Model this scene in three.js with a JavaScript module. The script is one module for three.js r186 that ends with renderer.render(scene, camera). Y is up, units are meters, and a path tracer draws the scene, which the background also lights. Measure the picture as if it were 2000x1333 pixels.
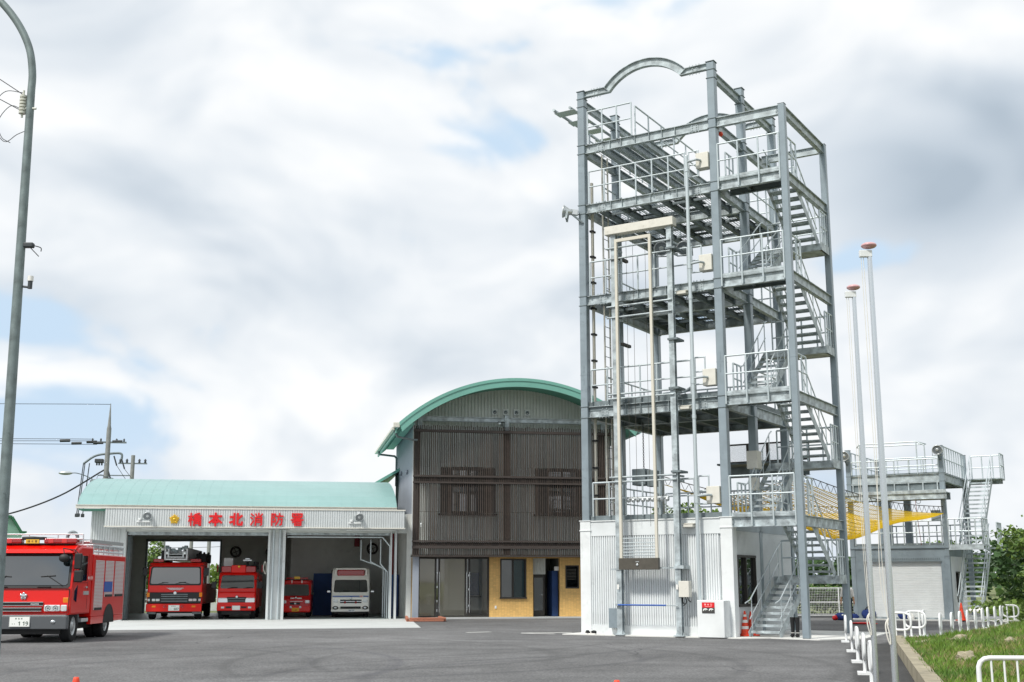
import * as THREE from 'three';
import { mergeGeometries, mergeVertices } from 'three/addons/utils/BufferGeometryUtils.js';
import { RoundedBoxGeometry } from 'three/addons/geometries/RoundedBoxGeometry.js';
import { MarchingCubes } from 'three/addons/objects/MarchingCubes.js';
import { ImprovedNoise } from 'three/addons/math/ImprovedNoise.js';

const scene = new THREE.Scene();
const renderer = new THREE.WebGLRenderer({ antialias: true });
renderer.toneMapping = THREE.LinearToneMapping;
renderer.toneMappingExposure = 1.92;
renderer.shadowMap.enabled = true;
renderer.setSize(1024, 682);

// ---------------------------------------------------------------- camera
const camera = new THREE.PerspectiveCamera(31.71, 1024 / 682, 0.1, 4000);
camera.position.set(0, 1.6, 0);
camera.rotation.set(0.1974, 0, -0.0009, 'YXZ');
scene.add(camera);

// ---------------------------------------------------------------- sun (veiled by cloud)
const SUN = new THREE.Vector3(-0.42, 0.78, 0.46).normalize();
const sun = new THREE.DirectionalLight(new THREE.Color(1, 0.965, 0.9), 1.95);
sun.position.copy(SUN).multiplyScalar(120).add(new THREE.Vector3(2, 0, -42));
sun.target.position.set(2, 0, -42);
sun.castShadow = true;
sun.shadow.radius = 14;
sun.shadow.mapSize.set(4096, 4096);
Object.assign(sun.shadow.camera, { left: -45, right: 45, top: 45, bottom: -45, near: 10, far: 260 });
scene.add(sun, sun.target);

// ---------------------------------------------------------------- sky: broken bright cloud over pale blue
const perlin = new ImprovedNoise();
function rng(seed) { let a = seed >>> 0; return () => { a = (a + 0x6D2B79F5) | 0; let t = Math.imul(a ^ (a >>> 15), 1 | a); t = (t + Math.imul(t ^ (t >>> 7), 61 | t)) ^ t; return ((t ^ (t >>> 14)) >>> 0) / 4294967296; }; }
function fbm(x, y, z, oct = 5, gain = 0.52) { let s = 0, a = 0.5, f = 1; for (let i = 0; i < oct; i++) { s += a * perlin.noise(x * f + 17.3 * i, y * f - 9.1 * i, z * f + 4.7 * i); a *= gain; f *= 2.03; } return s; }
const sstep = (a, b, v) => { const t = Math.min(1, Math.max(0, (v - a) / (b - a))); return t * t * (3 - 2 * t); };
{
  const w = 2048, h = 1024, data = new Float32Array(w * h * 4);
  // open patches and grey undersides of the cloud field, as directions: [azimuth deg (0 ahead, right +), elevation deg, width, height, amount]
  const gaps = [[4.5, 27, 8, 3.4, 0.5], [-0.6, 20.6, 6, 1.7, 0.4], [-3.4, 10.2, 5, 2.4, -0.4], [-2, 24, 5, 2, 0.2], [17, 14.6, 3, 1.2, 0.34], [21.5, 22, 3, 3, 0.16], [-20, 7.5, 6, 2.2, 0.3], [-8, 6, 8, 1.4, 0.16], [13, 24, 2, 2, 0.1]];
  const greys = [[20.5, 17.6, 6.5, 3.8, 0.36], [-20, 24, 5, 3, 0.14], [-17, 18, 7, 1.5, 0.05], [-9.5, 13.6, 5, 1.6, 0.12], [-21, 11.5, 6, 1.5, 0.08], [10, 8, 3, 1.5, 0.06], [21, 7.5, 5, 1.2, 0.07]];
  const bells = (list, az, el) => { let s = 0; for (const [a, e, sa, se, k] of list) { const q = ((az - a) / sa) ** 2 + ((el - e) / se) ** 2; if (q < 9) s += k * Math.exp(-q); } return s; };
  const dens = (x, y, z, oct = 7) => { const a = fbm(x * 2.6 + 5, y * 4.6, z * 2.6, 3), b = fbm(x * 2.6, y * 4.6 + 7, z * 2.6 + 2, 3); return fbm(x * 3.4 + a * 0.9, y * 7.2 + b * 0.8, z * 3.4 + b * 0.7, oct, 0.56); };
  for (let j = 0; j < h; j++) {
    const el = ((j + 0.5) / h - 0.5) * Math.PI;            // row 0 is the bottom
    for (let i = 0; i < w; i++) {
      const ph = ((i + 0.5) / w - 0.5) * 2 * Math.PI;      // three.js equirect: u = atan(z, x) / 2pi + 0.5
      const ce = Math.cos(el), dx = Math.cos(ph) * ce, dy = Math.sin(el), dz = Math.sin(ph) * ce;
      const k = (j * w + i) * 4;
      let r, g, b;
      if (dy < -0.02) { r = 0.2; g = 0.21; b = 0.2; } else {
        const up = Math.max(dy, 0);
        const az = Math.atan2(dx, -dz) * 180 / Math.PI, eld = el * 180 / Math.PI;
        const gap = bells(gaps, az, eld), gry = bells(greys, az, eld);
        const q = dens(dx, dy, dz), el2 = Math.min(1.5, el + 0.04), k2 = Math.cos(el2) / Math.max(ce, 0.02), q2 = dens(dx * k2, Math.sin(el2), dz * k2, 4);
        const cov = 0.5 + q * 1.3 - gap * 1.3 - 0.3 * sstep(0.15, 0.7, dz);   // more broken away from the view: the vehicles' screens mirror blue there
        const c = sstep(-0.04, 0.2, cov);
        const lit = 0.885 + q * 0.42 - 0.5 * Math.max(0, q2) + 0.25 * Math.max(0, -q2) - gry * (1 + q * 1.6);
        const low = sstep(0.0, 0.14, up);
        const cl = Math.min(0.95, Math.max(0.5, lit)) * (0.93 + 0.07 * low);
        const sh = Math.max(0, 0.95 - cl), clr = cl * (0.985 - 0.3 * sh), clg = cl * (1.0 + 0.0 * sh), clb = cl * (1.01 + 0.34 * sh);
        const sr = 0.56 + 0.16 * (1 - low), sg = 0.71 + 0.08 * (1 - low), sb = 0.87 + 0.02 * (1 - low);
        r = sr + (clr - sr) * c; g = sg + (clg - sg) * c; b = sb + (clb - sb) * c;
      }
      data[k] = r; data[k + 1] = g; data[k + 2] = b; data[k + 3] = 1;
    }
  }
  const t = new THREE.DataTexture(data, w, h, THREE.RGBAFormat, THREE.FloatType);
  t.mapping = THREE.EquirectangularReflectionMapping; t.magFilter = t.minFilter = THREE.LinearFilter; t.wrapS = THREE.RepeatWrapping; t.needsUpdate = true;
  scene.background = t; scene.environment = t;
  scene.backgroundIntensity = 0.56; scene.environmentIntensity = 0.56;
}
// ---------------------------------------------------------------- helpers
const V = (x, y, z) => new THREE.Vector3(x, y, z);
const used = new Map();
function numbered(n) { const k = used.get(n) ?? 0; used.set(n, k + 1); return k ? `${n}_${String(k).padStart(3, '0')}` : n; }
function thing(name, label, category, [x, y, z] = [0, 0, 0], turn = 0, group) {
  const o = new THREE.Group(); o.name = numbered(name); o.position.set(x, y, z); o.rotation.y = turn; scene.add(o);
  o.userData = { label, category }; if (group) o.userData.group = group;
  return o;
}
function prep(g) {
  g = g.index ? g.toNonIndexed() : g;
  for (const k of Object.keys(g.attributes)) if (!['position', 'normal', 'uv'].includes(k)) g.deleteAttribute(k);
  if (!g.attributes.normal) g.computeVertexNormals();
  if (!g.attributes.uv) g.setAttribute('uv', new THREE.BufferAttribute(new Float32Array(g.attributes.position.count * 2), 2));
  return g;
}
// uv in metres from the dominant direction of each face (local space)
function metric(g, s = 1) {
  const p = g.attributes.position, n = g.attributes.normal, uv = g.attributes.uv;
  for (let i = 0; i < p.count; i++) {
    const ax = Math.abs(n.getX(i)), ay = Math.abs(n.getY(i)), az = Math.abs(n.getZ(i));
    if (ay > ax && ay > az) uv.setXY(i, p.getX(i) * s, p.getZ(i) * s);
    else if (ax > az) uv.setXY(i, p.getZ(i) * s, p.getY(i) * s);
    else uv.setXY(i, p.getX(i) * s, p.getY(i) * s);
  }
  return g;
}
function merge(list) { const a = (Array.isArray(list) ? list.flat(9) : [list]).map(prep); return a.length === 1 ? a[0] : mergeGeometries(a); }
function part(name, geos, mat, parent = scene, opt = {}) {
  let g = merge(geos); if (!opt.keepUv) g = metric(g);
  const m = new THREE.Mesh(g, mat); m.castShadow = m.receiveShadow = true;
  m.name = parent === scene ? numbered(name) : name; parent.add(m);
  if (opt.label) m.userData.label = opt.label;
  if (opt.kind) m.userData.kind = opt.kind;
  if (opt.category) m.userData.category = opt.category;
  if (opt.group) m.userData.group = opt.group;
  return m;
}
const struct = (name, geos, mat, opt = {}) => part(name, geos, mat, scene, { ...opt, kind: 'structure' });
function shared(name, g, mat, parent, [x, y, z], rot) {      // a piece that shares its geometry with its like
  const m = new THREE.Mesh(g, mat); m.castShadow = m.receiveShadow = true; m.name = name; m.position.set(x, y, z); if (rot) m.rotation.set(...rot); parent.add(m); return m;
}
function dup(root, [x, y, z], turn, label) {
  const r = root.clone(); r.userData = { ...root.userData }; r.name = numbered(root.name.replace(/_\d{3}$/, '')); r.position.set(x, y, z); if (turn !== undefined) r.rotation.set(0, turn, 0);
  if (label) r.userData.label = label; scene.add(r); return r;
}
const at = (g, x, y, z, rx = 0, ry = 0, rz = 0) => { if (rx || ry || rz) g.applyMatrix4(new THREE.Matrix4().makeRotationFromEuler(new THREE.Euler(rx, ry, rz))); g.translate(x, y, z); return g; };
// box given by its two corners
const bx = (x0, x1, y0, y1, z0, z1) => new THREE.BoxGeometry(Math.abs(x1 - x0), Math.abs(y1 - y0), Math.abs(z1 - z0)).translate((x0 + x1) / 2, (y0 + y1) / 2, (z0 + z1) / 2);
const rbx = (x0, x1, y0, y1, z0, z1, r = 0.02, s = 2) => new RoundedBoxGeometry(Math.abs(x1 - x0), Math.abs(y1 - y0), Math.abs(z1 - z0), s, r).translate((x0 + x1) / 2, (y0 + y1) / 2, (z0 + z1) / 2);
function along(g, a, b, up = V(0, 1, 0)) {                   // g is built along +z from 0 to length
  const d = b.clone().sub(a).normalize(); let u = up.clone(); if (Math.abs(u.dot(d)) > 0.98) u = V(1, 0, 0);
  const xx = u.clone().cross(d).normalize(), yy = d.clone().cross(xx).normalize();
  const m = new THREE.Matrix4().makeBasis(xx, yy, d).setPosition(a); return g.applyMatrix4(m);
}
const vec = (p) => p.isVector3 ? p : V(...p);
function bar(a, b, w, h = w, up) { a = vec(a); b = vec(b); const L = a.distanceTo(b); return along(new THREE.BoxGeometry(w, h, L).translate(0, 0, L / 2), a, b, up); }
function rod(a, b, r, seg = 8, r2 = r) { a = vec(a); b = vec(b); const L = a.distanceTo(b); return along(new THREE.CylinderGeometry(r2, r, L, seg).rotateX(Math.PI / 2).translate(0, 0, L / 2), a, b); }
function tube(pts, r, seg = 8, n, closed = false, tension = 0.5) { pts = pts.map(vec); return new THREE.TubeGeometry(new THREE.CatmullRomCurve3(pts, closed, 'catmullrom', tension), n ?? pts.length * 6, r, seg, closed); }
function pipe(pts, r, seg = 8) { const o = []; for (let i = 0; i + 1 < pts.length; i++) o.push(rod(pts[i], pts[i + 1], r, seg)); for (let i = 1; i + 1 < pts.length; i++) o.push(new THREE.SphereGeometry(r, seg, 6).translate(...vec(pts[i]).toArray())); return o; }
// rolled H section: web upright, height h, width w
function hbeam(a, b, h = 0.3, w = 0.15, t = 0.012) { a = vec(a); b = vec(b); const L = a.distanceTo(b), f = t * 1.4;
  const g = merge([new THREE.BoxGeometry(w, f, L).translate(0, -f / 2, L / 2), new THREE.BoxGeometry(w, f, L).translate(0, -h + f / 2, L / 2), new THREE.BoxGeometry(t, h - 2 * f, L).translate(0, -h / 2, L / 2)]);
  return along(g, a, b); }
// box-ribbed steel sheet standing in xy, width along x from 0, pitch between ribs, facing +z
function ribbed(w, h, pitch, dep, groove = 0.35, cut) {
  const n = Math.max(1, Math.round(w / pitch)), p = w / n, xs = [];
  for (let i = 0; i < n; i++) { const x = i * p; xs.push([x, 0], [x + p * (1 - groove) - 0.004, 0], [x + p * (1 - groove) + 0.004, -dep], [x + p - 0.004, -dep]); }
  xs.push([w, 0]);
  const pos = [];
  const q = (a, b, c, d) => pos.push(...a, ...b, ...c, ...a, ...c, ...d);
  for (let i = 0; i + 1 < xs.length; i++) { const [x0, z0] = xs[i], [x1, z1] = xs[i + 1], t0 = cut ? cut(x0) : h, t1 = cut ? cut(x1) : h;
    if (t0 <= 0.01 && t1 <= 0.01) continue;
    q([x0, 0, z0], [x1, 0, z1], [x1, t1, z1], [x0, t0, z0]); }
  const g = new THREE.BufferGeometry(); g.setAttribute('position', new THREE.Float32BufferAttribute(pos, 3)); g.computeVertexNormals(); return prep(g);
}
function extrude(pts, depth, bev = 0, holes = []) {
  const s = new THREE.Shape(pts.map(([x, y]) => new THREE.Vector2(x, y)));
  for (const h of holes) s.holes.push(new THREE.Path(h.map(([x, y]) => new THREE.Vector2(x, y))));
  return new THREE.ExtrudeGeometry(s, { depth, bevelEnabled: bev > 0, bevelSize: bev, bevelThickness: bev, bevelSegments: 2, bevelOffset: -bev, curveSegments: 8 });
}
// side profile in (z, y) extruded across x from x0 to x1
function across(pts, x0, x1, bev = 0) { return extrude(pts.map(([z, y]) => [-z, y]), x1 - x0 - 2 * bev, bev).translate(0, 0, bev).rotateY(Math.PI / 2).translate(x0, 0, 0); }
const lathe = (pts, seg = 16) => new THREE.LatheGeometry(pts.map(([r, y]) => new THREE.Vector2(r, y)), seg);
// straight wall in the xy plane with rectangular openings, thickness t behind z=0
function wallWith(x0, x1, y0, y1, t, holes) { return extrude([[x0, y0], [x1, y0], [x1, y1], [x0, y1]], t, 0, holes.map(([a, b, c, d]) => [[a, c], [a, d], [b, d], [b, c]])).translate(0, 0, -t); }

// ---------------------------------------------------------------- textures and materials
function dataTex(size, fn, srgb = true) {
  const d = new Uint8Array(size * size * 4);
  for (let j = 0; j < size; j++) for (let i = 0; i < size; i++) { const c = fn(i / size, j / size, i, j), k = (j * size + i) * 4; d[k] = c[0]; d[k + 1] = c[1]; d[k + 2] = c[2]; d[k + 3] = 255; }
  const t = new THREE.DataTexture(d, size, size); t.wrapS = t.wrapT = THREE.RepeatWrapping; t.magFilter = THREE.LinearFilter; t.minFilter = THREE.LinearMipmapLinearFilter; t.generateMipmaps = true;
  if (srgb) t.colorSpace = THREE.SRGBColorSpace; t.needsUpdate = true; return t;
}
// noise that repeats over the unit square (torus in 4 of the 3 coordinates is not available, so blend two shifted copies)
function tiled(x, y, f, seed, oct = 4) {
  const n = (a, b) => fbm(a * f, b * f, seed, oct); const wx = x, wy = y;
  return (n(x, y) * (1 - wx) + n(x - 1, y) * wx) * (1 - wy) + (n(x, y - 1) * (1 - wx) + n(x - 1, y - 1) * wx) * wy;
}
function mottle(rgb, amp, f, seed, size = 256, repeat = 1, spots = 0) {
  const t = dataTex(size, (x, y) => { const n = tiled(x, y, f, seed) * amp, s = spots ? Math.max(0, tiled(x, y, f * 3, seed + 9) - 0.12) * spots : 0; const k = 1 + n - s; return rgb.map((c) => Math.max(0, Math.min(255, c * k))); });
  t.repeat.set(repeat, repeat); return t;
}
const grain = dataTex(256, (x, y) => { const v = 128 + 120 * tiled(x, y, 40, 3.1, 3); return [v, v, v]; }, false);
const grainAt = (r) => { const t = grain.clone(); t.repeat.set(r, r); t.needsUpdate = true; return t; };
const std = (o) => new THREE.MeshStandardMaterial(o);
const phys = (o) => new THREE.MeshPhysicalMaterial(o);
const mat = {
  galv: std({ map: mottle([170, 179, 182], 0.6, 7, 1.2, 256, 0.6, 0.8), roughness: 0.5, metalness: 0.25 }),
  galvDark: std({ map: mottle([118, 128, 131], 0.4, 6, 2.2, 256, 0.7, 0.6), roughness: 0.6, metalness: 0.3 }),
  column: std({ map: mottle([138, 150, 157], 0.2, 4, 5.5, 256, 0.4, 0.35), roughness: 0.36, metalness: 0.15 }),
  rail: std({ color: 0xc4cdd0, roughness: 0.38, metalness: 0.4 }),
  white: std({ map: mottle([222, 225, 225], 0.1, 5, 7.7, 256, 0.35, 0.2), roughness: 0.6 }),
  whiteWall: std({ map: mottle([216, 220, 221], 0.12, 5, 8.8, 256, 0.3, 0.22), roughness: 0.55 }),
  silverSheet: std({ map: mottle([208, 212, 212], 0.12, 4, 12.3, 256, 0.35, 0.25), roughness: 0.42, metalness: 0.25 }),
  greySheet: std({ map: mottle([206, 210, 206], 0.14, 4, 13.3, 256, 0.35, 0.25), roughness: 0.5, metalness: 0.15 }),
  sideWall: std({ map: mottle([150, 157, 168], 0.08, 3, 14.3, 256, 0.25, 0.15), roughness: 0.7 }),
  cream: std({ map: mottle([214, 211, 201], 0.1, 5, 15.1, 128, 0.8, 0.3), roughness: 0.5 }),
  creamTube: std({ color: 0xcfcabd, roughness: 0.5 }),
  greenRoof: std({ map: mottle([138, 172, 170], 0.08, 3, 16.3, 256, 0.22, 0.1), roughness: 0.42, metalness: 0.1 }),
  greenTrim: std({ map: mottle([116, 172, 158], 0.1, 3, 17.3, 256, 0.3, 0.12), roughness: 0.45 }),
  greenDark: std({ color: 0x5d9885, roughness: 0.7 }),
  brown: std({ map: mottle([66, 58, 54], 0.3, 8, 18.4, 128, 1, 0.2), roughness: 0.7 }),
  brownSlats: [0, 1, 2].map((i) => std({ map: mottle([[66, 57, 51], [56, 49, 45], [74, 63, 56]][i], 0.35, 9, 19.4 + i, 128, 1, 0.2), roughness: 0.65 })),
  frameDark: std({ color: 0x3a3733, roughness: 0.5, metalness: 0.2 }),
  black: std({ color: 0x1b1c1d, roughness: 0.6 }),
  rubber: std({ color: 0x17181a, roughness: 0.85 }),
  panelBrown: std({ map: mottle([88, 84, 76], 0.2, 6, 21.4, 128, 1, 0.2), roughness: 0.5, metalness: 0.3 }),
  red: phys({ color: 0xd8150b, roughness: 0.3, specularIntensity: 0.6, clearcoat: 0.35, clearcoatRoughness: 0.1 }),
  redDeep: phys({ color: 0xbb1214, roughness: 0.35, specularIntensity: 0.6, clearcoat: 0.3, clearcoatRoughness: 0.15 }),
  signRed: std({ color: 0xd4121a, roughness: 0.45 }),
  maroon: std({ color: 0x7d1c28, roughness: 0.6 }),
  redLens: phys({ color: 0x9c0d12, roughness: 0.12, clearcoat: 1 }),
  orange: phys({ color: 0xdd7d10, roughness: 0.2, clearcoat: 0.6 }),
  coneOrange: std({ map: mottle([226, 70, 40], 0.12, 6, 23.4, 128, 2, 0.2), roughness: 0.55 }),
  coneWhite: std({ color: 0xe6e4df, roughness: 0.5 }),
  yellow: std({ color: 0xe6b93c, roughness: 0.5 }),
  gold: std({ color: 0xd9b13c, roughness: 0.32, metalness: 0.6 }),
  net: std({ color: 0xf0c81c, roughness: 0.8 }),
  rope: std({ color: 0x4a463f, roughness: 0.9 }),
  ropeWhite: std({ color: 0xdedbd2, roughness: 0.9 }),
  wire: std({ color: 0x2f3133, roughness: 0.8 }),
  chrome: std({ color: 0xd5d8da, roughness: 0.2, metalness: 0.9 }),
  alu: std({ color: 0xc6cacb, roughness: 0.34, metalness: 0.6 }),
  floodLens: phys({ color: 0x6d7478, roughness: 0.1, clearcoat: 1 }),
  lampGlass: phys({ color: 0xdfe4e6, roughness: 0.08, metalness: 0.35, clearcoat: 1 }),
  glass: phys({ color: 0x11181b, roughness: 0.03, ior: 2.3, specularIntensity: 1, clearcoat: 1, clearcoatRoughness: 0.02 }),
  pane: phys({ color: 0xffffff, transmission: 1, thickness: 0, roughness: 0.02, ior: 1.5 }),
  tinted: phys({ color: 0xaec6c2, transmission: 1, thickness: 0, roughness: 0.02, ior: 1.6 }),
  interior: std({ color: 0xd6d0bb, roughness: 0.9 }),
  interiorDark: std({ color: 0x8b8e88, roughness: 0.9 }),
  garageWall: std({ map: mottle([208, 210, 206], 0.12, 4, 25.4, 256, 0.3, 0.2), roughness: 0.9 }),
  garageFloor: std({ map: mottle([152, 164, 160], 0.14, 5, 26.4, 256, 0.2, 0.2), roughness: 0.4 }),
  blue: std({ map: mottle([30, 62, 112], 0.2, 4, 27.4, 128, 0.5, 0.2), roughness: 0.7 }),
  blueBar: std({ color: 0x1d55a8, roughness: 0.5 }),
  ambWhite: phys({ color: 0xefede4, roughness: 0.3, clearcoat: 0.7, clearcoatRoughness: 0.1 }),
  concrete: std({ map: mottle([186, 189, 188], 0.1, 5, 29.4, 512, 0.18, 0.3), roughness: 0.85, bumpMap: grainAt(6), bumpScale: 0.002 }),
  concreteWhite: std({ map: mottle([214, 214, 210], 0.1, 5, 30.4, 256, 0.25, 0.25), roughness: 0.8 }),
  concreteOld: std({ map: mottle([150, 142, 122], 0.35, 6, 31.4, 256, 0.6, 0.6), roughness: 0.95, bumpMap: grainAt(3), bumpScale: 0.006 }),
  brickRed: std({ map: mottle([166, 108, 86], 0.3, 6, 32.4, 128, 2, 0.3), roughness: 0.9 }),
  paint: std({ map: mottle([218, 218, 214], 0.25, 9, 33.4, 128, 0.7, 0.8), roughness: 0.8 }),
  pipeWhite: std({ map: mottle([226, 228, 228], 0.06, 6, 34.4, 128, 1, 0.15), roughness: 0.4 }),
  lampPost: std({ map: mottle([118, 130, 130], 0.34, 5, 35.4, 256, 1.1, 0.5), roughness: 0.6, metalness: 0.3 }),
  poleConcrete: std({ map: mottle([138, 140, 138], 0.2, 5, 36.4, 128, 0.6, 0.2), roughness: 0.9 }),
  insul: std({ color: 0x3b4043, roughness: 0.5 }),
  porcelain: std({ color: 0xc9c9bd, roughness: 0.3 }),
  trunk: std({ map: mottle([84, 70, 56], 0.4, 8, 37.4, 128, 2, 0.4), roughness: 1 }),
  skin: std({ color: 0xb98a6a, roughness: 0.7 }), shirt: std({ color: 0xd9d8d4, roughness: 0.9 }), navy: std({ color: 0x1d2333, roughness: 0.9 }), hair: std({ color: 0x17130f, roughness: 0.8 }),
  bagBlue: std({ map: mottle([30, 52, 112], 0.3, 7, 38.4, 128, 2, 0.3), roughness: 0.85 }),
};
mat.galv.bumpMap = grainAt(2); mat.galv.bumpScale = 0.001;
const LEAF = (c, seed) => phys({ map: mottle(c, 0.5, 5, seed, 128, 1, 0.4), roughness: 0.85, transmission: 0.25, thickness: 0, side: THREE.DoubleSide });
mat.leafA = LEAF([74, 104, 40], 40.1); mat.leafB = LEAF([52, 84, 36], 41.1); mat.leafC = LEAF([104, 130, 52], 42.1); mat.leafY = LEAF([168, 140, 38], 43.1);
// yellow glazed wall tiles, laid in stack bond (3.5 px each in the photograph)
{
  const S = 1024, tw = 160, th = 80, r = rng(7);      // 1024 px = 1.024 m
  const tone = Array.from({ length: 400 }, () => 0.96 + r() * 0.08);
  mat.tiles = std({ roughness: 0.5,
    map: dataTex(S, (x, y, i, j) => { const u = i % 128, v = j % 64, joint = u < 4 || v < 4; const k = joint ? 0.72 : tone[(Math.floor(i / 128) * 16 + Math.floor(j / 64)) % 400]; const n = 1 + 0.05 * tiled(x, y, 20, 3.3, 3); return [222 * k * n, 180 * k * n, 110 * k * n]; }),
    bumpMap: dataTex(S, (x, y, i, j) => { const v = (i % 128) < 4 || (j % 64) < 4 ? 60 : 200; return [v, v, v]; }, false), bumpScale: 0.004 });
}
// flat print: canvas textures
function print(w, h, draw, opt = {}) { const c = document.createElement('canvas'); c.width = w; c.height = h; const x = c.getContext('2d'); draw(x, w, h); const t = new THREE.CanvasTexture(c); t.colorSpace = THREE.SRGBColorSpace; t.anisotropy = 8; return std({ map: t, roughness: 0.5, ...opt }); }
const sheet = (w, h) => new THREE.PlaneGeometry(w, h);
// ---------------------------------------------------------------- the setting: ground, asphalt, aprons, bank
const KERB = [[2.6, -6], [9.62, -31.2], [10.75, -32.3], [18.9, -46.2], [27, -60]];   // edge between asphalt and grass bank (x, z)
function edgeX(z) { for (let i = 0; i + 1 < KERB.length; i++) { const [x0, z0] = KERB[i], [x1, z1] = KERB[i + 1]; if (z <= z0 && z >= z1) return x0 + (x1 - x0) * (z - z0) / (z1 - z0); } return z > KERB[0][1] ? KERB[0][0] : 27; }
function bankY(x, z) {                                          // height of the grass bank
  const d = x - edgeX(z); if (d <= 0) return 0.0;
  const rise = (z > -30 ? 0.14 : 0.14 - 0.12 * sstep(-30, -33, z)) + 0.3 * sstep(0.1, 3.2, d) * (0.7 + 0.6 * fbm(x * 0.3, 2.2, z * 0.3, 3));
  return rise * (z < -28 ? 1 - 0.6 * sstep(-28, -33, z) * (1 - 0.5 * sstep(1.5, 5, d)) : 1) + 0.05 * fbm(x * 1.1, 4.4, z * 1.1, 3) + 0.02 - 0.5 * sstep(14, 30, d);
}
struct('ground', new THREE.PlaneGeometry(3000, 3000).rotateX(-Math.PI / 2).translate(0, -0.12, -400), std({ map: mottle([104, 112, 70], 0.5, 6, 50.1, 512, 0.02, 0.3), roughness: 1 }));
{
  const S = 2048, M = 42, c = document.createElement('canvas'); c.width = c.height = S; const x = c.getContext('2d'), k = S / M, r = rng(11);
  const X = (wx) => (wx + 22) * k, Z = (wz) => (wz + 52) * k;
  const im = x.createImageData(S, S);
  for (let j = 0; j < S; j++) for (let i = 0; i < S; i++) {
    const wx = i / k - 22, wz = j / k - 52;
    const n = fbm(wx * 0.16, 1, wz * 0.16, 4) * 0.34 + fbm(wx * 0.9, 5, wz * 0.9, 3) * 0.2 + (r() - 0.5) * 0.5 + 0.16 * fbm(wx * 0.12, 8, wz * 0.7, 3);
    // darker tarmac in the lane beside the bank, with a ragged edge
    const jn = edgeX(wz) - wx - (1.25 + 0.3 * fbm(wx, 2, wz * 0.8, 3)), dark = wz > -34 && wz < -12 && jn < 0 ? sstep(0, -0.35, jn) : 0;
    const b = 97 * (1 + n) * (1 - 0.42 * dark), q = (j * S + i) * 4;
    im.data[q] = b; im.data[q + 1] = b * 1.0; im.data[q + 2] = b * 1.005; im.data[q + 3] = 255;
  }
  x.putImageData(im, 0, 0);
  // tyre marks
  x.lineCap = 'round';
  const arcs = [[-2, -22, 7, 2.7, 4.2], [-4.5, -25, 9, 5.6, 6.9], [1, -27, 6, 3.4, 5.1], [-9, -27, 10, 5.3, 6.6], [-6, -30, 8, 0.2, 1.5], [2.5, -21, 5, 2.9, 4.4], [-12, -24, 8, 5.2, 6.8], [-3, -33, 9, 3.6, 4.9], [-8, -36, 11, 0.3, 1.2], [5, -26, 9, 2.6, 3.6]];
  for (const [cx, cz, R, a0, a1] of arcs) for (const off of [0, 1.75]) for (let q = 0; q < 5; q++) {
    x.strokeStyle = `rgba(56,56,58,${0.03 + r() * 0.06})`; x.lineWidth = k * (0.1 + r() * 0.3); x.beginPath(); x.arc(X(cx), Z(cz), k * (R + off + (r() - 0.5) * 0.12), a0 + r() * 0.2, a1 - r() * 0.3); x.stroke();
  }
  for (let q = 0; q < 60; q++) { x.fillStyle = `rgba(40,40,42,${0.06 + r() * 0.1})`; x.beginPath(); x.ellipse(r() * S, r() * S, 3 + r() * 14, 2 + r() * 8, r() * 3, 0, 7); x.fill(); }
  for (let q = 0; q < 26; q++) { x.strokeStyle = 'rgba(38,38,40,.55)'; x.lineWidth = 1.6; x.beginPath(); let px = r() * S, pz = r() * S, a = r() * 6; x.moveTo(px, pz); for (let s = 0; s < 24; s++) { a += (r() - 0.5) * 0.7; px += Math.cos(a) * 12; pz += Math.sin(a) * 12; x.lineTo(px, pz); } x.stroke(); }
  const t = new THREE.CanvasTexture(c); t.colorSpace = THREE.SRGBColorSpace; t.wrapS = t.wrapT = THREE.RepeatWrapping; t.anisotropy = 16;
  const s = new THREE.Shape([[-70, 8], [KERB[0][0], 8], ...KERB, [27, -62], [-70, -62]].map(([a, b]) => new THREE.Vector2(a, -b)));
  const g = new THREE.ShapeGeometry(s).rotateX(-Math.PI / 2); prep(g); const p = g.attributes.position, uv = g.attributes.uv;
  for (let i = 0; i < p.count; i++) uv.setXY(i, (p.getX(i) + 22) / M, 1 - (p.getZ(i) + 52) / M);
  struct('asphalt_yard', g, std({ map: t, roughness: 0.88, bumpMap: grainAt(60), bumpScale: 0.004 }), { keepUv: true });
}
const BLD = { pos: [-10.06, 0, -52.2], turn: 0.183 }, TWR = { pos: [2.3865, 0, -37.5898], turn: -0.5445 }, SUB = { pos: [18.09, 0, -50.456], turn: -0.5445 };
function slab(pts, y0, y1, m, frame, name) { const g = extrude(pts.map(([a, b]) => [a, -b]), y1 - y0).rotateX(-Math.PI / 2).translate(0, y0, 0); const o = struct(name, g, m); if (frame) { o.position.set(...frame.pos); o.rotation.y = frame.turn; } return o; }
slab([[-16, 10.3], [5.1, 10.1], [5.72, 0.02], [-16, 0.02]], -0.1, 0.012, mat.concrete, BLD, 'concrete_apron');
slab([[-0.75, 0.42], [4.95, 0.34], [5.6, -0.25], [7.1, 0.1], [8.0, -1.2], [7.6, -5.6], [-0.6, -6.2]], -0.1, 0.03, mat.concreteWhite, TWR, 'tower_plinth_slab');
slab([[-4.7, 0.9], [3.2, 0.9], [3.2, -5.6], [-4.7, -5.6]], -0.1, 0.035, mat.concreteWhite, SUB, 'shutter_plinth_slab');
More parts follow.
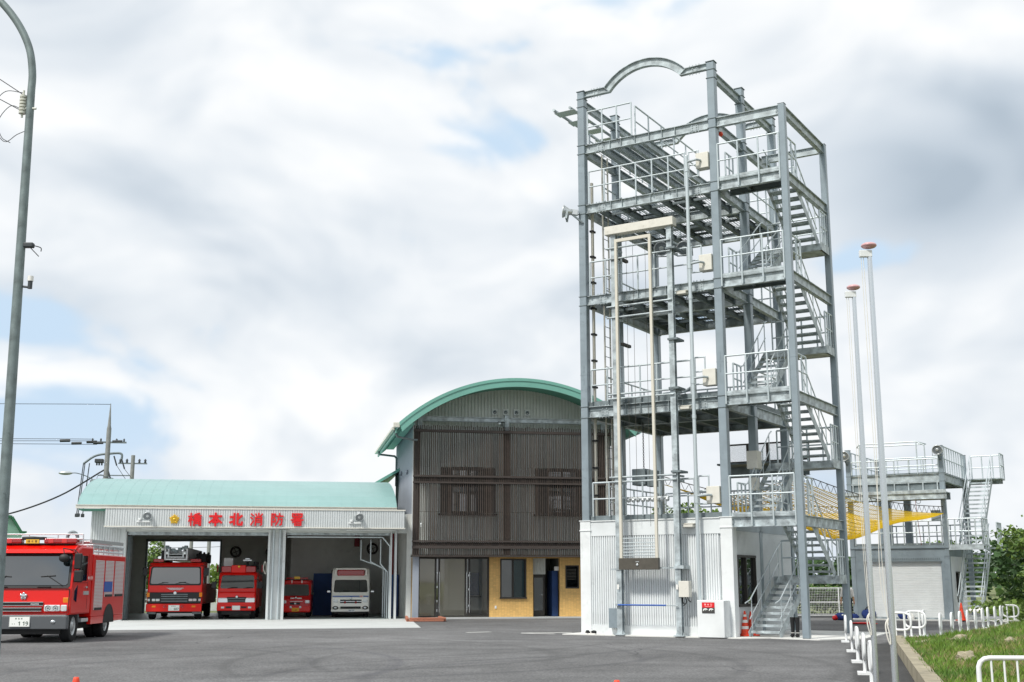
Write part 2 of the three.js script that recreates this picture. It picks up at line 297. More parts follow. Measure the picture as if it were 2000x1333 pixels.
// painted lines
for (const [x0, z0, x1, z1, w] of [[6.1, 14.4, 6.9, 14.15, 0.18], [7.72, 15.2, 9.35, 15.05, 0.2], [7.72, 15.25, 8.6, 16.0, 0.14]]) {
  const o = part('painted_line', bar([x0, 0.006, z0], [x1, 0.006, z1], w, 0.004), mat.paint); o.position.set(...BLD.pos); o.rotation.y = BLD.turn; o.userData = { kind: 'structure' };
}
// concrete kerb along the bank and strip under the barriers
struct('bank_kerb', [bar([KERB[0][0] + 0.1, 0.06, KERB[0][1]], [KERB[1][0] + 0.1, 0.06, KERB[1][1]], 0.24, 0.38), bar([KERB[1][0] + 0.1, 0.06, KERB[1][1]], [KERB[2][0], 0.03, KERB[2][1]], 0.24, 0.3)], mat.concreteOld);
struct('barrier_strip', bar([10.8, 0.0, -32.2], [19.2, 0.0, -46.6], 0.55, 0.12), mat.concrete);
// grass bank
{
  const nx = 90, nz = 110, pos = [], idx = [];
  for (let j = 0; j <= nz; j++) { const z = -5 - 55 * j / nz; for (let i = 0; i <= nx; i++) { const d = 0.12 + 42 * (i / nx) ** 2.2, x = edgeX(z) + d; pos.push(x, bankY(x, z), z); } }
  for (let j = 0; j < nz; j++) for (let i = 0; i < nx; i++) { const a = j * (nx + 1) + i, b = a + 1, c = a + nx + 1, d = c + 1; idx.push(a, b, c, b, d, c); }
  const g = new THREE.BufferGeometry(); g.setAttribute('position', new THREE.Float32BufferAttribute(pos, 3)); g.setIndex(idx); g.computeVertexNormals();
  const g2 = mergeVertices(g); g2.computeVertexNormals(); const m = struct('grass_bank', g2, std({ map: mottle([110, 104, 66], 0.6, 7, 51.1, 512, 0.25, 0.5), roughness: 1, bumpMap: grainAt(2), bumpScale: 0.02 }));
  // blades, a sheet nobody could count
  const r = rng(77), blade = new THREE.BufferGeometry(), bp = [];
  for (let k = 0; k < 5; k++) { const a = k * 1.26, l = 0.7 + 0.3 * ((k * 37) % 10) / 10, cx = Math.cos(a), sx = Math.sin(a), lean = 0.35 + 0.1 * (k % 3); const w = 0.055; bp.push(-sx * w, 0, cx * w, sx * w, 0, -cx * w, cx * lean * 0.55 + sx * w * 0.5, l * 0.62, sx * lean * 0.55 - cx * w * 0.5, -sx * w, 0, cx * w, cx * lean * 0.55 + sx * w * 0.5, l * 0.62, sx * lean * 0.55 - cx * w * 0.5, cx * lean * 1.2, l, sx * lean * 1.2); }
  blade.setAttribute('position', new THREE.Float32BufferAttribute(bp, 3)); blade.computeVertexNormals();
  const spots = [];
  for (let n = 0; n < 330000 && spots.length < 110000; n++) {
    const z = -11 - 38 * r() ** 0.8, x = edgeX(z) + 0.2 + r() * 16; if (x / -z > 0.47 || x / -z < 0.2) continue;
    const dens = fbm(x * 0.7, 9, z * 0.7, 4); if (dens < -0.1 && r() > 0.22) continue; spots.push([x, z, dens]);
  }
  const inst = new THREE.InstancedMesh(blade, phys({ color: 0xffffff, roughness: 0.85, transmission: 0.25, thickness: 0, side: THREE.DoubleSide }), spots.length), M4 = new THREE.Matrix4(), col = new THREE.Color(), e = new THREE.Euler(), qn = new THREE.Quaternion();
  spots.forEach(([x, z, dens], i) => {
    const s = (0.05 + r() * r() * 0.13) * (1 + Math.max(0, dens) * 2); e.set((r() - 0.5) * 0.4, r() * 6.3, (r() - 0.5) * 0.4); M4.compose(V(x, bankY(x, z) - 0.01, z), qn.setFromEuler(e), V(s, s * (0.8 + r() * 0.6), s)); inst.setMatrixAt(i, M4);
    const dry = r() < 0.1 + (dens < 0 ? 0.2 : 0) ? 1 : 0, q = 0.75 + r() * 0.5; const hue = 0.5 + 1.6 * fbm(x * 0.45, 6, z * 0.45, 3); col.setRGB((dry ? 0.34 : 0.09 + 0.1 * hue) * q, (dry ? 0.28 : 0.2 + 0.1 * hue) * q, (dry ? 0.13 : 0.025) * q); inst.setColorAt(i, col);
  });
  inst.name = 'bank_grass'; inst.userData = { kind: 'stuff', label: 'rough green grass growing over the bank beside the yard', category: 'grass' }; inst.castShadow = inst.receiveShadow = true; scene.add(inst);
  // loose stones lying in the grass
  const rocks = [[9.25, -27.9, 0.14, 'small pale angular stone in the grass beside the near flagpole'], [10.0, -27.6, 0.2, 'largest pale grey rock lying on the grass bank'], [10.35, -25.6, 0.13, 'pale rock in the grass just behind the white fence corner'], [7.9, -21.6, 0.18, 'flat pale rock half sunk in the bank near the flagpoles'], [12.6, -29.5, 0.15, 'brownish lump of stone on the upper grass bank'], [9.3, -20.2, 0.2, 'round grey boulder seen through the white fence bars']];
  for (const [x, z, s, label] of rocks) {
    const g0 = mergeVertices(new THREE.IcosahedronGeometry(s * 0.75, 3).deleteAttribute('normal').deleteAttribute('uv')); const p = g0.attributes.position;
    for (let i = 0; i < p.count; i++) { const v = V(p.getX(i), p.getY(i), p.getZ(i)), n = Math.round((1 + 1.5 * fbm(v.x * 7 + x, v.y * 7, v.z * 7 + z, 4)) * 7) / 7; p.setXYZ(i, v.x * n * 1.3, v.y * n * 0.8, v.z * n); }
    const gf = g0.toNonIndexed(); gf.computeVertexNormals(); const o = part('loose_rock', gf, mat.concreteOld); o.position.set(x, bankY(x, z) + s * 0.25, z); o.userData = { label, category: 'rock', group: 'stones in the grass' };
  }
}
// ---------------------------------------------------------------- kanji strokes on a 100 x 100 grid (y down)
const KANJI = {
  hashi: [[[2, 28], [36, 28]], [[20, 4], [20, 98]], [[19, 32], [4, 66]], [[21, 36], [36, 58]], [[84, 4], [52, 12]], [[44, 22], [98, 22]], [[70, 8], [46, 42]], [[70, 22], [97, 42]], [[58, 34], [84, 34], [84, 46], [58, 46], [58, 34]], [[46, 56], [96, 56], [96, 96], [86, 96]], [[46, 56], [46, 98]], [[60, 68], [82, 68], [82, 84], [60, 84], [60, 68]]],
  moto: [[[6, 26], [94, 26]], [[50, 4], [50, 98]], [[48, 28], [28, 58], [4, 76]], [[52, 28], [72, 58], [96, 76]], [[32, 72], [68, 72]]],
  kita: [[[36, 6], [36, 92]], [[6, 32], [36, 32]], [[4, 76], [36, 64]], [[62, 6], [62, 84], [68, 92], [94, 92], [97, 74]], [[94, 22], [64, 46]]],
  shou: [[[8, 8], [24, 20]], [[4, 34], [20, 46]], [[6, 94], [26, 62]], [[66, 2], [66, 34]], [[42, 8], [52, 26]], [[94, 8], [80, 26]], [[42, 36], [90, 36], [90, 92], [80, 96]], [[42, 36], [42, 98]], [[44, 54], [88, 54]], [[44, 72], [88, 72]]],
  bou: [[[10, 6], [10, 98]], [[10, 8], [36, 8], [24, 36], [38, 54], [34, 70], [22, 70]], [[70, 4], [70, 22]], [[44, 24], [98, 24]], [[64, 26], [58, 66], [40, 96]], [[62, 48], [90, 48], [86, 90], [74, 94]]],
  sho: [[[12, 6], [88, 6], [88, 26], [12, 26], [12, 6]], [[37, 6], [37, 26]], [[63, 6], [63, 26]], [[22, 40], [74, 40]], [[48, 30], [48, 54]], [[4, 54], [96, 54]], [[84, 32], [14, 74]], [[32, 64], [80, 64], [80, 96], [32, 96], [32, 64]], [[32, 80], [80, 80]]],
  sui: [[[50, 4], [50, 90], [40, 96]], [[10, 32], [38, 32], [8, 80]], [[88, 20], [58, 46]], [[54, 40], [94, 86]]],
  kuchi: [[[16, 14], [84, 14], [84, 92], [16, 92], [16, 14]]],
  sou: [[[8, 8], [20, 20]], [[6, 38], [22, 38], [22, 76], [6, 92]], [[22, 78], [40, 92], [96, 94]], [[44, 4], [52, 18]], [[84, 4], [74, 18]], [[36, 24], [94, 24]], [[34, 44], [98, 44]], [[66, 24], [62, 54], [36, 78]], [[66, 46], [94, 78]]],
};
function kanjiGeo(key, size, w, d) {                             // raised strokes, centred, facing +z
  const o = []; let z = 0; for (const line of KANJI[key]) { z += 0.0006; for (let i = 0; i + 1 < line.length; i++) { const [x0, y0] = line[i], [x1, y1] = line[i + 1], s = size / 100; const a = V((x0 - 50) * s, (50 - y0) * s, 0), b = V((x1 - 50) * s, (50 - y1) * s, 0), L = a.distanceTo(b) + w * 0.8; z += 0.0004;
    o.push(new THREE.BoxGeometry(L, w, d + z).rotateZ(Math.atan2(b.y - a.y, b.x - a.x)).translate((a.x + b.x) / 2, (a.y + b.y) / 2, (d + z) / 2)); } } return o; }
function kanjiDraw(x, keys, cx, cy, size, gap, col, lw) { x.strokeStyle = col; x.lineWidth = lw; x.lineCap = 'square'; keys.forEach((k, i) => { const ox = cx + (i - (keys.length - 1) / 2) * gap; for (const line of KANJI[k]) { x.beginPath(); line.forEach(([a, b], j) => x[j ? 'lineTo' : 'moveTo'](ox + (a - 50) * size / 100, cy + (b - 50) * size / 100)); x.stroke(); } }); }

function floodlight(parent, [x, y, z], turn, tilt, s = 1, name = 'floodlight') {
  const g = new THREE.Group(); g.name = name; g.position.set(x, y, z); g.rotation.set(tilt, turn, 0, 'YXZ'); parent.add(g);
  part('housing', [lathe([[0.001, -0.16], [0.09, -0.15], [0.1, -0.04], [0.19, 0.12], [0.21, 0.13], [0.2, 0.15], [0.19, 0.145]], 20).rotateX(Math.PI / 2).scale(s, s, s), bx(-0.07 * s, 0.07 * s, -0.08 * s, 0.08 * s, -0.32 * s, -0.15 * s)], mat.alu, g);
  part('lens', new THREE.CircleGeometry(0.188 * s, 20).translate(0, 0, 0.128 * s), mat.floodLens, g); part('lens_ring', new THREE.TorusGeometry(0.19 * s, 0.014 * s, 6, 24).translate(0, 0, 0.14 * s), mat.alu, g); part('bulb', new THREE.SphereGeometry(0.07 * s, 12, 8).scale(1, 1, 0.4).translate(0, 0, 0.13 * s), mat.alu, g);
  part('bracket', [bx(-0.22 * s, -0.2 * s, -0.25 * s, 0.02, -0.03, 0.03), bx(0.2 * s, 0.22 * s, -0.25 * s, 0.02, -0.03, 0.03), bx(-0.22 * s, 0.22 * s, -0.27 * s, -0.25 * s, -0.03, 0.03)], mat.galv, g);
  return g;
}

// ---------------------------------------------------------------- garage wing
{
  const g = thing('fire_station_garage', 'low fire station garage with pale green curved roof and two open bays', 'garage', BLD.pos, BLD.turn);
  // roof: barrel profile (z, y) run along x
  const prof = [[0.95, 4.72], [0.72, 4.92], [0.2, 5.22], [-0.5, 5.47], [-1.2, 5.68], [-2, 5.87], [-3, 6.05], [-4.2, 6.2], [-5.6, 6.3], [-7, 6.3], [-8.6, 6.2], [-10, 6.02], [-11.4, 5.7], [-12.6, 5.2], [-13.2, 4.72]];
  const under = prof.map(([z, y]) => [z, y - 0.12]).reverse();
  const roof = part('roof', across([...prof, ...under], -8.14, 5.0), mat.greenRoof, g);
  for (let i = 0; i <= 28; i++) { const x = -8.1 + i * 13.06 / 28, pts = prof.slice(0, 10); part('roof_seam', pts.slice(0, -1).map(([z, y], k) => bar([x, y - 0.006, z], [x, pts[k + 1][1] - 0.006, pts[k + 1][0]], 0.012, 0.02)), mat.greenRoof, roof); }
  part('gutter', [bx(-8.2, 5.0, 4.56, 4.69, 0.86, 1.02), bx(-8.2, 5.0, 4.69, 4.71, 0.84, 1.05)], mat.cream, g);
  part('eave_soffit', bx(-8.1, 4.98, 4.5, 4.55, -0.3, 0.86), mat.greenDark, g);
  for (const x of [-6.2, 0.02]) part('gutter_outlet', rod([x, 4.58, 0.94], [x, 4.45, 0.94], 0.035), mat.cream, g);
  // walls
  part('front_wall', [ribbed(1.42, 4.5, 0.1, 0.03).translate(-7.7, 0, 0), bx(-7.7, -6.28, 0, 4.5, -0.25, -0.05)], mat.silverSheet, g, { label: 'silver ribbed wall left of the bays' });
  part('side_wall', [bx(-7.72, -7.5, 0, 4.6, -12.8, -0.26)], mat.silverSheet, g);
  part('back_wall', wallWith(-7.49, 5.75, 0, 4.9, 0.2, [[-6.63, -3.01, 0.02, 3.63]]).translate(0, 0, -11.7), mat.garageWall, g);
  part('inner_wall', bx(-7.49, -7.4, 0.02, 4.5, -11.69, -0.26), mat.garageWall, g); part('inner_wall', bx(5.55, 5.76, 0.02, 4.5, -11.69, -0.02), mat.garageWall, g);
  part('partition', bx(0.6, 5.54, 0.02, 4.5, -8.2, -8.05), mat.garageWall, g, { label: 'grey partition wall behind the ambulance bay' });
  part('ceiling', bx(-7.49, 5.54, 4.2, 4.28, -11.69, -0.26), mat.garageWall, g);
  part('bay_floor', bx(-7.49, 5.54, -0.05, 0.016, -11.69, 0.0), mat.garageFloor, g);
  part('lintel', [bx(-6.28, 5.54, 3.66, 4.48, -0.3, -0.02)], mat.greySheet, g);
  part('lintel_track', [bx(-6.2, -0.42, 3.52, 3.655, -0.22, -0.1), bx(0.36, 4.8, 3.56, 3.655, -0.22, -0.1)], mat.galv, g);
  // canopy with ribbed fascia
  const can = part('canopy', [bx(-6.97, 5.31, 3.8, 3.9, -0.018, 1.27), bx(-6.97, 5.31, 3.9, 4.5, 1.18, 1.24), bx(-6.97, -6.9, 3.9, 4.52, 0, 1.2), bx(5.24, 5.31, 3.9, 4.52, 0, 1.2)], mat.silverSheet, g);
  part('fascia_sheet', ribbed(12.28, 0.72, 0.098, 0.028, 0.22).translate(-6.97, 3.83, 1.3), mat.silverSheet, can);
  part('fascia_trim', [bx(-7.0, 5.34, 3.79, 3.83, 1.2, 1.34), bx(-7.0, 5.34, 4.55, 4.6, 1.16, 1.33)], mat.cream, can);
  for (const [x0, x1] of [[-5.6, -3.4], [-3.1, -0.9], [0.5, 2.6], [2.9, 5]]) part('strip_lamp', rbx(x0, x1, 3.74, 3.79, 0.4, 0.55, 0.02), mat.white, can);
  // station name: six raised characters and the emblem
  const word = ['hashi', 'moto', 'kita', 'shou', 'bou', 'sho'];
  word.forEach((k, i) => { const c = part('letter', kanjiGeo(k, 0.52, k === 'moto' || k === 'kita' ? 0.085 : 0.058, 0.06), mat.signRed, g, { label: `red raised character ${['hashi', 'moto', 'kita', 'sho of fire', 'bo of fire', 'station'][i]} of the station name` }); c.position.set(-3.4 + i * 0.836, 4.13 + i * 0.005, 1.31); });
  { const pts = []; for (let i = 0; i < 60; i++) { const a = i / 60 * Math.PI * 2, r = 0.17 + 0.03 * Math.cos(a * 5); pts.push([Math.sin(a) * r, Math.cos(a) * r]); }
    const e = part('emblem', [extrude(pts, 0.03, 0.012), ...Array.from({ length: 10 }, (_, i) => { const a = i / 10 * Math.PI * 2; return new THREE.ConeGeometry(0.022, 0.09, 5).rotateZ(-a).translate(Math.sin(a) * 0.185, Math.cos(a) * 0.185, 0.03); }), new THREE.SphereGeometry(0.06, 12, 8).scale(1, 1, 0.6).translate(0, 0, 0.05), new THREE.TorusGeometry(0.11, 0.014, 6, 24).translate(0, 0, 0.045)], mat.gold, g, { label: 'gold fire service emblem before the red characters' }); e.position.set(-4.22, 4.12, 1.31); }
  floodlight(g, [-5.27, 4.28, 1.62], 0.1, 0.5, 0.9, 'floodlight'); floodlight(g, [3.35, 4.3, 1.62], 0.1, 0.5, 0.9, 'floodlight');
  for (const x of [-5.6, 3.05]) part('sensor', [rbx(x - 0.05, x + 0.05, 4.06, 4.16, 1.31, 1.42, 0.02), rbx(x - 0.12, x + 0.4, 3.99, 4.05, 1.31, 1.36, 0.01)], mat.white, g);
  // pillars, folding door leaves stacked beside them
  part('pillar', [bx(-6.42, -6.28, 0, 3.8, -0.019, 0.06), bx(-6.28, -6.24, 0, 3.66, -0.3, 0.04)], mat.silverSheet, g);
  part('pillar', [bx(-0.4, -0.3, 0, 3.78, -0.4, 0.08), bx(0.22, 0.34, 0, 3.78, -0.4, 0.08), bx(-0.29, 0.21, 0, 3.78, -0.35, -0.06)], mat.silverSheet, g, { label: 'silver centre pillar between the bays' });
  for (const x of [-0.17, 0.1]) part('drain_pipe', [rod([x, 0.02, 0.03], [x, 3.78, 0.03], 0.045, 10), rod([x, 3.3, 0.03], [x, 3.42, 0.03], 0.06, 10)], mat.rail, g);
  part('pillar', [bx(4.83, 4.9, 0, 3.78, -0.3, 0.06), bx(5.02, 5.12, 0, 3.78, -0.35, 0.02)], mat.silverSheet, g);
  for (let i = 0; i < 4; i++) part('folded_door_leaf', bx(-6.24 + i * 0.02, -6.22 + i * 0.02, 0.03, 3.5, -1.2 - i * 0.12, -0.4 - i * 0.12), mat.galvDark, g);
  for (let i = 0; i < 3; i++) part('folded_door_frame', pipe([[4.76 - i * 0.05, 0.03, -0.45 - i * 0.5], [4.76 - i * 0.05, 2.0 + i * 0.1, -0.45 - i * 0.5], [4.45 - i * 0.4, 2.35 + i * 0.1, -0.5 - i * 0.5], [4.45 - i * 0.4, 3.4, -0.5 - i * 0.5]], 0.03), mat.rail, g);
  part('door_track', pipe([[0.4, 3.48, -0.14], [4.5, 3.48, -0.14], [4.82, 3.1, -0.14], [4.82, 0.03, -0.14]], 0.03), mat.rail, g);
  // steel frame inside, painted dark red; blue board and service things
  for (const z of [-2.4, -4.6, -8.3]) part('red_steel_column', bx(-7.38, -7.1, 0.02, 4.19, z - 0.15, z + 0.15), mat.maroon, g);
  part('red_steel_column', bx(3.7, 3.95, 3.3, 4.19, -8.04, -7.8), mat.maroon, g); part('red_steel_column', bx(5.2, 5.5, 0.02, 4.19, -4.6, -4.3), mat.maroon, g);
  part('roof_beam', bx(-7.38, 5.5, 3.85, 4.19, -8.5, -8.25), mat.maroon, g);
  part('blue_partition_board', bx(1.7, 2.9, 0.02, 1.98, -6.3, -6.22), mat.blue, g, { label: 'blue board standing beside the ambulance' });
  part('blue_locker', bx(5.1, 5.5, 0.02, 1.9, -3.9, -3.2), mat.blue, g);
  for (const [x, y, z] of [[-2.2, 3.1, -11.6], [-0.4, 3.1, -11.6], [4.6, 3.2, -8.0]]) part('wall_fan', [new THREE.TorusGeometry(0.24, 0.05, 8, 20).translate(x, y, z), ...[0, 1, 2, 3].map((i) => bar([x, y, z], [x + Math.cos(i * 1.57 + 0.4) * 0.22, y + Math.sin(i * 1.57 + 0.4) * 0.22, z], 0.09, 0.02))], mat.frameDark, g);
  part('hose_loop', tube([[-0.46, 1.9, -0.2], [-0.56, 2.15, -0.2], [-0.5, 2.45, -0.2], [-0.44, 2.2, -0.2]], 0.018, 6, 24, true), mat.cream, g);
  // rear bay frame
  part('rear_bay_frame', [bx(-6.72, -6.63, 0.02, 3.7, -11.95, -11.66), bx(-3.01, -2.92, 0.02, 3.7, -11.95, -11.66), bx(-6.72, -2.92, 3.63, 3.73, -11.95, -11.66)], mat.galvDark, g);
}

// ---------------------------------------------------------------- main building
{
  const g = thing('fire_station_building', 'two storey fire station with arched green roof and dark slatted screen', 'building', BLD.pos, BLD.turn);
  const CX = 10.3, R = 7.87, TOP = 10.34, yOn = (x, off = 0) => TOP - R + Math.sqrt((R - off) ** 2 - (x - CX) ** 2);
  const X0 = 5.78, X1 = 14.82, ZB = -8.6;
  const arc = (xa, xb, off, n = 40) => Array.from({ length: n + 1 }, (_, i) => { const x = xa + (xb - xa) * i / n; return [x, yOn(x, off)]; });
  const roof = part('roof', extrude([...arc(4.8, 15.8, 0.0), ...arc(4.9, 15.7, 0.12).reverse()], 10.6).translate(0, 0, -8.9), mat.greenRoof, g);
  part('roof_front_band', extrude([...arc(4.98, 15.62, -0.01), ...arc(5.1, 15.5, 0.34).reverse()], 0.12).translate(0, 0, 1.7), mat.greenTrim, roof);
  part('roof_band_edge', extrude([...arc(4.96, 15.64, -0.045), ...arc(5.0, 15.6, 0.085).reverse()], 0.03).translate(0, 0, 1.82), mat.greenTrim, roof);
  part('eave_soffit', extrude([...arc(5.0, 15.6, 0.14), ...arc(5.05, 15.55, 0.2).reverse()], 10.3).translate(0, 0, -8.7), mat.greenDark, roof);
  part('eave_board', [bar([4.86, 7.98, 1.6], [4.86, 7.98, -8.9], 0.06, 0.2), bar([5.4, 8.3, -8.9], [5.4, 8.3, 1.6], 0.5, 0.05)], mat.greenTrim, roof);
  part('gutter', [bar([4.74, 8.08, 1.5], [4.74, 8.08, -8.9], 0.13, 0.11), rbx(4.72, 5.0, 8.1, 8.32, 1.5, 1.74, 0.02)], mat.cream, roof);
  part('rain_pipe', pipe([[4.8, 8.0, 1.3], [4.95, 7.75, 1.2], [5.65, 7.66, 0.95], [5.85, 7.66, 0.92]], 0.045), mat.galvDark, roof);
  part('rain_pipe', pipe([[4.76, 8.0, -7.4], [4.84, 7.86, -7.45], [5.6, 7.8, -7.6], [5.7, 7.7, -7.7], [5.7, 6.3, -7.7]], 0.05), mat.galvDark, roof);
  // walls of the upper storey: grey side wall, ribbed front
  part('side_wall', bx(X0, X0 + 0.2, 2.67, 8.6, ZB, -0.02), mat.sideWall, g, { label: 'plain blue grey side wall above the garage roof' });
  part('corner_trim', bx(X0 - 0.04, X0 + 0.06, 2.62, 8.62, -0.019, 0.06), mat.whiteWall, g);
  part('side_wall', bx(X1 - 0.2, X1, 0, 8.6, ZB, -0.02), mat.sideWall, g);
  part('rear_wall', bx(X0, X1, 0, 8.6, ZB - 0.2, ZB - 0.01), mat.sideWall, g);
  const wins = [[7.05, 9.4], [11.35, 13.7]], wy0 = 4.56, wy1 = 6.54;
  const up = part('upper_wall', [ribbed(X1 - X0 - 0.06, 0, 0.15, 0.045, 0.4, (x) => Math.max(0, yOn(X0 + 0.06 + x, 0.2) - 6.6)).translate(X0 + 0.06, 6.6, 0.0), ...[[X0 + 0.06, 7.0], [9.45, 11.3], [13.75, X1]].map(([a, b]) => ribbed(b - a, 1.98, 0.15, 0.045, 0.4).translate(a, 4.62, 0)), ribbed(X1 - X0 - 0.06, 1.9, 0.15, 0.045, 0.4).translate(X0 + 0.06, 2.7, 0)], mat.greySheet, g, { label: 'grey ribbed wall behind and above the screen' });
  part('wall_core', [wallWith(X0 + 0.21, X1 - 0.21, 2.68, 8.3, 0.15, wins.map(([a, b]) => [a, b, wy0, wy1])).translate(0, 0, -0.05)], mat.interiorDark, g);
  for (const x of [9.43, 9.93, 10.43, 10.93]) { const y = 9.1; const v = part('wall_vent', [rbx(x - 0.13, x + 0.13, y - 0.14, y + 0.14, 0.01, 0.06, 0.015), rbx(x - 0.15, x - 0.13, y - 0.22, y - 0.14, 0.01, 0.04, 0.004)], mat.silverSheet, g); part('vent_hood', [new THREE.TorusGeometry(0.065, 0.02, 6, 16).translate(x, y, 0.07), new THREE.SphereGeometry(0.062, 12, 6, 0, Math.PI * 2, 0, Math.PI / 2).rotateX(0.5).translate(x, y + 0.01, 0.06)], mat.galvDark, v); }
  for (const [z, y] of [[-2.4, 6.55], [-5.4, 6.75]]) { part('side_vent', [new THREE.SphereGeometry(0.11, 12, 8).scale(0.7, 1, 1).translate(X0 - 0.05, y, z), rod([X0 - 0.1, y - 0.02, z], [X0, y - 0.02, z], 0.09)], mat.sideWall, g); }
  // windows behind the screen
  for (const [a, b] of wins) {
    const w = part('upper_window', [bx(a - 0.05, a + 0.5, wy0, wy1, -0.1, 0.06), bx(b - 0.5, b + 0.05, wy0, wy1, -0.1, 0.06), bx(a + 0.5, b - 0.5, wy1 - 0.09, wy1 + 0.06, -0.1, 0.06), bx(a + 0.5, b - 0.5, wy0 - 0.02, wy0 + 0.08, -0.1, 0.06), bx((a + b) / 2 - 0.06, (a + b) / 2 + 0.06, wy0 + 0.08, wy1 - 0.09, -0.1, 0.03), bx(a + 0.5, b - 0.5, 6.1, 6.17, -0.1, 0.03), bx(a - 0.15, b + 0.15, wy0 - 0.1, wy0 - 0.03, -0.05, 0.2)], mat.frameDark, g);
    for (const [c, d] of [[a + 0.5, (a + b) / 2 - 0.06], [(a + b) / 2 + 0.06, b - 0.5]]) part('window_pane', bx(c, d, wy0 + 0.08, wy1 - 0.09, -0.02, -0.01), mat.glass, w);
  }
  // slatted screen hung in front
  const SZ = 0.9, scr = new THREE.Group(); scr.name = 'slat_screen'; scr.userData.label = 'dark brown screen of upright slats over the upper storey'; g.add(scr);
  const sx0 = 5.72, sx1 = 14.86, pitch = 0.084, nS = Math.floor((sx1 - sx0) / pitch), sg = metric(prep(new THREE.BoxGeometry(0.036, 5.62, 0.03))), rs = rng(3), sgs = [sg, metric(prep(new THREE.BoxGeometry(0.042, 5.58, 0.03))), metric(prep(new THREE.BoxGeometry(0.032, 5.66, 0.032)))];
  for (let i = 0; i < nS; i++) { const k = Math.floor(rs() * 3); shared('slat', sgs[Math.floor(rs() * 3)], mat.brownSlats[k], scr, [sx0 + i * pitch, 5.5 + (rs() - 0.5) * 0.05, SZ + (rs() - 0.5) * 0.006], [0, 0, (rs() - 0.5) * 0.002]); }
  for (const [y0, y1] of [[8.03, 8.14], [6.06, 6.14], [5.79, 5.86], [3.26, 3.33], [2.98, 3.1]]) part('screen_rail', [bx(sx0 - 0.03, sx1 + 0.03, y0, y1, SZ - 0.09, SZ - 0.035), bx(sx0 - 0.03, sx1 + 0.03, y0, y1, SZ + 0.035, SZ + 0.06)], mat.brown, g);
  part('screen_rail', bx(sx0, sx1, 5.865, 6.055, SZ - 0.16, SZ - 0.1), mat.brown, g); part('screen_rail', bx(sx0, sx1, 3.11, 3.25, SZ - 0.14, SZ - 0.1), mat.brown, g);
  for (const x of [5.86, 9.87, 14.2]) part('screen_post', bx(x - 0.13, x + 0.13, 2.72, 8.2, SZ - 0.36, SZ - 0.17), mat.brown, g);
  part('screen_bottom_sill', bx(sx0, sx1, 2.64, 2.69, -0.02, SZ + 0.02), mat.brown, g);
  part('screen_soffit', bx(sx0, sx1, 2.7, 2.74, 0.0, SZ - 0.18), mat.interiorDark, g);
  part('head_beam', hbeam([6.1, 8.75, SZ - 0.26], [14.4, 8.75, SZ - 0.26], 0.2, 0.16, 0.014), mat.galv, g);
  for (const x of [5.98, 9.87, 14.3]) part('head_post', [bx(x - 0.1, x + 0.1, 8.18, 8.86, SZ - 0.36, SZ - 0.16)], mat.galv, g);
  { const cam = part('wall_camera', [rod([9.62, 8.38, SZ + 0.1], [9.45, 8.44, SZ + 0.35], 0.06), rod([9.72, 8.3, SZ - 0.1], [9.6, 8.4, SZ + 0.12], 0.02), rbx(9.4, 9.72, 8.5, 8.53, SZ - 0.1, SZ + 0.4, 0.01)], mat.galvDark, g); }
  for (let i = 0; i < 1; i++) part('wall_lamp', [new THREE.SphereGeometry(0.04, 10, 8).translate(6.05, 4.02, SZ + 0.08), rod([6.05, 3.9, SZ + 0.06], [6.05, 3.98, SZ + 0.08], 0.015)], mat.white, g);
  // ground floor
  part('corner_column', bx(5.77, 6.03, 0, 2.68, 0.3, 0.55), mat.sideWall, g, { label: 'pale blue grey corner column' });
  part('tiled_wall', wallWith(9.21, X1, 0, 2.66, 0.22, [[9.69, 10.86, 0.84, 2.57], [11.17, 12.39, 0.0001, 2.6], [12.64, 13.26, 1.28, 2.29]]), mat.tiles, g, { label: 'yellow tiled ground floor wall' });
  part('tiled_wall', [bx(X0 + 0.0, X0 + 0.2, 0, 2.665, -3.6, -0.003)], mat.tiles, g, { label: 'yellow tiled return wall beside the garage' });
  part('side_glazing', [bx(X0 + 0.02, X0 + 0.12, 0, 2.665, -3.75, -3.61), bx(X0 + 0.02, X0 + 0.12, 0, 0.12, -7.4, -3.76), bx(X0 + 0.02, X0 + 0.12, 2.5, 2.66, -7.4, -3.76), bx(X0 + 0.02, X0 + 0.12, 0.12, 2.5, -5.2, -5.08), bx(X0 + 0.02, X0 + 0.12, 1.5, 1.56, -7.4, -3.76)], mat.frameDark, g);
  part('side_pane', bx(X0 + 0.05, X0 + 0.07, 0.1, 2.5, -7.4, -3.76), mat.glass, g);
  part('floor_step', bx(5.8, 14.9, 0, 0.06, -8.5, 0.35), mat.concrete, g);
  // entrance glazing
  const ent = part('entrance_frame', [bx(6.05, 6.13, 0.06, 2.66, -0.16, -0.04), bx(9.13, 9.2, 0.06, 2.66, -0.16, -0.04), bx(6.13, 9.13, 2.56, 2.66, -0.16, -0.04), bx(6.13, 9.13, 0.06, 0.12, -0.16, -0.04), ...[6.93, 8.26].flatMap((x) => [bx(x - 0.13, x - 0.06, 0.12, 2.56, -0.16, -0.04), bx(x + 0.03, x + 0.1, 0.12, 2.56, -0.17, -0.05)])], mat.frameDark, g);
  for (const [a, b] of [[6.13, 6.8], [7.03, 8.13], [8.36, 9.13]]) part('glass_pane', bx(a, b, 0.12, 2.56, -0.11, -0.1), mat.pane, ent);
  for (const x of [6.88, 8.22]) { part('door_gap_pane', bx(x, x + 0.08, 0.12, 2.56, -0.12, -0.115), mat.glass, ent); }
  for (const x of [7.0, 8.2, 8.33]) part('door_handle', pipe([[x, 0.25, -0.02], [x, 2.0, -0.02]], 0.016), mat.chrome, ent);
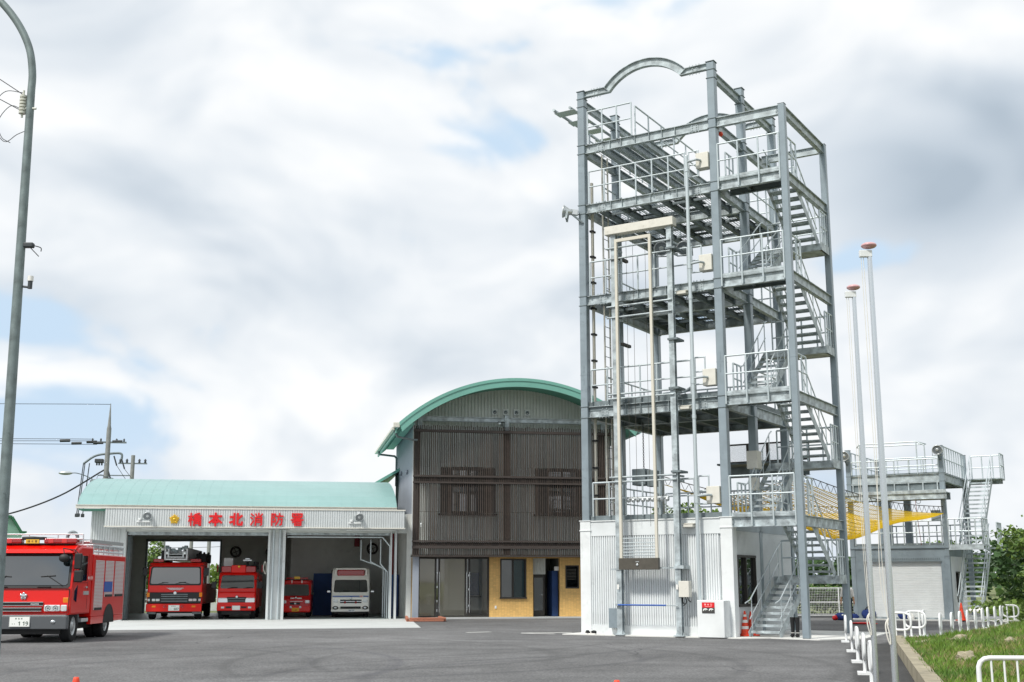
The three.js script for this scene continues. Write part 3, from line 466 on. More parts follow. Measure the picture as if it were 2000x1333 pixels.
  for (const [x, y] of [[6.9, 0.35], [6.9, 0.75], [6.9, 1.35], [6.9, 1.95], [8.28, 0.55], [8.28, 1.25], [8.28, 1.85]]) part('hinge', rbx(x - 0.025, x + 0.025, y - 0.05, y + 0.05, -0.04, -0.01, 0.008), mat.chrome, ent);
  // lobby behind the glass
  part('lobby_wall', [bx(6.0, 8.45, 0.06, 2.64, -2.2, -2.1), bx(6.0, 6.1, 0.06, 2.64, -2.09, -0.25)], mat.interior, g);
  part('lobby_wall', bx(8.42, 8.52, 0.06, 2.64, -4.0, -2.09), mat.interior, g); part('lobby_wall', bx(8.53, 9.5, 0.06, 2.64, -4.0, -3.9), std({ color: 0xa7aba4, roughness: 0.9 }), g);
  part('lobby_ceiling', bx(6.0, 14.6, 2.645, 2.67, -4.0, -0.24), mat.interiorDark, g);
  part('notice_board', bx(8.75, 9.35, 0.95, 2.0, -3.88, -3.84), mat.blue, g); part('lobby_shelf', [bx(8.7, 9.4, 0.86, 0.92, -3.88, -3.5)], mat.frameDark, g);
  part('lobby_wall', bx(9.52, 9.64, 0.06, 2.64, -4.0, -0.25), mat.interior, g);
  // tiled wall openings
  { const [a, b, c, d] = [9.69, 10.86, 0.84, 2.57]; const w = part('ground_window', [bx(a, a + 0.06, c, d, -0.2, 0.03), bx(b - 0.06, b, c, d, -0.2, 0.03), bx(a + 0.06, b - 0.06, d - 0.06, d, -0.2, 0.03), bx(a - 0.02, b + 0.02, c, c + 0.07, -0.2, 0.07), bx(10.24, 10.3, c + 0.07, d - 0.06, -0.19, -0.02)], mat.frameDark, g);
    part('window_pane', bx(a + 0.06, 10.24, c + 0.07, d - 0.06, -0.12, -0.11), mat.glass, w); part('window_pane', bx(10.3, b - 0.06, c + 0.07, d - 0.06, -0.08, -0.07), mat.tinted, w);
    part('curtain', bx(10.3, 10.85, c + 0.05, d - 0.05, -0.32, -0.28), std({ color: 0x6f8fae, roughness: 0.9 }), w); }
  { const w = part('louvre_window', [bx(12.64, 12.69, 1.28, 2.29, -0.18, 0.02), bx(13.21, 13.26, 1.28, 2.29, -0.18, 0.02), bx(12.69, 13.21, 2.24, 2.29, -0.18, 0.02), bx(12.69, 13.21, 1.28, 1.34, -0.18, 0.02)], mat.frameDark, g);
    for (let i = 0; i < 14; i++) part('louvre_blade', at(new THREE.BoxGeometry(0.51, 0.006, 0.07), 12.95, 1.39 + i * 0.062, -0.06, 0.7), mat.glass, w);
    part('louvre_back', bx(12.69, 13.21, 1.34, 2.24, -0.2, -0.17), mat.black, w); }
  part('recess_wall', [bx(11.0, 11.1, 0.06, 2.64, -2.3, -0.24), bx(12.44, 12.54, 0.06, 2.64, -2.3, -0.24), bx(11.11, 12.43, 0.06, 2.64, -2.4, -2.3)], mat.interiorDark, g);
  part('recess_sheet', ribbed(0.62, 0.72, 0.07, 0.03).translate(11.18, 1.9, -0.3), mat.greySheet, g);
  { const d = part('back_door', [bx(11.22, 11.78, 0.07, 1.88, -0.5, -0.45)], mat.frameDark, g); part('handle', pipe([[11.7, 1.0, -0.42], [11.6, 1.0, -0.42]], 0.015), mat.chrome, d); part('door_pane', bx(11.3, 11.7, 0.3, 1.75, -0.448, -0.44), mat.glass, d); }
  part('blue_door', [bx(12.1, 12.36, 0.07, 2.05, -1.4, -0.3)], mat.blue, g, { label: 'open blue door in the recess' });
  part('exit_sign', rbx(12.18, 12.38, 2.06, 2.24, -0.24, -0.18, 0.01), mat.white, g);
  part('wall_socket', rbx(9.45, 9.53, 0.42, 0.54, 0.001, 0.03, 0.006), mat.white, g);
  // lower rear wing whose eave shows behind
  part('rear_wing_roof', [extrude([[4.35, 6.28], [5.9, 7.2], [5.9, 7.05], [4.4, 6.16]], 8).translate(0, 0, -13.5 - 1.2), bar([4.4, 6.22, -6.6], [4.4, 6.22, -14.6], 0.1, 0.16)], mat.greenTrim, g);
}
// brick planter kerb by the entrance
{
  const t = thing('brick_planter_kerb', 'low red brick edging on the ground before the glass entrance', 'brick kerb', BLD.pos, BLD.turn);
  const bg = [prep(new RoundedBoxGeometry(0.2, 0.07, 0.095, 1, 0.008)), prep(new RoundedBoxGeometry(0.195, 0.068, 0.095, 1, 0.008))].map((q) => metric(q)); let n = 0;
  const run = (x0, z0, x1, z1, h) => { const L = Math.hypot(x1 - x0, z1 - z0), k = Math.round(L / 0.21), a = Math.atan2(-(z1 - z0), x1 - x0); for (let j = 0; j < h; j++) for (let i = 0; i < k; i++) { const f = (i + 0.5 + (j % 2 ? 0.2 : 0)) / k; if (f > 1) continue; shared('brick', bg[n++ % 2], mat.brickRed, t, [x0 + (x1 - x0) * f, 0.05 + j * 0.078, z0 + (z1 - z0) * f], [0, a, 0]); } };
  run(5.3, 3.9, 6.7, 3.9, 2); run(5.3, 3.7, 6.7, 3.7, 2); run(5.5, 0.7, 5.25, 3.9, 2); run(6.8, 1.6, 6.75, 3.9, 2);
}
// ---------------------------------------------------------------- steel drill tower
const railing = (p, name, a, b, h = 1.1, n = 4, opt = {}) => {   // tubular guard rail from a to b (local points on the deck edge)
  a = vec(a); b = vec(b); const o = [], r = opt.r ?? 0.028, drop = opt.drop ?? 0;
  const grp = new THREE.Group(); grp.name = name; p.add(grp);
  part('top_rail', rod(a.clone().add(V(0, h, 0)), b.clone().add(V(0, h, 0)), r, 8), mat.rail, grp);
  part('mid_rail', rod(a.clone().add(V(0, h * 0.52, 0)), b.clone().add(V(0, h * 0.52, 0)), r * 0.85, 8), mat.rail, grp);
  for (let i = 0; i <= n; i++) { const q = a.clone().lerp(b, i / n); part('post', rod(q.clone().add(V(0, -drop, 0)), q.clone().add(V(0, h, 0)), r, 8), mat.rail, grp); }
  return grp;
};
const gratingGeo = (w, d, pitch = 0.085, bh = 0.018) => { const o = []; const n = Math.floor(w / pitch); for (let i = 0; i <= n; i++) o.push(bx(-0.002 + i * w / n, 0.002 + i * w / n, -bh, 0, 0, -d)); for (let j = 0; j <= Math.floor(d / 0.3); j++) o.push(bx(0, w, -0.012, -0.006, -j * 0.3 - 0.003, -j * 0.3 + 0.003)); return merge(o); };
function stairFlight(p, x0, x1, a, b, n, inner = true) {         // a=[y,z] lower nosing, b=[y,z] upper; n risers
  const grp = new THREE.Group(); grp.name = 'stair_flight'; p.add(grp);
  const dy = (b[0] - a[0]) / n, dz = (b[1] - a[1]) / n, dir = Math.sign(dz);
  const tg = metric(merge([bx(x0 + 0.04, x1 - 0.04, -0.03, 0, -0.125, 0.125), bx(x0 + 0.04, x1 - 0.04, -0.07, -0.03, 0.112 * -dir, 0.125 * -dir)]));
  for (let i = 1; i < n; i++) shared('tread', tg, mat.galv, grp, [0, a[0] + dy * i, a[1] + dz * (i - 0.5)]);
  for (const x of [x0 + 0.02, x1 - 0.02]) part('stringer', bar([x, a[0] + dy * 0.2, a[1] - dz * 0.3], [x, b[0] - 0.08, b[1] - dz * 0.2], 0.012, 0.24), mat.galv, grp);
  for (const x of [x0 + 0.03, x1 - 0.03]) {
    const q = (f, h) => [x, a[0] + (b[0] - a[0]) * f + h, a[1] + (b[1] - a[1]) * f];
    part('handrail', pipe([[x, a[0] + 0.95, a[1] - dz * 1.2], q(0.02, 1.0), q(0.98, 1.0), [x, b[0] + 1.05, b[1] + dz * 0.6]], 0.02), mat.rail, grp);
    part('handrail', pipe([q(0.0, 0.5), q(0.98, 0.5)], 0.017), mat.rail, grp);
    for (const f of [0.06, 0.36, 0.66, 0.95]) part('baluster', rod(q(f, -0.1), q(f, 1.0), 0.017, 6), mat.rail, grp);
  }
  return grp;
}
{
  const g = thing('drill_tower', 'tall open steel training tower with outside stair and arched top beams', 'tower', TWR.pos, TWR.turn);
  const W = 4.6, S = 2.19, CW = 0.25, LV = [3.43, 7.0, 10.59, 13.66, 15.72], TOP = 17.63, ZM = -2.47, ZR = -5.53;
  const cols = []; for (const x of [0, W]) for (const z of [0, ZM, ZR]) cols.push([x - CW, x, z - CW, z]);
  for (const [x0, x1, z0, z1] of cols) {
    const c = part('column', [rbx(x0, x1, 0.02, TOP - 0.02, z0, z1, 0.03, 3)], mat.column, g);
    const ys = [...LV, ...LV.map((y, i) => y - (i < 2 ? 0.35 : 0.3)), TOP - 0.28, TOP - 0.3 - 0.26];
    part('joint_plate', ys.map((y) => bx(x0 - 0.018, x1 + 0.018, y - 0.009, y + 0.009, z0 - 0.018, z1 + 0.018)), mat.galvDark, c);
    part('cap_plate', bx(x0 - 0.02, x1 + 0.02, TOP - 0.02, TOP, z0 - 0.02, z1 + 0.02), mat.galvDark, c);
    part('splice', [bx(x0 - 0.005, x1 + 0.005, 8.02, 8.03, z0 - 0.005, z1 + 0.005), ...[[7.72, 7.95], [8.1, 8.33]].map(([a, b]) => bx((x0 + x1) / 2 - 0.012, (x0 + x1) / 2 + 0.012, a, b, z1, z1 + 0.012))], mat.column, c);
  }
  // stair side columns
  const SX = W + S;
  for (const [z0, z1] of [[-0.2, 0], [-4.27, -4.07]]) { const c = part('stair_column', rbx(SX - 0.2, SX, 0.03, LV[4] + 0.02, z0, z1, 0.025, 3), mat.column, g); part('cap_plate', bx(SX - 0.205, SX + 0.005, LV[4] + 0.02, LV[4] + 0.03, z0 - 0.005, z1 + 0.005), mat.galvDark, c); part('splice', bx(SX - 0.205, SX + 0.005, 7.96, 7.97, z0 - 0.005, z1 + 0.005), mat.column, c); }
  // bolted splice plates on beams
  const bolts = (par, x, y, z, h) => { const o = [bx(x - 0.13, x + 0.13, y - h + 0.05, y - 0.05, z, z + 0.01)]; for (const dx of [-0.07, 0.07]) for (const f of [0.25, 0.5, 0.75]) o.push(rod([x + dx, y - h * f, z + 0.01], [x + dx, y - h * f, z + 0.03], 0.018, 6)); for (const dx of [-0.16, -0.06, 0.06, 0.16]) o.push(rod([x + dx, y + 0.002, z + 0.05], [x + dx, y + 0.035, z + 0.05], 0.016, 6), rod([x + dx, y - h - 0.035, z + 0.05], [x + dx, y - h, z + 0.05], 0.016, 6)); return part('splice_plate', o, mat.galv, par); };
  const zc = -CW / 2;
  LV.forEach((y, i) => {
    const h = i < 2 ? 0.35 : 0.3, hw = i < 2 ? 0.17 : 0.15;
    if (i > 0) {
      for (const z of [0, ...(i < 4 ? [ZM, ZR] : [ZR])]) {
        const b = part('beam', hbeam([0.0, y, z + zc], [W - CW, y, z + zc], h, hw), mat.galv, g);
        if (z === 0) { bolts(b, 0.55, y, zc + 0.01, h); bolts(b, W - CW - 0.5, y, zc + 0.01, h); for (const x of [0.9, 1.3, 1.8, 2.3, 2.75, 3.2]) part('stiffener', bx(x - 0.005, x + 0.005, y - h + 0.018, y - 0.018, zc, zc + hw / 2 - 0.005), mat.galv, b); }
      }
      for (const x of [-zc - CW, W + zc]) for (const [za, zb] of [[-CW, ZM], [ZM - CW, ZR]]) part('beam', hbeam([x, y, za], [x, y, zb], h, hw), mat.galv, g);
    }
    // stair frame beams
    part('beam', hbeam([W, y, -0.1], [SX - 0.2, y, -0.1], 0.3, 0.15), mat.galv, g);
    part('beam', hbeam([SX - 0.1, y, -0.2], [SX - 0.1, y, -4.07], 0.3, 0.15), mat.galv, g);
    if (i === 4) part('beam', hbeam([W, y, -4.17], [SX - 0.2, y, -4.17], 0.26, 0.13), mat.galv, g);
    part('end_bolts', [0.08, 0.22].flatMap((dy) => [rod([SX - 0.26, y - dy, -0.02], [SX - 0.26, y - dy, -0.06], 0.016, 6), rod([W + 0.07, y - dy, -0.02], [W + 0.07, y - dy, -0.06], 0.016, 6)]), mat.galvDark, g);
  });
  // top: side beams and two arched beams
  for (const x of [-CW / 2, W - CW / 2]) for (const [za, zb] of [[-CW, ZM], [ZM - CW, ZR]]) part('top_beam', hbeam([x, TOP - 0.29, za], [x, TOP - 0.29, zb], 0.26, 0.15), mat.galv, g);
  for (const z of [zc, ZR + zc]) {
    const xa = 0.72, xb = W - CW - 0.72, mid = (xa + xb) / 2, hw = (xb - xa) / 2, sag = 0.68, R = (hw * hw + sag * sag) / (2 * sag), cy = TOP - 0.02 - 0.02 + sag - R;
    const o = []; const N = 22; const an = Math.asin(hw / R);
    const ring = (r0, r1, w) => { const pts = []; for (let i = 0; i <= N; i++) { const a = -an + 2 * an * i / N; pts.push([mid + Math.sin(a) * r1, cy + Math.cos(a) * r1]); } for (let i = N; i >= 0; i--) { const a = -an + 2 * an * i / N; pts.push([mid + Math.sin(a) * r0, cy + Math.cos(a) * r0]); } return extrude(pts, w).translate(0, 0, z - w / 2); };
    o.push(ring(R - 0.016, R, 0.15), ring(R - 0.27, R - 0.254, 0.15), ring(R - 0.254, R - 0.016, 0.012));
    const ar = part('arched_beam', o, mat.galv, g);
    const t0 = TOP - 0.035, dx = 0.27 * Math.sin(an), dy = 0.27 * Math.cos(an);
    for (const s of [0, 1]) { const mx = (x) => s ? W - CW - x : x, poly = [[0, t0], [xa, t0], [xa + dx, t0 - dy], [0, t0 - dy]].map(([x, y]) => [mx(x), y]); if (s) poly.reverse();
      const e = part('arch_end_beam', [extrude(poly, 0.012).translate(0, 0, z - 0.006), bx(mx(0), mx(xa), t0, t0 + 0.016, z - 0.075, z + 0.075), bx(mx(0), mx(xa + dx), t0 - dy - 0.016, t0 - dy, z - 0.075, z + 0.075), bar([mx(xa), t0 + 0.01, z], [mx(xa + dx), t0 - dy - 0.01, z], 0.012, 0.15, V(0, 0, 1))], mat.galv, ar); }
    bolts(ar, 0.42, TOP - 0.02, z + 0.01, 0.26); bolts(ar, W - CW - 0.42, TOP - 0.02, z + 0.01, 0.26);
  }
  // decks: joists, plates and open grating
  const deck = (y, xa, xb, plates) => {
    const d = new THREE.Group(); d.name = 'deck'; g.add(d);
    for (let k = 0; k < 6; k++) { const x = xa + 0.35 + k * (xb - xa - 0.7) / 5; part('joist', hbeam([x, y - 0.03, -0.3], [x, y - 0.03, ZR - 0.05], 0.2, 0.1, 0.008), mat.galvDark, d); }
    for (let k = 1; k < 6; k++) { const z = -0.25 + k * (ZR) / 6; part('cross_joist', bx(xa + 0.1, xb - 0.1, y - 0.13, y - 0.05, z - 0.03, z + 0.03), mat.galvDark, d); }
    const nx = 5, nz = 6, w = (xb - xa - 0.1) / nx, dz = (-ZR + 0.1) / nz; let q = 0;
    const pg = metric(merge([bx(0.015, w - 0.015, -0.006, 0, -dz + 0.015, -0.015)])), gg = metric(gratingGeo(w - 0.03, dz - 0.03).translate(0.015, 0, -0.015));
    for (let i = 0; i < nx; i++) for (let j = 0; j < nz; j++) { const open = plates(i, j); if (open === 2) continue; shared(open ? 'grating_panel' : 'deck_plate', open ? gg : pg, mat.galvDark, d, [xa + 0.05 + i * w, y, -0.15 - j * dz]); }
    return d;
  };
  deck(LV[3] + 0.005, 0, W - CW, (i, j) => ((i * 7 + j * 5) % 9 < 7 ? 1 : 0));
  deck(LV[2] + 0.005, 0, W - CW, (i, j) => ((i * 5 + j * 3) % 8 < 4 ? 1 : 0));
  // level 2 and 1: solid slabs with a dark kerb
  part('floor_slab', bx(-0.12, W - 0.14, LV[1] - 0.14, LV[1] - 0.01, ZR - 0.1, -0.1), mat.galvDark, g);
  part('kerb', [bx(0.0, W - CW, LV[1] + 0.004, LV[1] + 0.16, -0.2, -0.1), bx(W - 0.16, W - 0.06, LV[1] + 0.004, LV[1] + 0.16, ZR, -CW)], mat.galvDark, g);
  for (let k = 0; k < 4; k++) part('joist', hbeam([0.6 + k, LV[1] - 0.15, -0.3], [0.6 + k, LV[1] - 0.15, ZR - 0.05], 0.2, 0.1, 0.008), mat.galvDark, g);
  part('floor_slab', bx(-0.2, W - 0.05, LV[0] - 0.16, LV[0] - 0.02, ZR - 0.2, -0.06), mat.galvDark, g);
  part('kerb', bx(0.02, W - CW, LV[0] + 0.01, LV[0] + 0.15, -0.2, -0.09), mat.galvDark, g);
  // level 5 walkway at the left and the pale channel beams
  for (const [x, m] of [[0.55, mat.galv], [1.1, mat.galv], [1.55, mat.galv], [2.0, mat.galv]]) part('walkway_beam', hbeam([x, LV[4] - 0.02, -0.2], [x, LV[4] - 0.02, ZR], 0.26, 0.14), m, g);
  { const gg = metric(gratingGeo(1.5, 5.2)); const o = shared('grating_panel', gg, mat.galvDark, g, [0.05, LV[4] + 0.02, -0.2]); }
  railing(g, 'guard_rail', [0.12, LV[4], -0.02], [1.72, LV[4], -0.02], 1.12, 3);
  railing(g, 'guard_rail', [1.72, LV[4], -0.3], [1.72, LV[4], ZR], 1.1, 5);
  railing(g, 'guard_rail', [0.0, LV[4], -0.4], [0.0, LV[4], ZR], 0.5, 5);
  // pipes that jut out at the left of the top
  part('outrigger_pipe', rod([-0.95, TOP - 0.62, 0.35], [-0.95, TOP - 0.62, -4.5], 0.05, 10), mat.galv, g);
  part('outrigger_pipe', rod([-0.45, TOP - 0.56, 0.15], [-0.45, TOP - 0.56, -4.5], 0.05, 10), mat.galv, g);
  for (const z of [0.05, -0.9, -1.9, -2.9, -3.9]) part('outrigger_plate', bx(-1.0, -0.26, TOP - 0.69, TOP - 0.68, z - 0.25, z + 0.18), mat.alu, g);
  // guard rails on the front of each deck, at the back and the left
  for (const i of [0, 1, 2, 3]) {
    const y = LV[i] + (i < 2 ? 0.12 : 0);
    railing(g, 'guard_rail', [0.14, y, -0.02], [3.52, y, -0.02], 1.1 - (i < 2 ? 0.06 : 0), 6);
    part('gate_loop', [...pipe([[3.66, y + 0.28, -0.02], [3.66, y + 1.1, -0.02], [3.98, y + 1.1, -0.02], [3.98, y + 0.28, -0.02], [3.66, y + 0.28, -0.02]], 0.024), rod([3.66, y + 0.66, -0.02], [3.98, y + 0.66, -0.02], 0.02)], mat.rail, g);
    railing(g, 'guard_rail', [0.1, y, ZR - 0.1], [W - 0.3, y, ZR - 0.1], 1.05, 5);
    railing(g, 'guard_rail', [-0.1, y, -1.5], [-0.1, y, ZR + 0.1], 1.05, 4);
    railing(g, 'guard_rail', [W - 0.05, y, -2.9], [W - 0.05, y, ZR + 0.1], 1.05, 3);
    railing(g, 'guard_rail', [W + 0.02, LV[i] + 0.05, 0.0], [SX - 0.22, LV[i] + 0.05, 0.0], 1.12, 3, { drop: 0.32 });
  }
  // front landings, half landings and flights
  LV.slice(0, 4).forEach((y, i) => {
    const l = part('landing', [bx(W + 0.02, SX - 0.2, y + 0.005, y + 0.05, -1.05, -0.02), bx(W + 0.02, SX - 0.2, y + 0.05, y + 0.12, -0.03, -0.015)], mat.galv, g);
    part('landing_joist', [hbeam([W + 0.7, y, -0.17], [W + 0.7, y, -1.05], 0.15, 0.08), hbeam([W, y, -1.05], [SX - 0.2, y, -1.05], 0.2, 0.1)], mat.galvDark, l);
  });
  const half = [(0 + LV[0]) / 2, (LV[0] + LV[1]) / 2, (LV[1] + LV[2]) / 2, (LV[2] + LV[3]) / 2];
  half.forEach((y, i) => {
    const l = part('half_landing', [bx(W + 0.12, SX - 0.04, y - 0.02, y + 0.01, -4.05, -3.25), bx(W + 0.12, SX - 0.04, y - 0.2, y + 0.02, -3.26, -3.24), bx(SX - 0.04, SX - 0.025, y - 0.2, y + 0.06, -4.05, -3.24), bx(W + 0.12, SX - 0.04, y - 0.2, y + 0.06, -4.06, -4.05), bx(W + 0.2, SX - 0.1, y - 0.19, y - 0.18, -4.04, -3.3)], mat.galv, g);
    railing(g, 'guard_rail', [SX - 0.06, y + 0.03, -3.28], [SX - 0.06, y + 0.03, -4.02], 1.1, 3); railing(g, 'guard_rail', [W + 0.15, y + 0.03, -4.02], [SX - 0.06, y + 0.03, -4.02], 1.1, 4);
    const lo = i ? LV[i - 1] : 0.03, n = i ? Math.round((y - lo) / 0.2) : 9;
    if (i) stairFlight(g, W + 0.16, W + 1.06, [lo, -1.05], [y, -3.25], n); else stairFlight(g, W + 0.3, W + 1.25, [0.03, -0.45], [y, -3.25], 10);
    stairFlight(g, W + 1.16, W + 2.06, [y, -3.25], [LV[i], -1.05], Math.round((LV[i] - y) / 0.2));
  });
  railing(g, 'guard_rail', [W + 1.12, LV[4] - 2.0, -1.0], [SX - 0.1, LV[4] - 2.0, -1.0], 0.3, 2);
  for (const i of [0, 1, 2, 3]) { const y = LV[i] + 0.05; railing(g, 'guard_rail', [W + 0.14, y, -0.35], [W + 0.14, y, -1.0], 0.95, 2); railing(g, 'guard_rail', [SX - 0.06, y, -0.25], [SX - 0.06, y, -1.1], 1.05, 2); }
  // ground floor room
  part('front_wall', [ribbed(4.2, 2.66, 0.075, 0.035, 0.4).translate(0.05, 0.3, -0.01)], mat.whiteWall, g, { label: 'white ribbed ground floor wall' });
  part('front_wall_band', [bx(-0.02, W - 0.2, 2.96, 3.43, -0.2, 0.0)], mat.whiteWall, g);
  part('front_wall_base', [bx(-0.02, W - 0.2, 0.02, 0.3, -0.2, 0.005)], mat.whiteWall, g);
  part('wall_core', [bx(-0.1, W - 0.1, 0.03, 2.97, -0.2, -0.06), bx(-0.24, -0.1, 0.03, 3.2, ZR - 0.2, -0.2), bx(-0.1, W - 0.06, 0.03, 3.2, ZR - 0.2, ZR)], mat.whiteWall, g);
  part('column_casing', [rbx(-0.31, 0.05, 0.02, 3.43, -0.3, 0.03, 0.015, 1)], mat.white, g); part('column_casing', [rbx(W - 0.3, W + 0.07, 0.02, 3.43, -0.3, 0.03, 0.015, 1)], mat.white, g);
  for (const y of [3.43, 3.13]) part('casing_band', [bx(-0.33, 0.07, y - 0.012, y + 0.012, -0.32, 0.05), bx(W - 0.32, W + 0.09, y - 0.012, y + 0.012, -0.32, 0.05)], mat.white, g);
  part('front_wall_ledge', bx(0.05, W - 0.3, 3.4, 3.425, -0.1, 0.03), mat.white, g);
  for (const [za, zb, y0, y1] of [[-0.3, -0.5, 0.1, 3.05], [-0.5, -1.98, 2.33, 3.05], [-0.5, -1.98, 0.1, 0.88], [-1.98, -5.4, 0.1, 3.05]]) part('right_wall', ribbed(za - zb, y1 - y0, 0.1, 0.04, 0.4).rotateY(Math.PI / 2).translate(W - 0.01, y0, za), mat.whiteWall, g);
  part('wall_core', [bx(W - 0.2, W - 0.07, 0.03, 0.88, -5.4, -0.2), bx(W - 0.2, W - 0.07, 2.33, 3.2, -5.4, -0.2), bx(W - 0.2, W - 0.07, 0.88, 2.33, -5.4, -1.98)], mat.whiteWall, g);
  part('upper_strip', bx(W - 0.06, W + 0.0, 3.05, 3.4, -5.4, -0.3), mat.column, g);
  { const w = part('side_window', [bx(W - 0.16, W + 0.03, 0.86, 0.94, -2.0, -0.46), bx(W - 0.16, W + 0.03, 2.28, 2.35, -2.0, -0.46), bx(W - 0.16, W + 0.02, 0.94, 2.28, -0.53, -0.47), bx(W - 0.16, W + 0.02, 0.94, 2.28, -2.0, -1.94), bx(W - 0.14, W - 0.01, 0.94, 2.28, -1.28, -1.2)], mat.frameDark, g); part('window_pane', bx(W - 0.1, W - 0.09, 0.94, 2.28, -1.2, -0.53), mat.glass, w); part('window_pane', bx(W - 0.07, W - 0.06, 0.94, 2.28, -1.94, -1.28), mat.glass, w); }
  // lift rig on the front: two posts, header, guide frame, dark weight panel
  const Z = 0.35;
  for (const x of [1.19, 3.1]) { part('lift_post', [bx(x - 0.085, x + 0.085, 0.06, 12.35, Z + 0.05, Z + 0.062), bx(x - 0.085, x + 0.085, 0.06, 12.35, Z - 0.1, Z - 0.088), bx(x - 0.006, x + 0.006, 0.06, 12.35, Z - 0.088, Z + 0.05)], mat.galv, g); part('post_foot', [bx(x - 0.16, x + 0.16, 0.03, 0.06, Z - 0.16, Z + 0.14), extrude([[-0.14, 0], [0.14, 0], [0.06, 0.18], [-0.06, 0.18]], 0.012).translate(x, 0.06, Z + 0.01)], mat.galv, g); }
  part('lift_header', rbx(0.93, 3.28, 12.35, 12.62, Z - 0.15, Z + 0.15, 0.012, 1), mat.cream, g);
  for (const [y, dy] of [[4.55, 0.14], [7.1, 0.14], [9.66, 0.35], [11.55, 0.35]]) for (const yy of [y, y + dy]) part('lift_tie', [rod([0.95, yy, Z + 0.09], [3.15, yy, Z + 0.09], 0.03), ...[1.19, 3.1].map((x) => bar([x, yy - 0.02, Z], [x + 0.05, yy - 0.02, -0.1], 0.06, 0.06))], mat.galv, g);
  for (const y of [4.75, 7.25, 8.75, 11.6]) part('lift_bracket', [bx(3.0, 3.32, y, y + 0.06, -0.05, Z + 0.14)], mat.galvDark, g);
  part('guide_frame', [bx(1.3, 1.38, 2.0, 12.05, Z + 0.12, Z + 0.2), bx(2.46, 2.54, 2.0, 12.05, Z + 0.12, Z + 0.2), bx(1.3, 2.54, 12.05, 12.15, Z + 0.12, Z + 0.2)], mat.creamTube, g);
  part('weight_panel', [rbx(1.27, 2.56, 1.93, 2.27, Z + 0.1, Z + 0.22, 0.008, 1)], mat.panelBrown, g); part('panel_badge', [new THREE.SphereGeometry(0.04, 12, 8).scale(1, 1, 0.5).translate(1.88, 2.07, Z + 0.23), bx(1.83, 1.94, 2.15, 2.17, Z + 0.22, Z + 0.226)], mat.alu, g);
  part('panel_grille', [...[2.35, 2.44, 2.53, 2.62, 2.72, 2.85].map((y) => rod([1.38, y, Z + 0.15], [2.46, y, Z + 0.15], 0.014, 6)), ...[1.5, 1.7, 1.9, 2.1, 2.3].map((x) => rod([x, 2.27, Z + 0.15], [x, 2.85, Z + 0.15], 0.006, 5))], mat.rail, g);
  part('roller_bar', [rod([1.36, 4.05, 0.12], [2.75, 4.05, 0.12], 0.05), ...Array.from({ length: 9 }, (_, i) => new THREE.SphereGeometry(0.07, 10, 6).translate(1.42 + i * 0.16, 4.0, 0.12))], mat.alu, g);
  part('lift_tie', [bx(0.95, 1.3, 1.92, 1.97, Z - 0.05, Z + 0.08), bx(2.54, 3.25, 1.96, 2.0, Z - 0.05, Z + 0.06), bx(3.0, 3.3, 1.95, 2.05, 0, Z + 0.1)], mat.galv, g);
  part('blue_bar', [rod([1.18, 0.905, Z + 0.14], [2.74, 0.905, Z + 0.14], 0.022)], mat.blueBar, g, { label: 'blue horizontal bar across the lift posts' }); part('bar_end', [rod([2.74, 0.905, Z + 0.14], [3.1, 0.9, Z + 0.12], 0.016), bx(1.1, 1.25, 0.87, 0.94, Z, Z + 0.13)], mat.galv, g);
  part('post_label', [bx(1.16, 1.22, 1.36, 1.5, Z + 0.125, Z + 0.127), bx(3.06, 3.12, 1.36, 1.5, Z + 0.125, Z + 0.127)], mat.coneWhite, g);
  { const b = part('control_box', [rbx(3.12, 3.44, 1.14, 1.6, 0.22, Z + 0.09, 0.012)], mat.cream, g); part('cable', [tube([[3.2, 1.14, 0.3], [3.18, 1.02, 0.3], [3.24, 0.92, 0.26]], 0.014), tube([[3.27, 1.14, 0.3], [3.3, 1.0, 0.3], [3.2, 0.9, 0.26]], 0.014), tube([[3.34, 1.14, 0.3], [3.36, 1.05, 0.28], [3.4, 1.0, 0.2]], 0.014)], mat.black, b); }
  { const b = part('meter_box', [rbx(0.72, 1.02, 0.22, 0.8, 0.01, 0.2, 0.01)], mat.column, g); part('box_side', [rbx(1.02, 1.1, 0.24, 0.82, 0.02, 0.18, 0.008), bx(1.08, 1.18, 0.42, 0.45, 0.1, Z), bx(1.08, 1.18, 0.66, 0.69, 0.1, Z)], mat.cream, b); part('cable', tube([[0.95, 0.22, 0.12], [1.0, 0.12, 0.14], [1.14, 0.1, 0.16]], 0.012), mat.black, b); }
  for (const y of [3.25, 6.75, 10.3]) part('work_lamp', [rbx(3.2, 3.52, y - 0.1, y - 0.02, 0.0, 0.2, 0.015), bx(3.15, 3.55, y, y + 0.02, -0.05, 0.15)], mat.cream, g);
  // standpipe with outlet boxes
  part('standpipe', [rod([3.68, 0.9, 0.22], [3.68, 14.55, 0.22], 0.055, 14), ...[3.9, 7.45, 11.0, 14.1, 6.4, 10.05].map((y) => rod([3.68, y - 0.06, 0.22], [3.68, y + 0.06, 0.22], 0.068, 14)), new THREE.SphereGeometry(0.055, 12, 8).translate(3.68, 14.55, 0.22)], mat.rail, g);
  for (const y of [LV[0] + 0.62, LV[1] + 0.55, LV[2] + 0.5, LV[3] + 0.7]) { part('outlet_branch', [...pipe([[3.68, y, 0.22], [4.02, y + 0.02, 0.24], [4.1, y + 0.02, 0.1]], 0.036, 10)], mat.galv, g); part('outlet_box', rbx(3.93, 4.34, y - 0.22, y + 0.28, -0.22, 0.08, 0.012), mat.cream, g); }
  // inlet housing at the foot, with its sign
  const inlet = part('inlet_housing', rbx(3.7, 4.52, 0.02, 1.06, -0.01, 0.5, 0.02), mat.white, g);
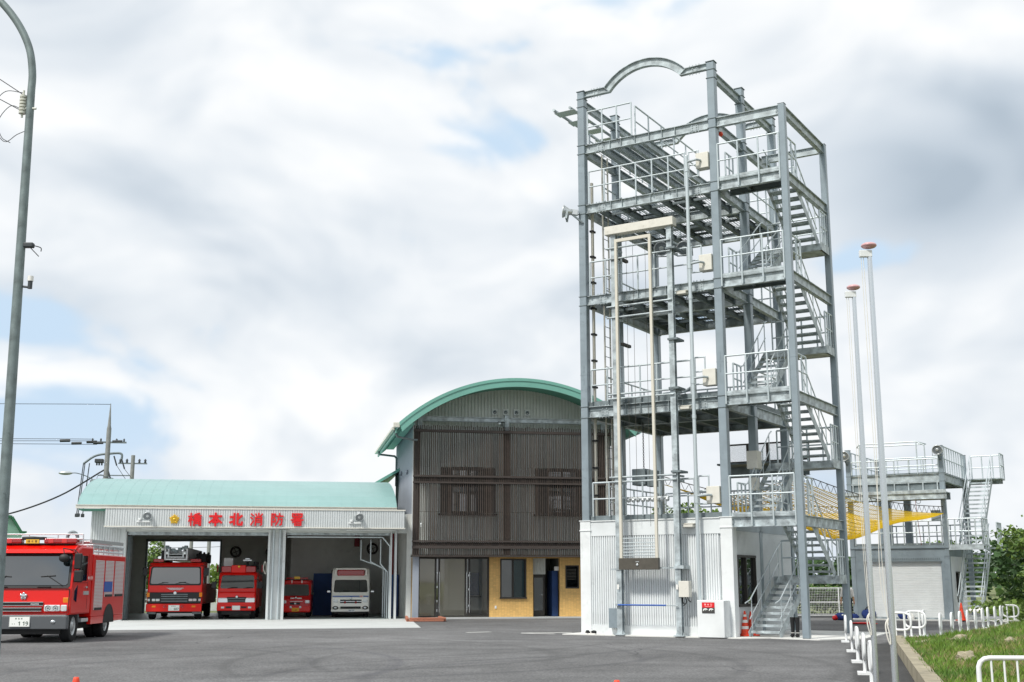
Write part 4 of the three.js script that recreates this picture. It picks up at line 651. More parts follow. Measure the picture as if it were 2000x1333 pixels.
  const sg = part('inlet_sign', bx(3.86, 4.24, 0.7, 1.0, 0.502, 0.51), mat.black, inlet);
  const pr = print(256, 200, (x, w, h) => { x.fillStyle = '#403f3d'; x.fillRect(0, 0, w, h); x.fillStyle = '#d8161e'; x.fillRect(0, 0, w, h * 0.48); kanjiDraw(x, ['sou', 'sui', 'kuchi'], w / 2, h * 0.2, 34, 62, '#ffe9e4', 4); x.fillStyle = '#f3c9c4'; x.fillRect(w * 0.22, h * 0.37, w * 0.56, 5); for (const c of [0.27, 0.73]) { x.fillStyle = '#e9ece8'; x.beginPath(); x.ellipse(w * c, h * 0.68, 46, 26, 0, Math.PI, 0); x.fill(); x.fillRect(w * c - 46, h * 0.66, 20, 24); x.fillStyle = '#2a2c2a'; x.beginPath(); x.arc(w * c + 8, h * 0.76, 18, 0, 7); x.fill(); x.fillStyle = '#c8cfc9'; x.beginPath(); x.arc(w * c + 8, h * 0.76, 8, 0, 7); x.fill(); } });
  part('sign_print', sheet(0.38, 0.3).translate(4.05, 0.85, 0.513), pr, inlet, { keepUv: true });
  // ladder and cable tray inside the left side
  { const l = new THREE.Group(); l.name = 'ladder'; g.add(l); for (const z of [-1.32, -0.92]) part('ladder_rail', bx(0.16, 0.2, 3.6, 15.6, z - 0.025, z + 0.025), mat.cream, l); for (let i = 0; i < 36; i++) part('rung', rod([0.18, 3.8 + i * 0.33, -1.32], [0.18, 3.8 + i * 0.33, -0.92], 0.012, 6), mat.galvDark, l); }
  { const t = part('cable_tray', bx(0.02, 0.08, 3.5, 14.5, -0.46, -0.36), mat.creamTube, g); part('tray_clip', Array.from({ length: 12 }, (_, i) => bx(-0.01, 0.11, 4.2 + i * 0.86, 4.26 + i * 0.86, -0.53, -0.31)), mat.black, t);  }
  // rear balcony with wire mesh balustrade
  { const b = part('rear_balcony', [hbeam([2.0, 5.5, ZR - 1.3], [W + 0.3, 5.5, ZR - 1.3], 0.36, 0.15), bx(2.0, W + 0.3, 5.5, 5.56, ZR - 1.35, ZR - 0.2)], mat.galvDark, g);
    const fr = [rod([2.0, 6.3, ZR - 1.3], [W + 0.3, 6.3, ZR - 1.3], 0.03), rod([2.0, 5.68, ZR - 1.3], [W + 0.3, 5.68, ZR - 1.3], 0.03)]; for (let i = 0; i <= 4; i++) fr.push(bx(2.0 + i * 0.72 - 0.04, 2.0 + i * 0.72 + 0.04, 5.5, 6.32, ZR - 1.34, ZR - 1.28)); part('mesh_frame', fr, mat.frameDark, b);
    const ms = []; for (let i = 0; i < 74; i++) { const x = 1.5 + i * 0.045; const xe = x + 0.6; ms.push(bar([Math.max(2, x), 5.7 + Math.max(0, 2 - x), ZR - 1.3], [Math.min(xe, W + 0.3), 5.7 + Math.min(0.6, W + 0.3 - x), ZR - 1.3], 0.004), bar([Math.max(2, x), 6.3 - Math.max(0, 2 - x), ZR - 1.304], [Math.min(xe, W + 0.3), 6.3 - Math.min(0.6, W + 0.3 - x), ZR - 1.304], 0.004)); } part('wire_mesh', ms, mat.galvDark, b, { kind: 'stuff' }); }
  // floodlights on the frame, small fittings, hoist
  { const f = floodlight(g, [-0.52, LV[3] - 0.22, 0.22], -1.15, -0.15, 1.05); part('floodlight_arm', bar([-0.4, LV[3] - 0.3, 0.18], [-0.08, LV[3] - 0.62, 0.01], 0.09, 0.05), mat.galvDark, g); }
  floodlight(g, [1.7, LV[2] + 1.9, -2.2], 0.4, 0.5, 1.2, 'floodlight'); floodlight(g, [2.6, LV[2] + 1.75, -2.0], 0.3, 0.6, 1.2, 'floodlight');
  for (const [x, y, z] of [[0.5, 9.15, -1.4], [0.55, 12.0, -1.2]]) part('strip_lamp', rbx(x, x + 0.12, y, y + 0.1, z - 0.6, z, 0.02), mat.frameDark, g);
  part('hoist_box', [rbx(1.3, 1.75, 4.5, 5.0, -0.9, -0.4, 0.02), rbx(1.75, 2.05, 4.45, 4.95, -0.8, -0.5, 0.02)], mat.galvDark, g);
  part('hoist_chain', [...Array.from({ length: 26 }, (_, i) => new THREE.TorusGeometry(0.022, 0.008, 5, 8).rotateY(i % 2 ? Math.PI / 2 : 0).scale(1, 1.5, 1).translate(1.62, 5.05 + i * 0.055, -0.6))], mat.black, g);
  for (const [x, z, y0, y1] of [[1.55, 0.25, 2.9, 12.2], [1.75, 0.2, 3.4, 12.2], [2.2, 0.25, 3.2, 12.3], [0.95, 0.1, 4.3, 12.2]]) part('hanging_rope', rod([x, y0, z], [x + 0.02, y1, z], 0.006, 5), mat.rope, g);
  for (const [x, y] of [[3.3, LV[1] - 0.42], [3.4, LV[2] - 0.38], [3.5, LV[3] - 0.36], [2.1, LV[1] - 0.42]]) part('eye_ring', [new THREE.TorusGeometry(0.07, 0.012, 6, 16).translate(x, y - 0.06, -0.3)], mat.galvDark, g);
  part('pipe_bend', pipe([[0.9, LV[1] + 0.42, -2.6], [3.1, LV[1] + 0.36, -0.7], [3.5, LV[1] + 0.44, -0.35], [3.5, LV[1] + 0.02, -0.35]], 0.05, 10), mat.galv, g);
  part('red_marker', new THREE.SphereGeometry(0.07, 10, 8).scale(1, 1.2, 1).translate(W - 0.05, LV[4] - 0.36, -0.55), mat.coneOrange, g);
  part('relay_box', rbx(W - 0.05, W + 0.3, 4.95, 5.5, -2.1, -1.7, 0.02), mat.cream, g); part('relay_box', rbx(W - 0.05, W + 0.2, 4.3, 4.7, -2.1, -1.8, 0.02), mat.cream, g);
}
// things at the tower's foot
function coneAt(name, x, z, s, label, bands = true) {
  const c = thing(name, label, 'traffic cone', [x, 0.035, z], 0.4, 'traffic cones');
  part('base', rbx(-0.19 * s, 0.19 * s, 0, 0.035, -0.19 * s, 0.19 * s, 0.015), mat.coneOrange, c);
  part('cone_body', lathe([[0.15 * s, 0.03], [0.135 * s, 0.07], [0.028 * s, 0.69 * s], [0.022 * s, 0.71 * s], [0.001, 0.71 * s]], 24), mat.coneOrange, c);
  if (bands) for (const [a, b] of [[0.2, 0.28], [0.38, 0.46], [0.55, 0.61]]) { const r = (y) => (0.135 - 0.107 * (y - 0.07) / 0.62) * s + 0.003; part('white_band', lathe([[r(a), a * s], [r(b), b * s]], 24), mat.coneWhite, c); }
  return c;
}
const toW = (f, x, y, z) => { const c = Math.cos(f.turn), s = Math.sin(f.turn); return [f.pos[0] + x * c + z * s, y, f.pos[2] - x * s + z * c]; };
coneAt('traffic_cone', 6.75, -35.75, 1, 'orange cone with white bands at the foot of the tower stair');
coneAt('traffic_cone', 6.98, -36.05, 0.97, 'orange cone half hidden behind the banded cone by the stair', false);
coneAt('traffic_cone', 18.0, -49.3, 0.98, 'plain orange cone by the white roller shutter', false);
coneAt('traffic_cone', -3.98, -11.35, 1, 'orange cone tip poking up at the bottom left edge', false);
coneAt('traffic_cone', 0.92, -10.95, 1, 'orange cone tip poking up at the bottom edge below the tower', false);
// shoes by the corner of the tower
{
  const t = thing('training_shoes', 'pair of dark trainers left beside the tower corner column', 'shoes', toW(TWR, 0.12, 0.03, 0.3), -0.3);
  for (const [x, r] of [[-0.09, 0.5], [0.1, 1.1]]) {
    const s = new THREE.Group(); s.name = 'shoe'; s.position.set(x, 0, x * 0.6); s.rotation.y = r; t.add(s);
    part('sole', extrude([[-0.04, -0.14], [0.035, -0.14], [0.05, -0.02], [0.05, 0.1], [0.02, 0.15], [-0.03, 0.15], [-0.05, 0.08], [-0.042, -0.02]], 0.025, 0.006).rotateX(-Math.PI / 2), mat.coneWhite, s);
    part('upper', across([[-0.15, 0.03], [-0.08, 0.03], [0.14, 0.03], [0.14, 0.1], [0.06, 0.12], [0.0, 0.1], [-0.1, 0.075]].map(([z, y]) => [z, y]), -0.045, 0.045, 0.02), mat.black, s);
    part('side_stripe', [bx(-0.05, -0.046, 0.04, 0.08, -0.04, 0.0), bx(0.046, 0.05, 0.04, 0.08, -0.04, 0.0)], mat.coneWhite, s);
  }
}
// tall black boots beside the stair foot
{
  const t = thing('rubber_boots', 'pair of tall black boots standing beside the stair foot', 'boots', toW(TWR, 6.2, 0.03, -0.6), -0.5);
  for (const x of [-0.07, 0.07]) { const b = part('boot', [lathe([[0.001, 0.02], [0.05, 0.02], [0.05, 0.1], [0.052, 0.25], [0.066, 0.5], [0.07, 0.56], [0.064, 0.56], [0.058, 0.45]], 16).translate(x, 0, 0), new THREE.SphereGeometry(0.055, 14, 10).scale(0.95, 0.85, 1.9).translate(x, 0.055, 0.07)], mat.rubber, t); part('boot_band', new THREE.TorusGeometry(0.053, 0.008, 6, 18).rotateX(Math.PI / 2).translate(x, 0.13, 0), mat.coneWhite, b); }
}
// ---------------------------------------------------------------- second, lower training frame with roller shutter
{
  const g = thing('training_frame_building', 'lower grey steel training building with white roller shutter and outside stair', 'training building', SUB.pos, SUB.turn);
  const W = 4.1, D = 4.8, L1 = 2.95, L15 = 5.2, L2 = 6.05;
  for (const x of [-W, -0.2]) for (const z of [0, -D]) { const c = part('column', rbx(x, x + 0.2, 0.03, 7.2, z - 0.2, z, 0.012, 1), mat.column, g); part('joint_plate', [L1, L1 - 0.35, L2, L2 - 0.34, 7.2].map((y) => bx(x - 0.012, x + 0.212, y - 0.008, y + 0.008, z - 0.212, z + 0.012)), mat.galvDark, c); }
  part('front_wall', wallWith(-W + 0.2, -0.2, 0.04, L1, 0.18, [[-3.54, -0.34, 0.0401, 2.38]]).translate(0, 0, -0.02), mat.column, g);
  part('side_wall', [bx(-0.14, -0.02, 0.04, 0.75, -2.9, -0.2), bx(-0.14, -0.02, 1.95, 2.6, -2.9, -0.2), bx(-0.14, -0.02, 0.75, 1.95, -1.1, -0.2), bx(-0.14, -0.02, 0.75, 1.95, -2.9, -2.0)], mat.white, g); part('side_wall', bx(-W + 0.02, -W + 0.14, 0.04, L1 - 0.03, -2.9, -0.2), mat.white, g); part('rear_wall', bx(-W, 0, 0.04, L1 - 0.03, -3.02, -2.9), mat.white, g);
  part('side_window', [bx(-0.12, 0.0, 0.72, 0.78, -2.0, -1.1), bx(-0.12, 0.0, 1.92, 1.98, -2.0, -1.1), bx(-0.12, 0.0, 0.78, 1.92, -1.58, -1.52)], mat.frameDark, g); part('window_pane', bx(-0.08, -0.07, 0.78, 1.92, -2.0, -1.1), mat.glass, g);
  part('side_band', bx(-0.13, 0.0, 2.6, L1, -D + 0.2, -0.2), mat.column, g);
  { const s = part('roller_shutter', [ribbed(2.34, 3.2, 0.071, 0.009, 0.14).rotateZ(-Math.PI / 2).translate(-3.54, 2.38, -0.13)], mat.white, g); part('shutter_guide', [bx(-3.58, -3.52, 0.04, 2.38, -0.15, -0.05), bx(-0.37, -0.3, 0.04, 2.38, -0.15, -0.05)], mat.column, s); part('shutter_base', bx(-3.5, -0.38, 0.04, 0.1, -0.15, -0.11), mat.galv, s); part('shutter_head', [bx(-3.56, -0.33, 2.38, 2.42, -0.019, 0.02), ...Array.from({ length: 42 }, (_, i) => bx(-3.5 + i * 0.075, -3.47 + i * 0.075, 2.46, 2.54, -0.019, 0.0))], mat.galvDark, s); }
  part('floor_slab', [bx(-W, 0, L1 - 0.02, L1 + 0.1, -D, -0.02)], mat.column, g); part('ledge', bx(-W, 0.02, L1 - 0.015, L1 + 0.02, -0.02, 0.04), mat.column, g); part('kerb', bx(-W + 0.22, -0.22, L1 + 0.1, L1 + 0.2, -0.16, -0.05), mat.galvDark, g);
  for (const [y, h] of [[L2, 0.34]]) for (const z of [-0.1, -D + 0.1]) part('beam', hbeam([-W + 0.2, y, z], [-0.2, y, z], h, 0.16), mat.galv, g);
  for (const x of [-W + 0.1, -0.1]) part('beam', hbeam([x, L2, -0.2], [x, L2, -D], 0.34, 0.16), mat.galv, g);
  part('roof_deck', bx(-W + 0.05, -0.05, L2 + 0.004, L2 + 0.05, -D, -0.05), mat.galvDark, g);
  for (let k = 0; k < 5; k++) part('joist', hbeam([-W + 0.6 + k * 0.72, L2 - 0.02, -0.2], [-W + 0.6 + k * 0.72, L2 - 0.02, -D + 0.1], 0.2, 0.1), mat.galvDark, g);
  part('front_walkway', [hbeam([-W - 0.1, L15, 0.45], [0.15, L15, 0.45], 0.26, 0.12), hbeam([-W - 0.1, L15, -0.3], [0.15, L15, -0.3], 0.26, 0.12), bx(-W - 0.1, 0.15, L15 + 0.004, L15 + 0.03, -0.35, 0.5), bx(-W - 0.1, 0.15, L15 + 0.03, L15 + 0.12, 0.48, 0.5)], mat.galv, g);
  { const f = part('mesh_panel_frame', [bx(-W + 0.2, -0.2, L15 + 0.12, L15 + 0.16, -0.06, 0), bx(-W + 0.2, -0.2, L15 + 0.46, L15 + 0.5, -0.06, 0), ...Array.from({ length: 7 }, (_, i) => bx(-W + 0.25 + i * 0.59, -W + 0.3 + i * 0.59, L15 + 0.16, L15 + 0.46, -0.06, 0))], mat.galv, g); part('dark_panel', bx(-W + 0.22, -0.22, L15 + 0.17, L15 + 0.45, -0.1, -0.07), mat.galvDark, f); }
  railing(g, 'guard_rail', [-W + 0.25, L2 + 0.05, 0], [-0.2, L2 + 0.05, 0], 0.56, 6); railing(g, 'guard_rail', [-0.05, L2 + 0.05, -0.15], [-0.05, L2 + 0.05, -D + 0.3], 1.1, 9); railing(g, 'guard_rail', [-W + 0.05, L2 + 0.05, -0.15], [-W + 0.05, L2 + 0.05, -D + 0.1], 1.05, 7);
  railing(g, 'guard_rail', [-W + 0.05, L2 + 0.05, -D + 0.05], [-0.9, L2 + 0.05, -D + 0.05], 1.1, 6);
  part('tall_rail', pipe([[-3.45, L2 + 0.05, -0.02], [-3.45, 7.42, -0.02], [-1.05, 7.42, -0.02], [-0.72, 7.25, -0.02], [-0.72, L2 + 0.05, -0.02]], 0.026), mat.rail, g); part('tall_rail', pipe([[-3.45, 7.42, -0.02], [-3.9, 7.42, -1.2], [-0.9, 7.42, -1.2], [-1.05, 7.42, -0.02], [-1.05, L2, -0.02]], 0.026), mat.rail, g);
  railing(g, 'guard_rail', [-W + 0.25, L1 + 0.12, -0.05], [-0.25, L1 + 0.12, -0.05], 1.0, 7); railing(g, 'guard_rail', [-W + 0.25, L1 + 0.12, -D], [-0.25, L1 + 0.12, -D], 1.0, 6);
  floodlight(g, [-0.12, 7.0, 0.32], 0.15, 0.25, 1.0); floodlight(g, [-W + 0.06, 6.95, 0.3], 0.15, 0.25, 1.0);
  part('floodlight_stay', [bar([-0.1, 6.6, 0.02], [-0.1, 6.75, 0.3], 0.06, 0.05), bar([-W + 0.08, 6.55, 0.02], [-W + 0.08, 6.7, 0.28], 0.06, 0.05)], mat.galvDark, g);
  for (const x of [-2.2, -1.0]) part('eye_ring', new THREE.TorusGeometry(0.09, 0.012, 6, 16).translate(x, L15 - 0.34, 0.45), mat.galvDark, g);
  part('drop_rope', tube([[-1.12, L15 - 0.3, 0.45], [-1.08, 4.0, 0.4], [-1.05, L1 + 0.1, 0.2]], 0.012, 5), std({ color: 0x7a3a2c, roughness: 0.9 }), g);
  part('wall_box', rbx(-0.62, -0.24, 4.05, 4.5, -0.1, 0.02, 0.015), mat.column, g);
  part('middle_column', rbx(-W + 1.3, -W + 1.6, 2.9, 5.9, -D, -D + 0.25, 0.01, 1), mat.column, g); part('middle_column', rbx(-W + 0.5, -W + 0.7, 2.9, 5.9, -D, -D + 0.25, 0.01, 1), mat.column, g);
  // stair on the right: ground to level 1, then level 1 to the roof
  stairFlight(g, 0.25, 1.2, [0.04, 0.25], [L1, -2.6], 15); stairFlight(g, 0.2, 1.15, [L1 + 0.15, -1.2], [L2 + 0.05, -4.6], 15);
  part('landing', [bx(0.02, 1.5, L1 + 0.0, L1 + 0.04, -3.7, -2.6), bx(0.02, 1.4, L1 + 0.06, L1 + 0.12, -1.2, 0.1), bx(0.02, 1.4, L1 - 0.1, L1 + 0.06, 0.08, 0.1), bx(0.02, 1.5, L2, L2 + 0.05, -5.7, -4.6), bx(0.02, 1.4, L2 - 0.15, L2, -5.7, -5.68)], mat.galv, g);
  railing(g, 'guard_rail', [0.05, L1 + 0.12, 0.08], [1.38, L1 + 0.12, 0.08], 1.05, 5); railing(g, 'guard_rail', [1.38, L1 + 0.12, 0.08], [1.38, L1 + 0.12, -1.1], 1.05, 3); railing(g, 'guard_rail', [1.48, L1 + 0.05, -2.7], [1.48, L1 + 0.05, -3.7], 1.05, 3);
  railing(g, 'guard_rail', [0.1, L2 + 0.05, -5.65], [1.48, L2 + 0.05, -5.65], 1.1, 3); railing(g, 'guard_rail', [1.48, L2 + 0.05, -4.7], [1.48, L2 + 0.05, -5.65], 1.1, 2);
  part('white_cloth', at(new THREE.SphereGeometry(0.25, 12, 8).scale(1.2, 0.25, 0.7), 0.95, 0.45, 0.3, 0.4), mat.coneWhite, g);
}
// ---------------------------------------------------------------- yellow safety net slung between the two frames
{
  const A = vec(toW(TWR, -0.1, 4.95, -5.9)), Bq = vec(toW(TWR, 4.6, 4.95, -5.9)), C = vec(toW(SUB, -4.0, 4.45, 0.1)), Dq = vec(toW(SUB, -0.1, 4.35, 0.1));
  const nu = 78, nv = 28, P = (u, v) => { const p = A.clone().lerp(C, u).lerp(Bq.clone().lerp(Dq, u), v); const s = Math.sin(Math.PI * u), sv = Math.sin(Math.PI * v); p.y -= 0.32 * s + 0.95 * sv * (0.45 + 0.55 * s) * (1 + 0.25 * Math.sin(u * 9 + v * 4)); return p; };
  const g = thing('safety_net', 'yellow rope safety net sagging between the tall tower and the lower training building', 'net');
  const o = []; for (let i = 0; i <= nu; i++) for (let j = 0; j < nv; j++) o.push(bar(P(i / nu, j / nv), P(i / nu, (j + 1) / nv), 0.019)); for (let j = 0; j <= nv; j++) for (let i = 0; i < nu; i++) o.push(bar(P(i / nu, j / nv), P((i + 1) / nu, j / nv), 0.019));
  part('netting', o, mat.net, g, { kind: 'stuff' });
  for (const v of [0, 1]) { const E0 = (u) => P(u, v).add(V(0, 0.28, 0)); part('edge_rope', tube(Array.from({ length: 24 }, (_, i) => E0(i / 23)), 0.016, 5, 60), mat.rope, g); const l = []; for (let i = 0; i < 26; i++) { const a = E0(i / 26), b = P((i + 0.5) / 26, v), c = E0((i + 1) / 26); l.push(tube([a, b.clone().lerp(a, 0.3).add(V(0, -0.02, 0)), b, b.clone().lerp(c, 0.3).add(V(0, -0.02, 0)), c], 0.009, 4, 10)); } part('lacing_loops', l, mat.rope, g); }
}
// ---------------------------------------------------------------- white pipe barriers in two rows
{
  const mk = (x, z, turn, label) => { const t = thing('pipe_barrier', label, 'barrier', [x, 0.04, z], turn, 'white pipe barriers along the yard edge');
    const pts = []; for (let i = 0; i < 32; i++) { const a = i / 32 * Math.PI * 2, c = Math.cos(a), s = Math.sin(a); pts.push([0.29 * Math.sign(c) * Math.abs(c) ** 0.62, 0.44 + 0.21 * Math.sign(s) * Math.abs(s) ** 0.62, 0]); }
    part('loop', tube(pts, 0.03, 8, 64, true), mat.pipeWhite, t); for (const x2 of [-0.12, 0.12]) part('post', rod([x2, 0, 0], [x2, 0.63, 0], 0.028, 8), mat.pipeWhite, t); part('base_plate', [bx(-0.2, 0.2, -0.03, 0.014, -0.13, 0.07)], mat.pipeWhite, t); return t; };
  const a0 = mk(8.83, -32.67, Math.atan2(0.97, 0.236), 'white pipe barrier farthest back in the row beside the tower corner column');
  const dir = Math.atan2(0.97, 0.236);
  const names = ['second', 'third', 'fourth', 'nearest'];
  [[7.82, -28.47], [6.91, -24.77], [6.16, -21.69], [5.48, -18.94]].forEach(([x, z], i) => dup(a0, [x, 0.03, z], dir + (i % 2 ? 0.02 : -0.015), i < 3 ? `white pipe barrier, ${names[i]} from the tower end of the row along the asphalt` : 'nearest white pipe barrier, cut by the bottom edge beside the flagpole'));
  const row = [[9.75, -31.0], [10.62, -32.5], [11.05, -33.1], [11.6, -33.4], [12.2, -34.2], [12.9, -35.5], [13.62, -36.85], [14.32, -38.08], [15.05, -39.4], [15.76, -40.8], [16.45, -41.95], [17.15, -43.2], [18.3, -45.2]];
  const rdir = Math.atan2(0.877, 0.48), wh = ['half hidden behind the thicker flagpole', 'showing its full oval loop left of the far row', 'first edge-on one right of the oval loop, rising from the grass', 'second edge-on one of the far row, its foot in the grass', 'third edge-on one of the far row', 'fourth edge-on one of the far row', 'fifth edge-on one of the far row, before the shutter', 'sixth edge-on one of the far row, below the orange cone', 'seventh edge-on one of the far row', 'eighth edge-on one of the far row, before the far stair', 'ninth edge-on one of the far row', 'last edge-on one of the far row', 'round loop standing at the far right end of the row'];
  row.forEach(([x, z], i) => dup(a0, [x, i < 3 ? 0.16 : 0.07, z], i < 2 ? -0.75 : i === 12 ? -0.7 : Math.atan2(-z, x) - 0.06 - (i % 3) * 0.015, `white pipe barrier, ${wh[i]}`));
}
// ---------------------------------------------------------------- flagpoles
function flagpole(x, z, top, r0, r1, label, side) {
  const t = thing('flagpole', label, 'flagpole', [x, 0.1, z], 0, 'flagpoles on the grass bank');
  part('pole', lathe([[r0 * 1.02, 0], [r0, 0.5], [r0, top * 0.45], [r1, top - 0.1], [r1 * 0.9, top - 0.1]], 24), std({ color: 0xd0d5d8, roughness: 0.26, metalness: 0.85 }), t);
  part('truck_block', rbx(-0.13, 0.03, top - 0.12, top - 0.03, -0.03, 0.03, 0.008), mat.white, t);
  part('finial', new THREE.SphereGeometry(0.1, 24, 14).scale(1, 0.42, 1).translate(0, top + 0.035, 0), phys({ color: 0xc79a9c, roughness: 0.3, clearcoat: 0.5 }), t);
  part('halyard', [tube([[-0.11, top - 0.1, 0], [-0.1, top * 0.6, 0.02], [-0.08, 1.5, 0.03], [-0.05, 1.0, 0.04]], 0.004, 5, 30), tube([[-0.08, top - 0.1, 0], [-0.07, top * 0.55, 0.02], [-0.06 - 0.06 * (side < 0), 1.6, 0.03], [-0.05, 1.0, 0.04]], 0.004, 5, 30)], mat.ropeWhite, t);
  part('rope_coil', tube([[-0.05, 1.05, 0.04], [-0.09, 0.98, 0.04], [-0.08, 0.84, 0.045], [-0.045, 0.74, 0.04], [-0.05, 0.86, 0.05], [-0.07, 0.98, 0.045]], 0.009, 5, 40, true), mat.ropeWhite, t);
  return t;
}
// ---------------------------------------------------------------- white tubular fence at the lower right
{
  const t = thing('tubular_fence', 'white tubular steel fence at the lower right corner', 'fence', [4.92, 0, -13.1], -0.06);
  part('frame_tube', [tube([[0, -0.3, 0], [0, 0.3, 0], [0, 0.7, 0], [0.03, 0.775, 0], [0.1, 0.8, 0], [0.5, 0.8, 0], [3.2, 0.8, 0]], 0.026, 10, 80, false, 0.1)], mat.pipeWhite, t);
  part('lower_tube', rod([0, 0.12, 0], [3.2, 0.12, 0], 0.022, 8), mat.pipeWhite, t);
  for (let i = 1; i < 24; i++) part('bar', rod([i * 0.134, 0.12, 0], [i * 0.134, 0.79, 0], 0.012, 8), mat.pipeWhite, t);
}
flagpole(5.12, -17.5, 5.78, 0.039, 0.03, 'silver flagpole with pink cap, the left and thinner of two', 1);
flagpole(4.62, -15.0, 5.72, 0.039, 0.03, 'silver flagpole with pink cap, the right and nearer of two', -1);
// ---------------------------------------------------------------- vehicles (each faces +z, front at z = 0)
function wheel(p, x, z, r, w, name = 'wheel', rimMat = mat.alu) {
  const g = new THREE.Group(); g.name = name; g.position.set(x, r, z); p.add(g); const s = Math.sign(x) || 1;
  part('tyre', lathe([[r * 0.6, -w / 2], [r * 0.92, -w / 2], [r, -w * 0.38], [r, w * 0.38], [r * 0.92, w / 2], [r * 0.6, w / 2]], 28).rotateZ(Math.PI / 2), mat.rubber, g);
  part('rim', [lathe([[r * 0.6, w * 0.42], [r * 0.5, w * 0.3], [r * 0.3, w * 0.25], [r * 0.24, w * 0.48], [0.001, w * 0.5]], 20).rotateZ(-s * Math.PI / 2), lathe([[0.001, -0.1], [r * 0.6, -0.1]], 20).rotateZ(-s * Math.PI / 2), ...Array.from({ length: 8 }, (_, i) => { const a = i / 8 * 6.283; return rod([s * w * 0.26, Math.cos(a) * r * 0.4, Math.sin(a) * r * 0.4], [s * w * 0.36, Math.cos(a) * r * 0.4, Math.sin(a) * r * 0.4], 0.02, 6); })], rimMat, g);
}
function slant(x0, x1, [z0, y0], [z1, y1], t = 0.02, push = 0.012) {  // sheet lying on a raked front, its outline a rounded trapezoid
  const L = Math.hypot(z1 - z0, y1 - y0), a = Math.atan2(z0 - z1, y1 - y0), in_ = 0.04;
  const r = 0.05, pts = [[x0 + r, 0], [x1 - r, 0], [x1, r], [x1 - in_, L - r], [x1 - in_ - r, L], [x0 + in_ + r, L], [x0 + in_, L - r], [x0, r]];
  return extrude(pts, t).translate(0, 0, -t + push).rotateX(-a).translate(0, y0, z0);
}
const plate = (txt, top, bg = '#eceee9', fg = '#1d3a2a', sub = true) => print(256, 128, (x, w, h) => { x.fillStyle = bg; x.fillRect(0, 0, w, h); x.strokeStyle = '#9a9c98'; x.lineWidth = 4; x.strokeRect(2, 2, w - 4, h - 4); x.fillStyle = fg; x.font = 'bold 70px sans-serif'; x.textAlign = 'right'; x.textBaseline = 'alphabetic'; x.fillText(txt, w - 14, 112); if (sub) { kanjiDraw(x, ['moto', 'kita', 'sui'], w / 2 - 10, 26, 24, 36, fg, 3); x.beginPath(); x.arc(40, 92, 5, 0, 7); x.arc(66, 92, 5, 0, 7); x.fill(); } });
function mirror(p, x, y, z, h = 0.34) { part('mirror', [rbx(x - 0.1, x + 0.1, y, y + h, z - 0.03, z + 0.06, 0.03), ...pipe([[x - Math.sign(x) * 0.02, y + h, z], [x - Math.sign(x) * 0.14, y + h + 0.1, z - 0.02], [x - Math.sign(x) * 0.26, y + h + 0.08, z - 0.08]], 0.014, 6)], mat.black, p); }
function wiper(p, x, y, z, l, a, rake = 0.27) { part('wiper', [rod([x, y, z + 0.02], [x + Math.cos(a) * l, y + Math.sin(a) * l, z + 0.03 - Math.sin(a) * l * rake], 0.012, 5), rod([x + Math.cos(a) * l * 0.5, y + Math.sin(a) * l, z + 0.03 - Math.sin(a) * l * rake], [x + Math.cos(a) * l * 1.4, y + Math.sin(a) * l * 0.9, z + 0.03 - Math.sin(a) * l * rake], 0.014, 5)], mat.black, p); }

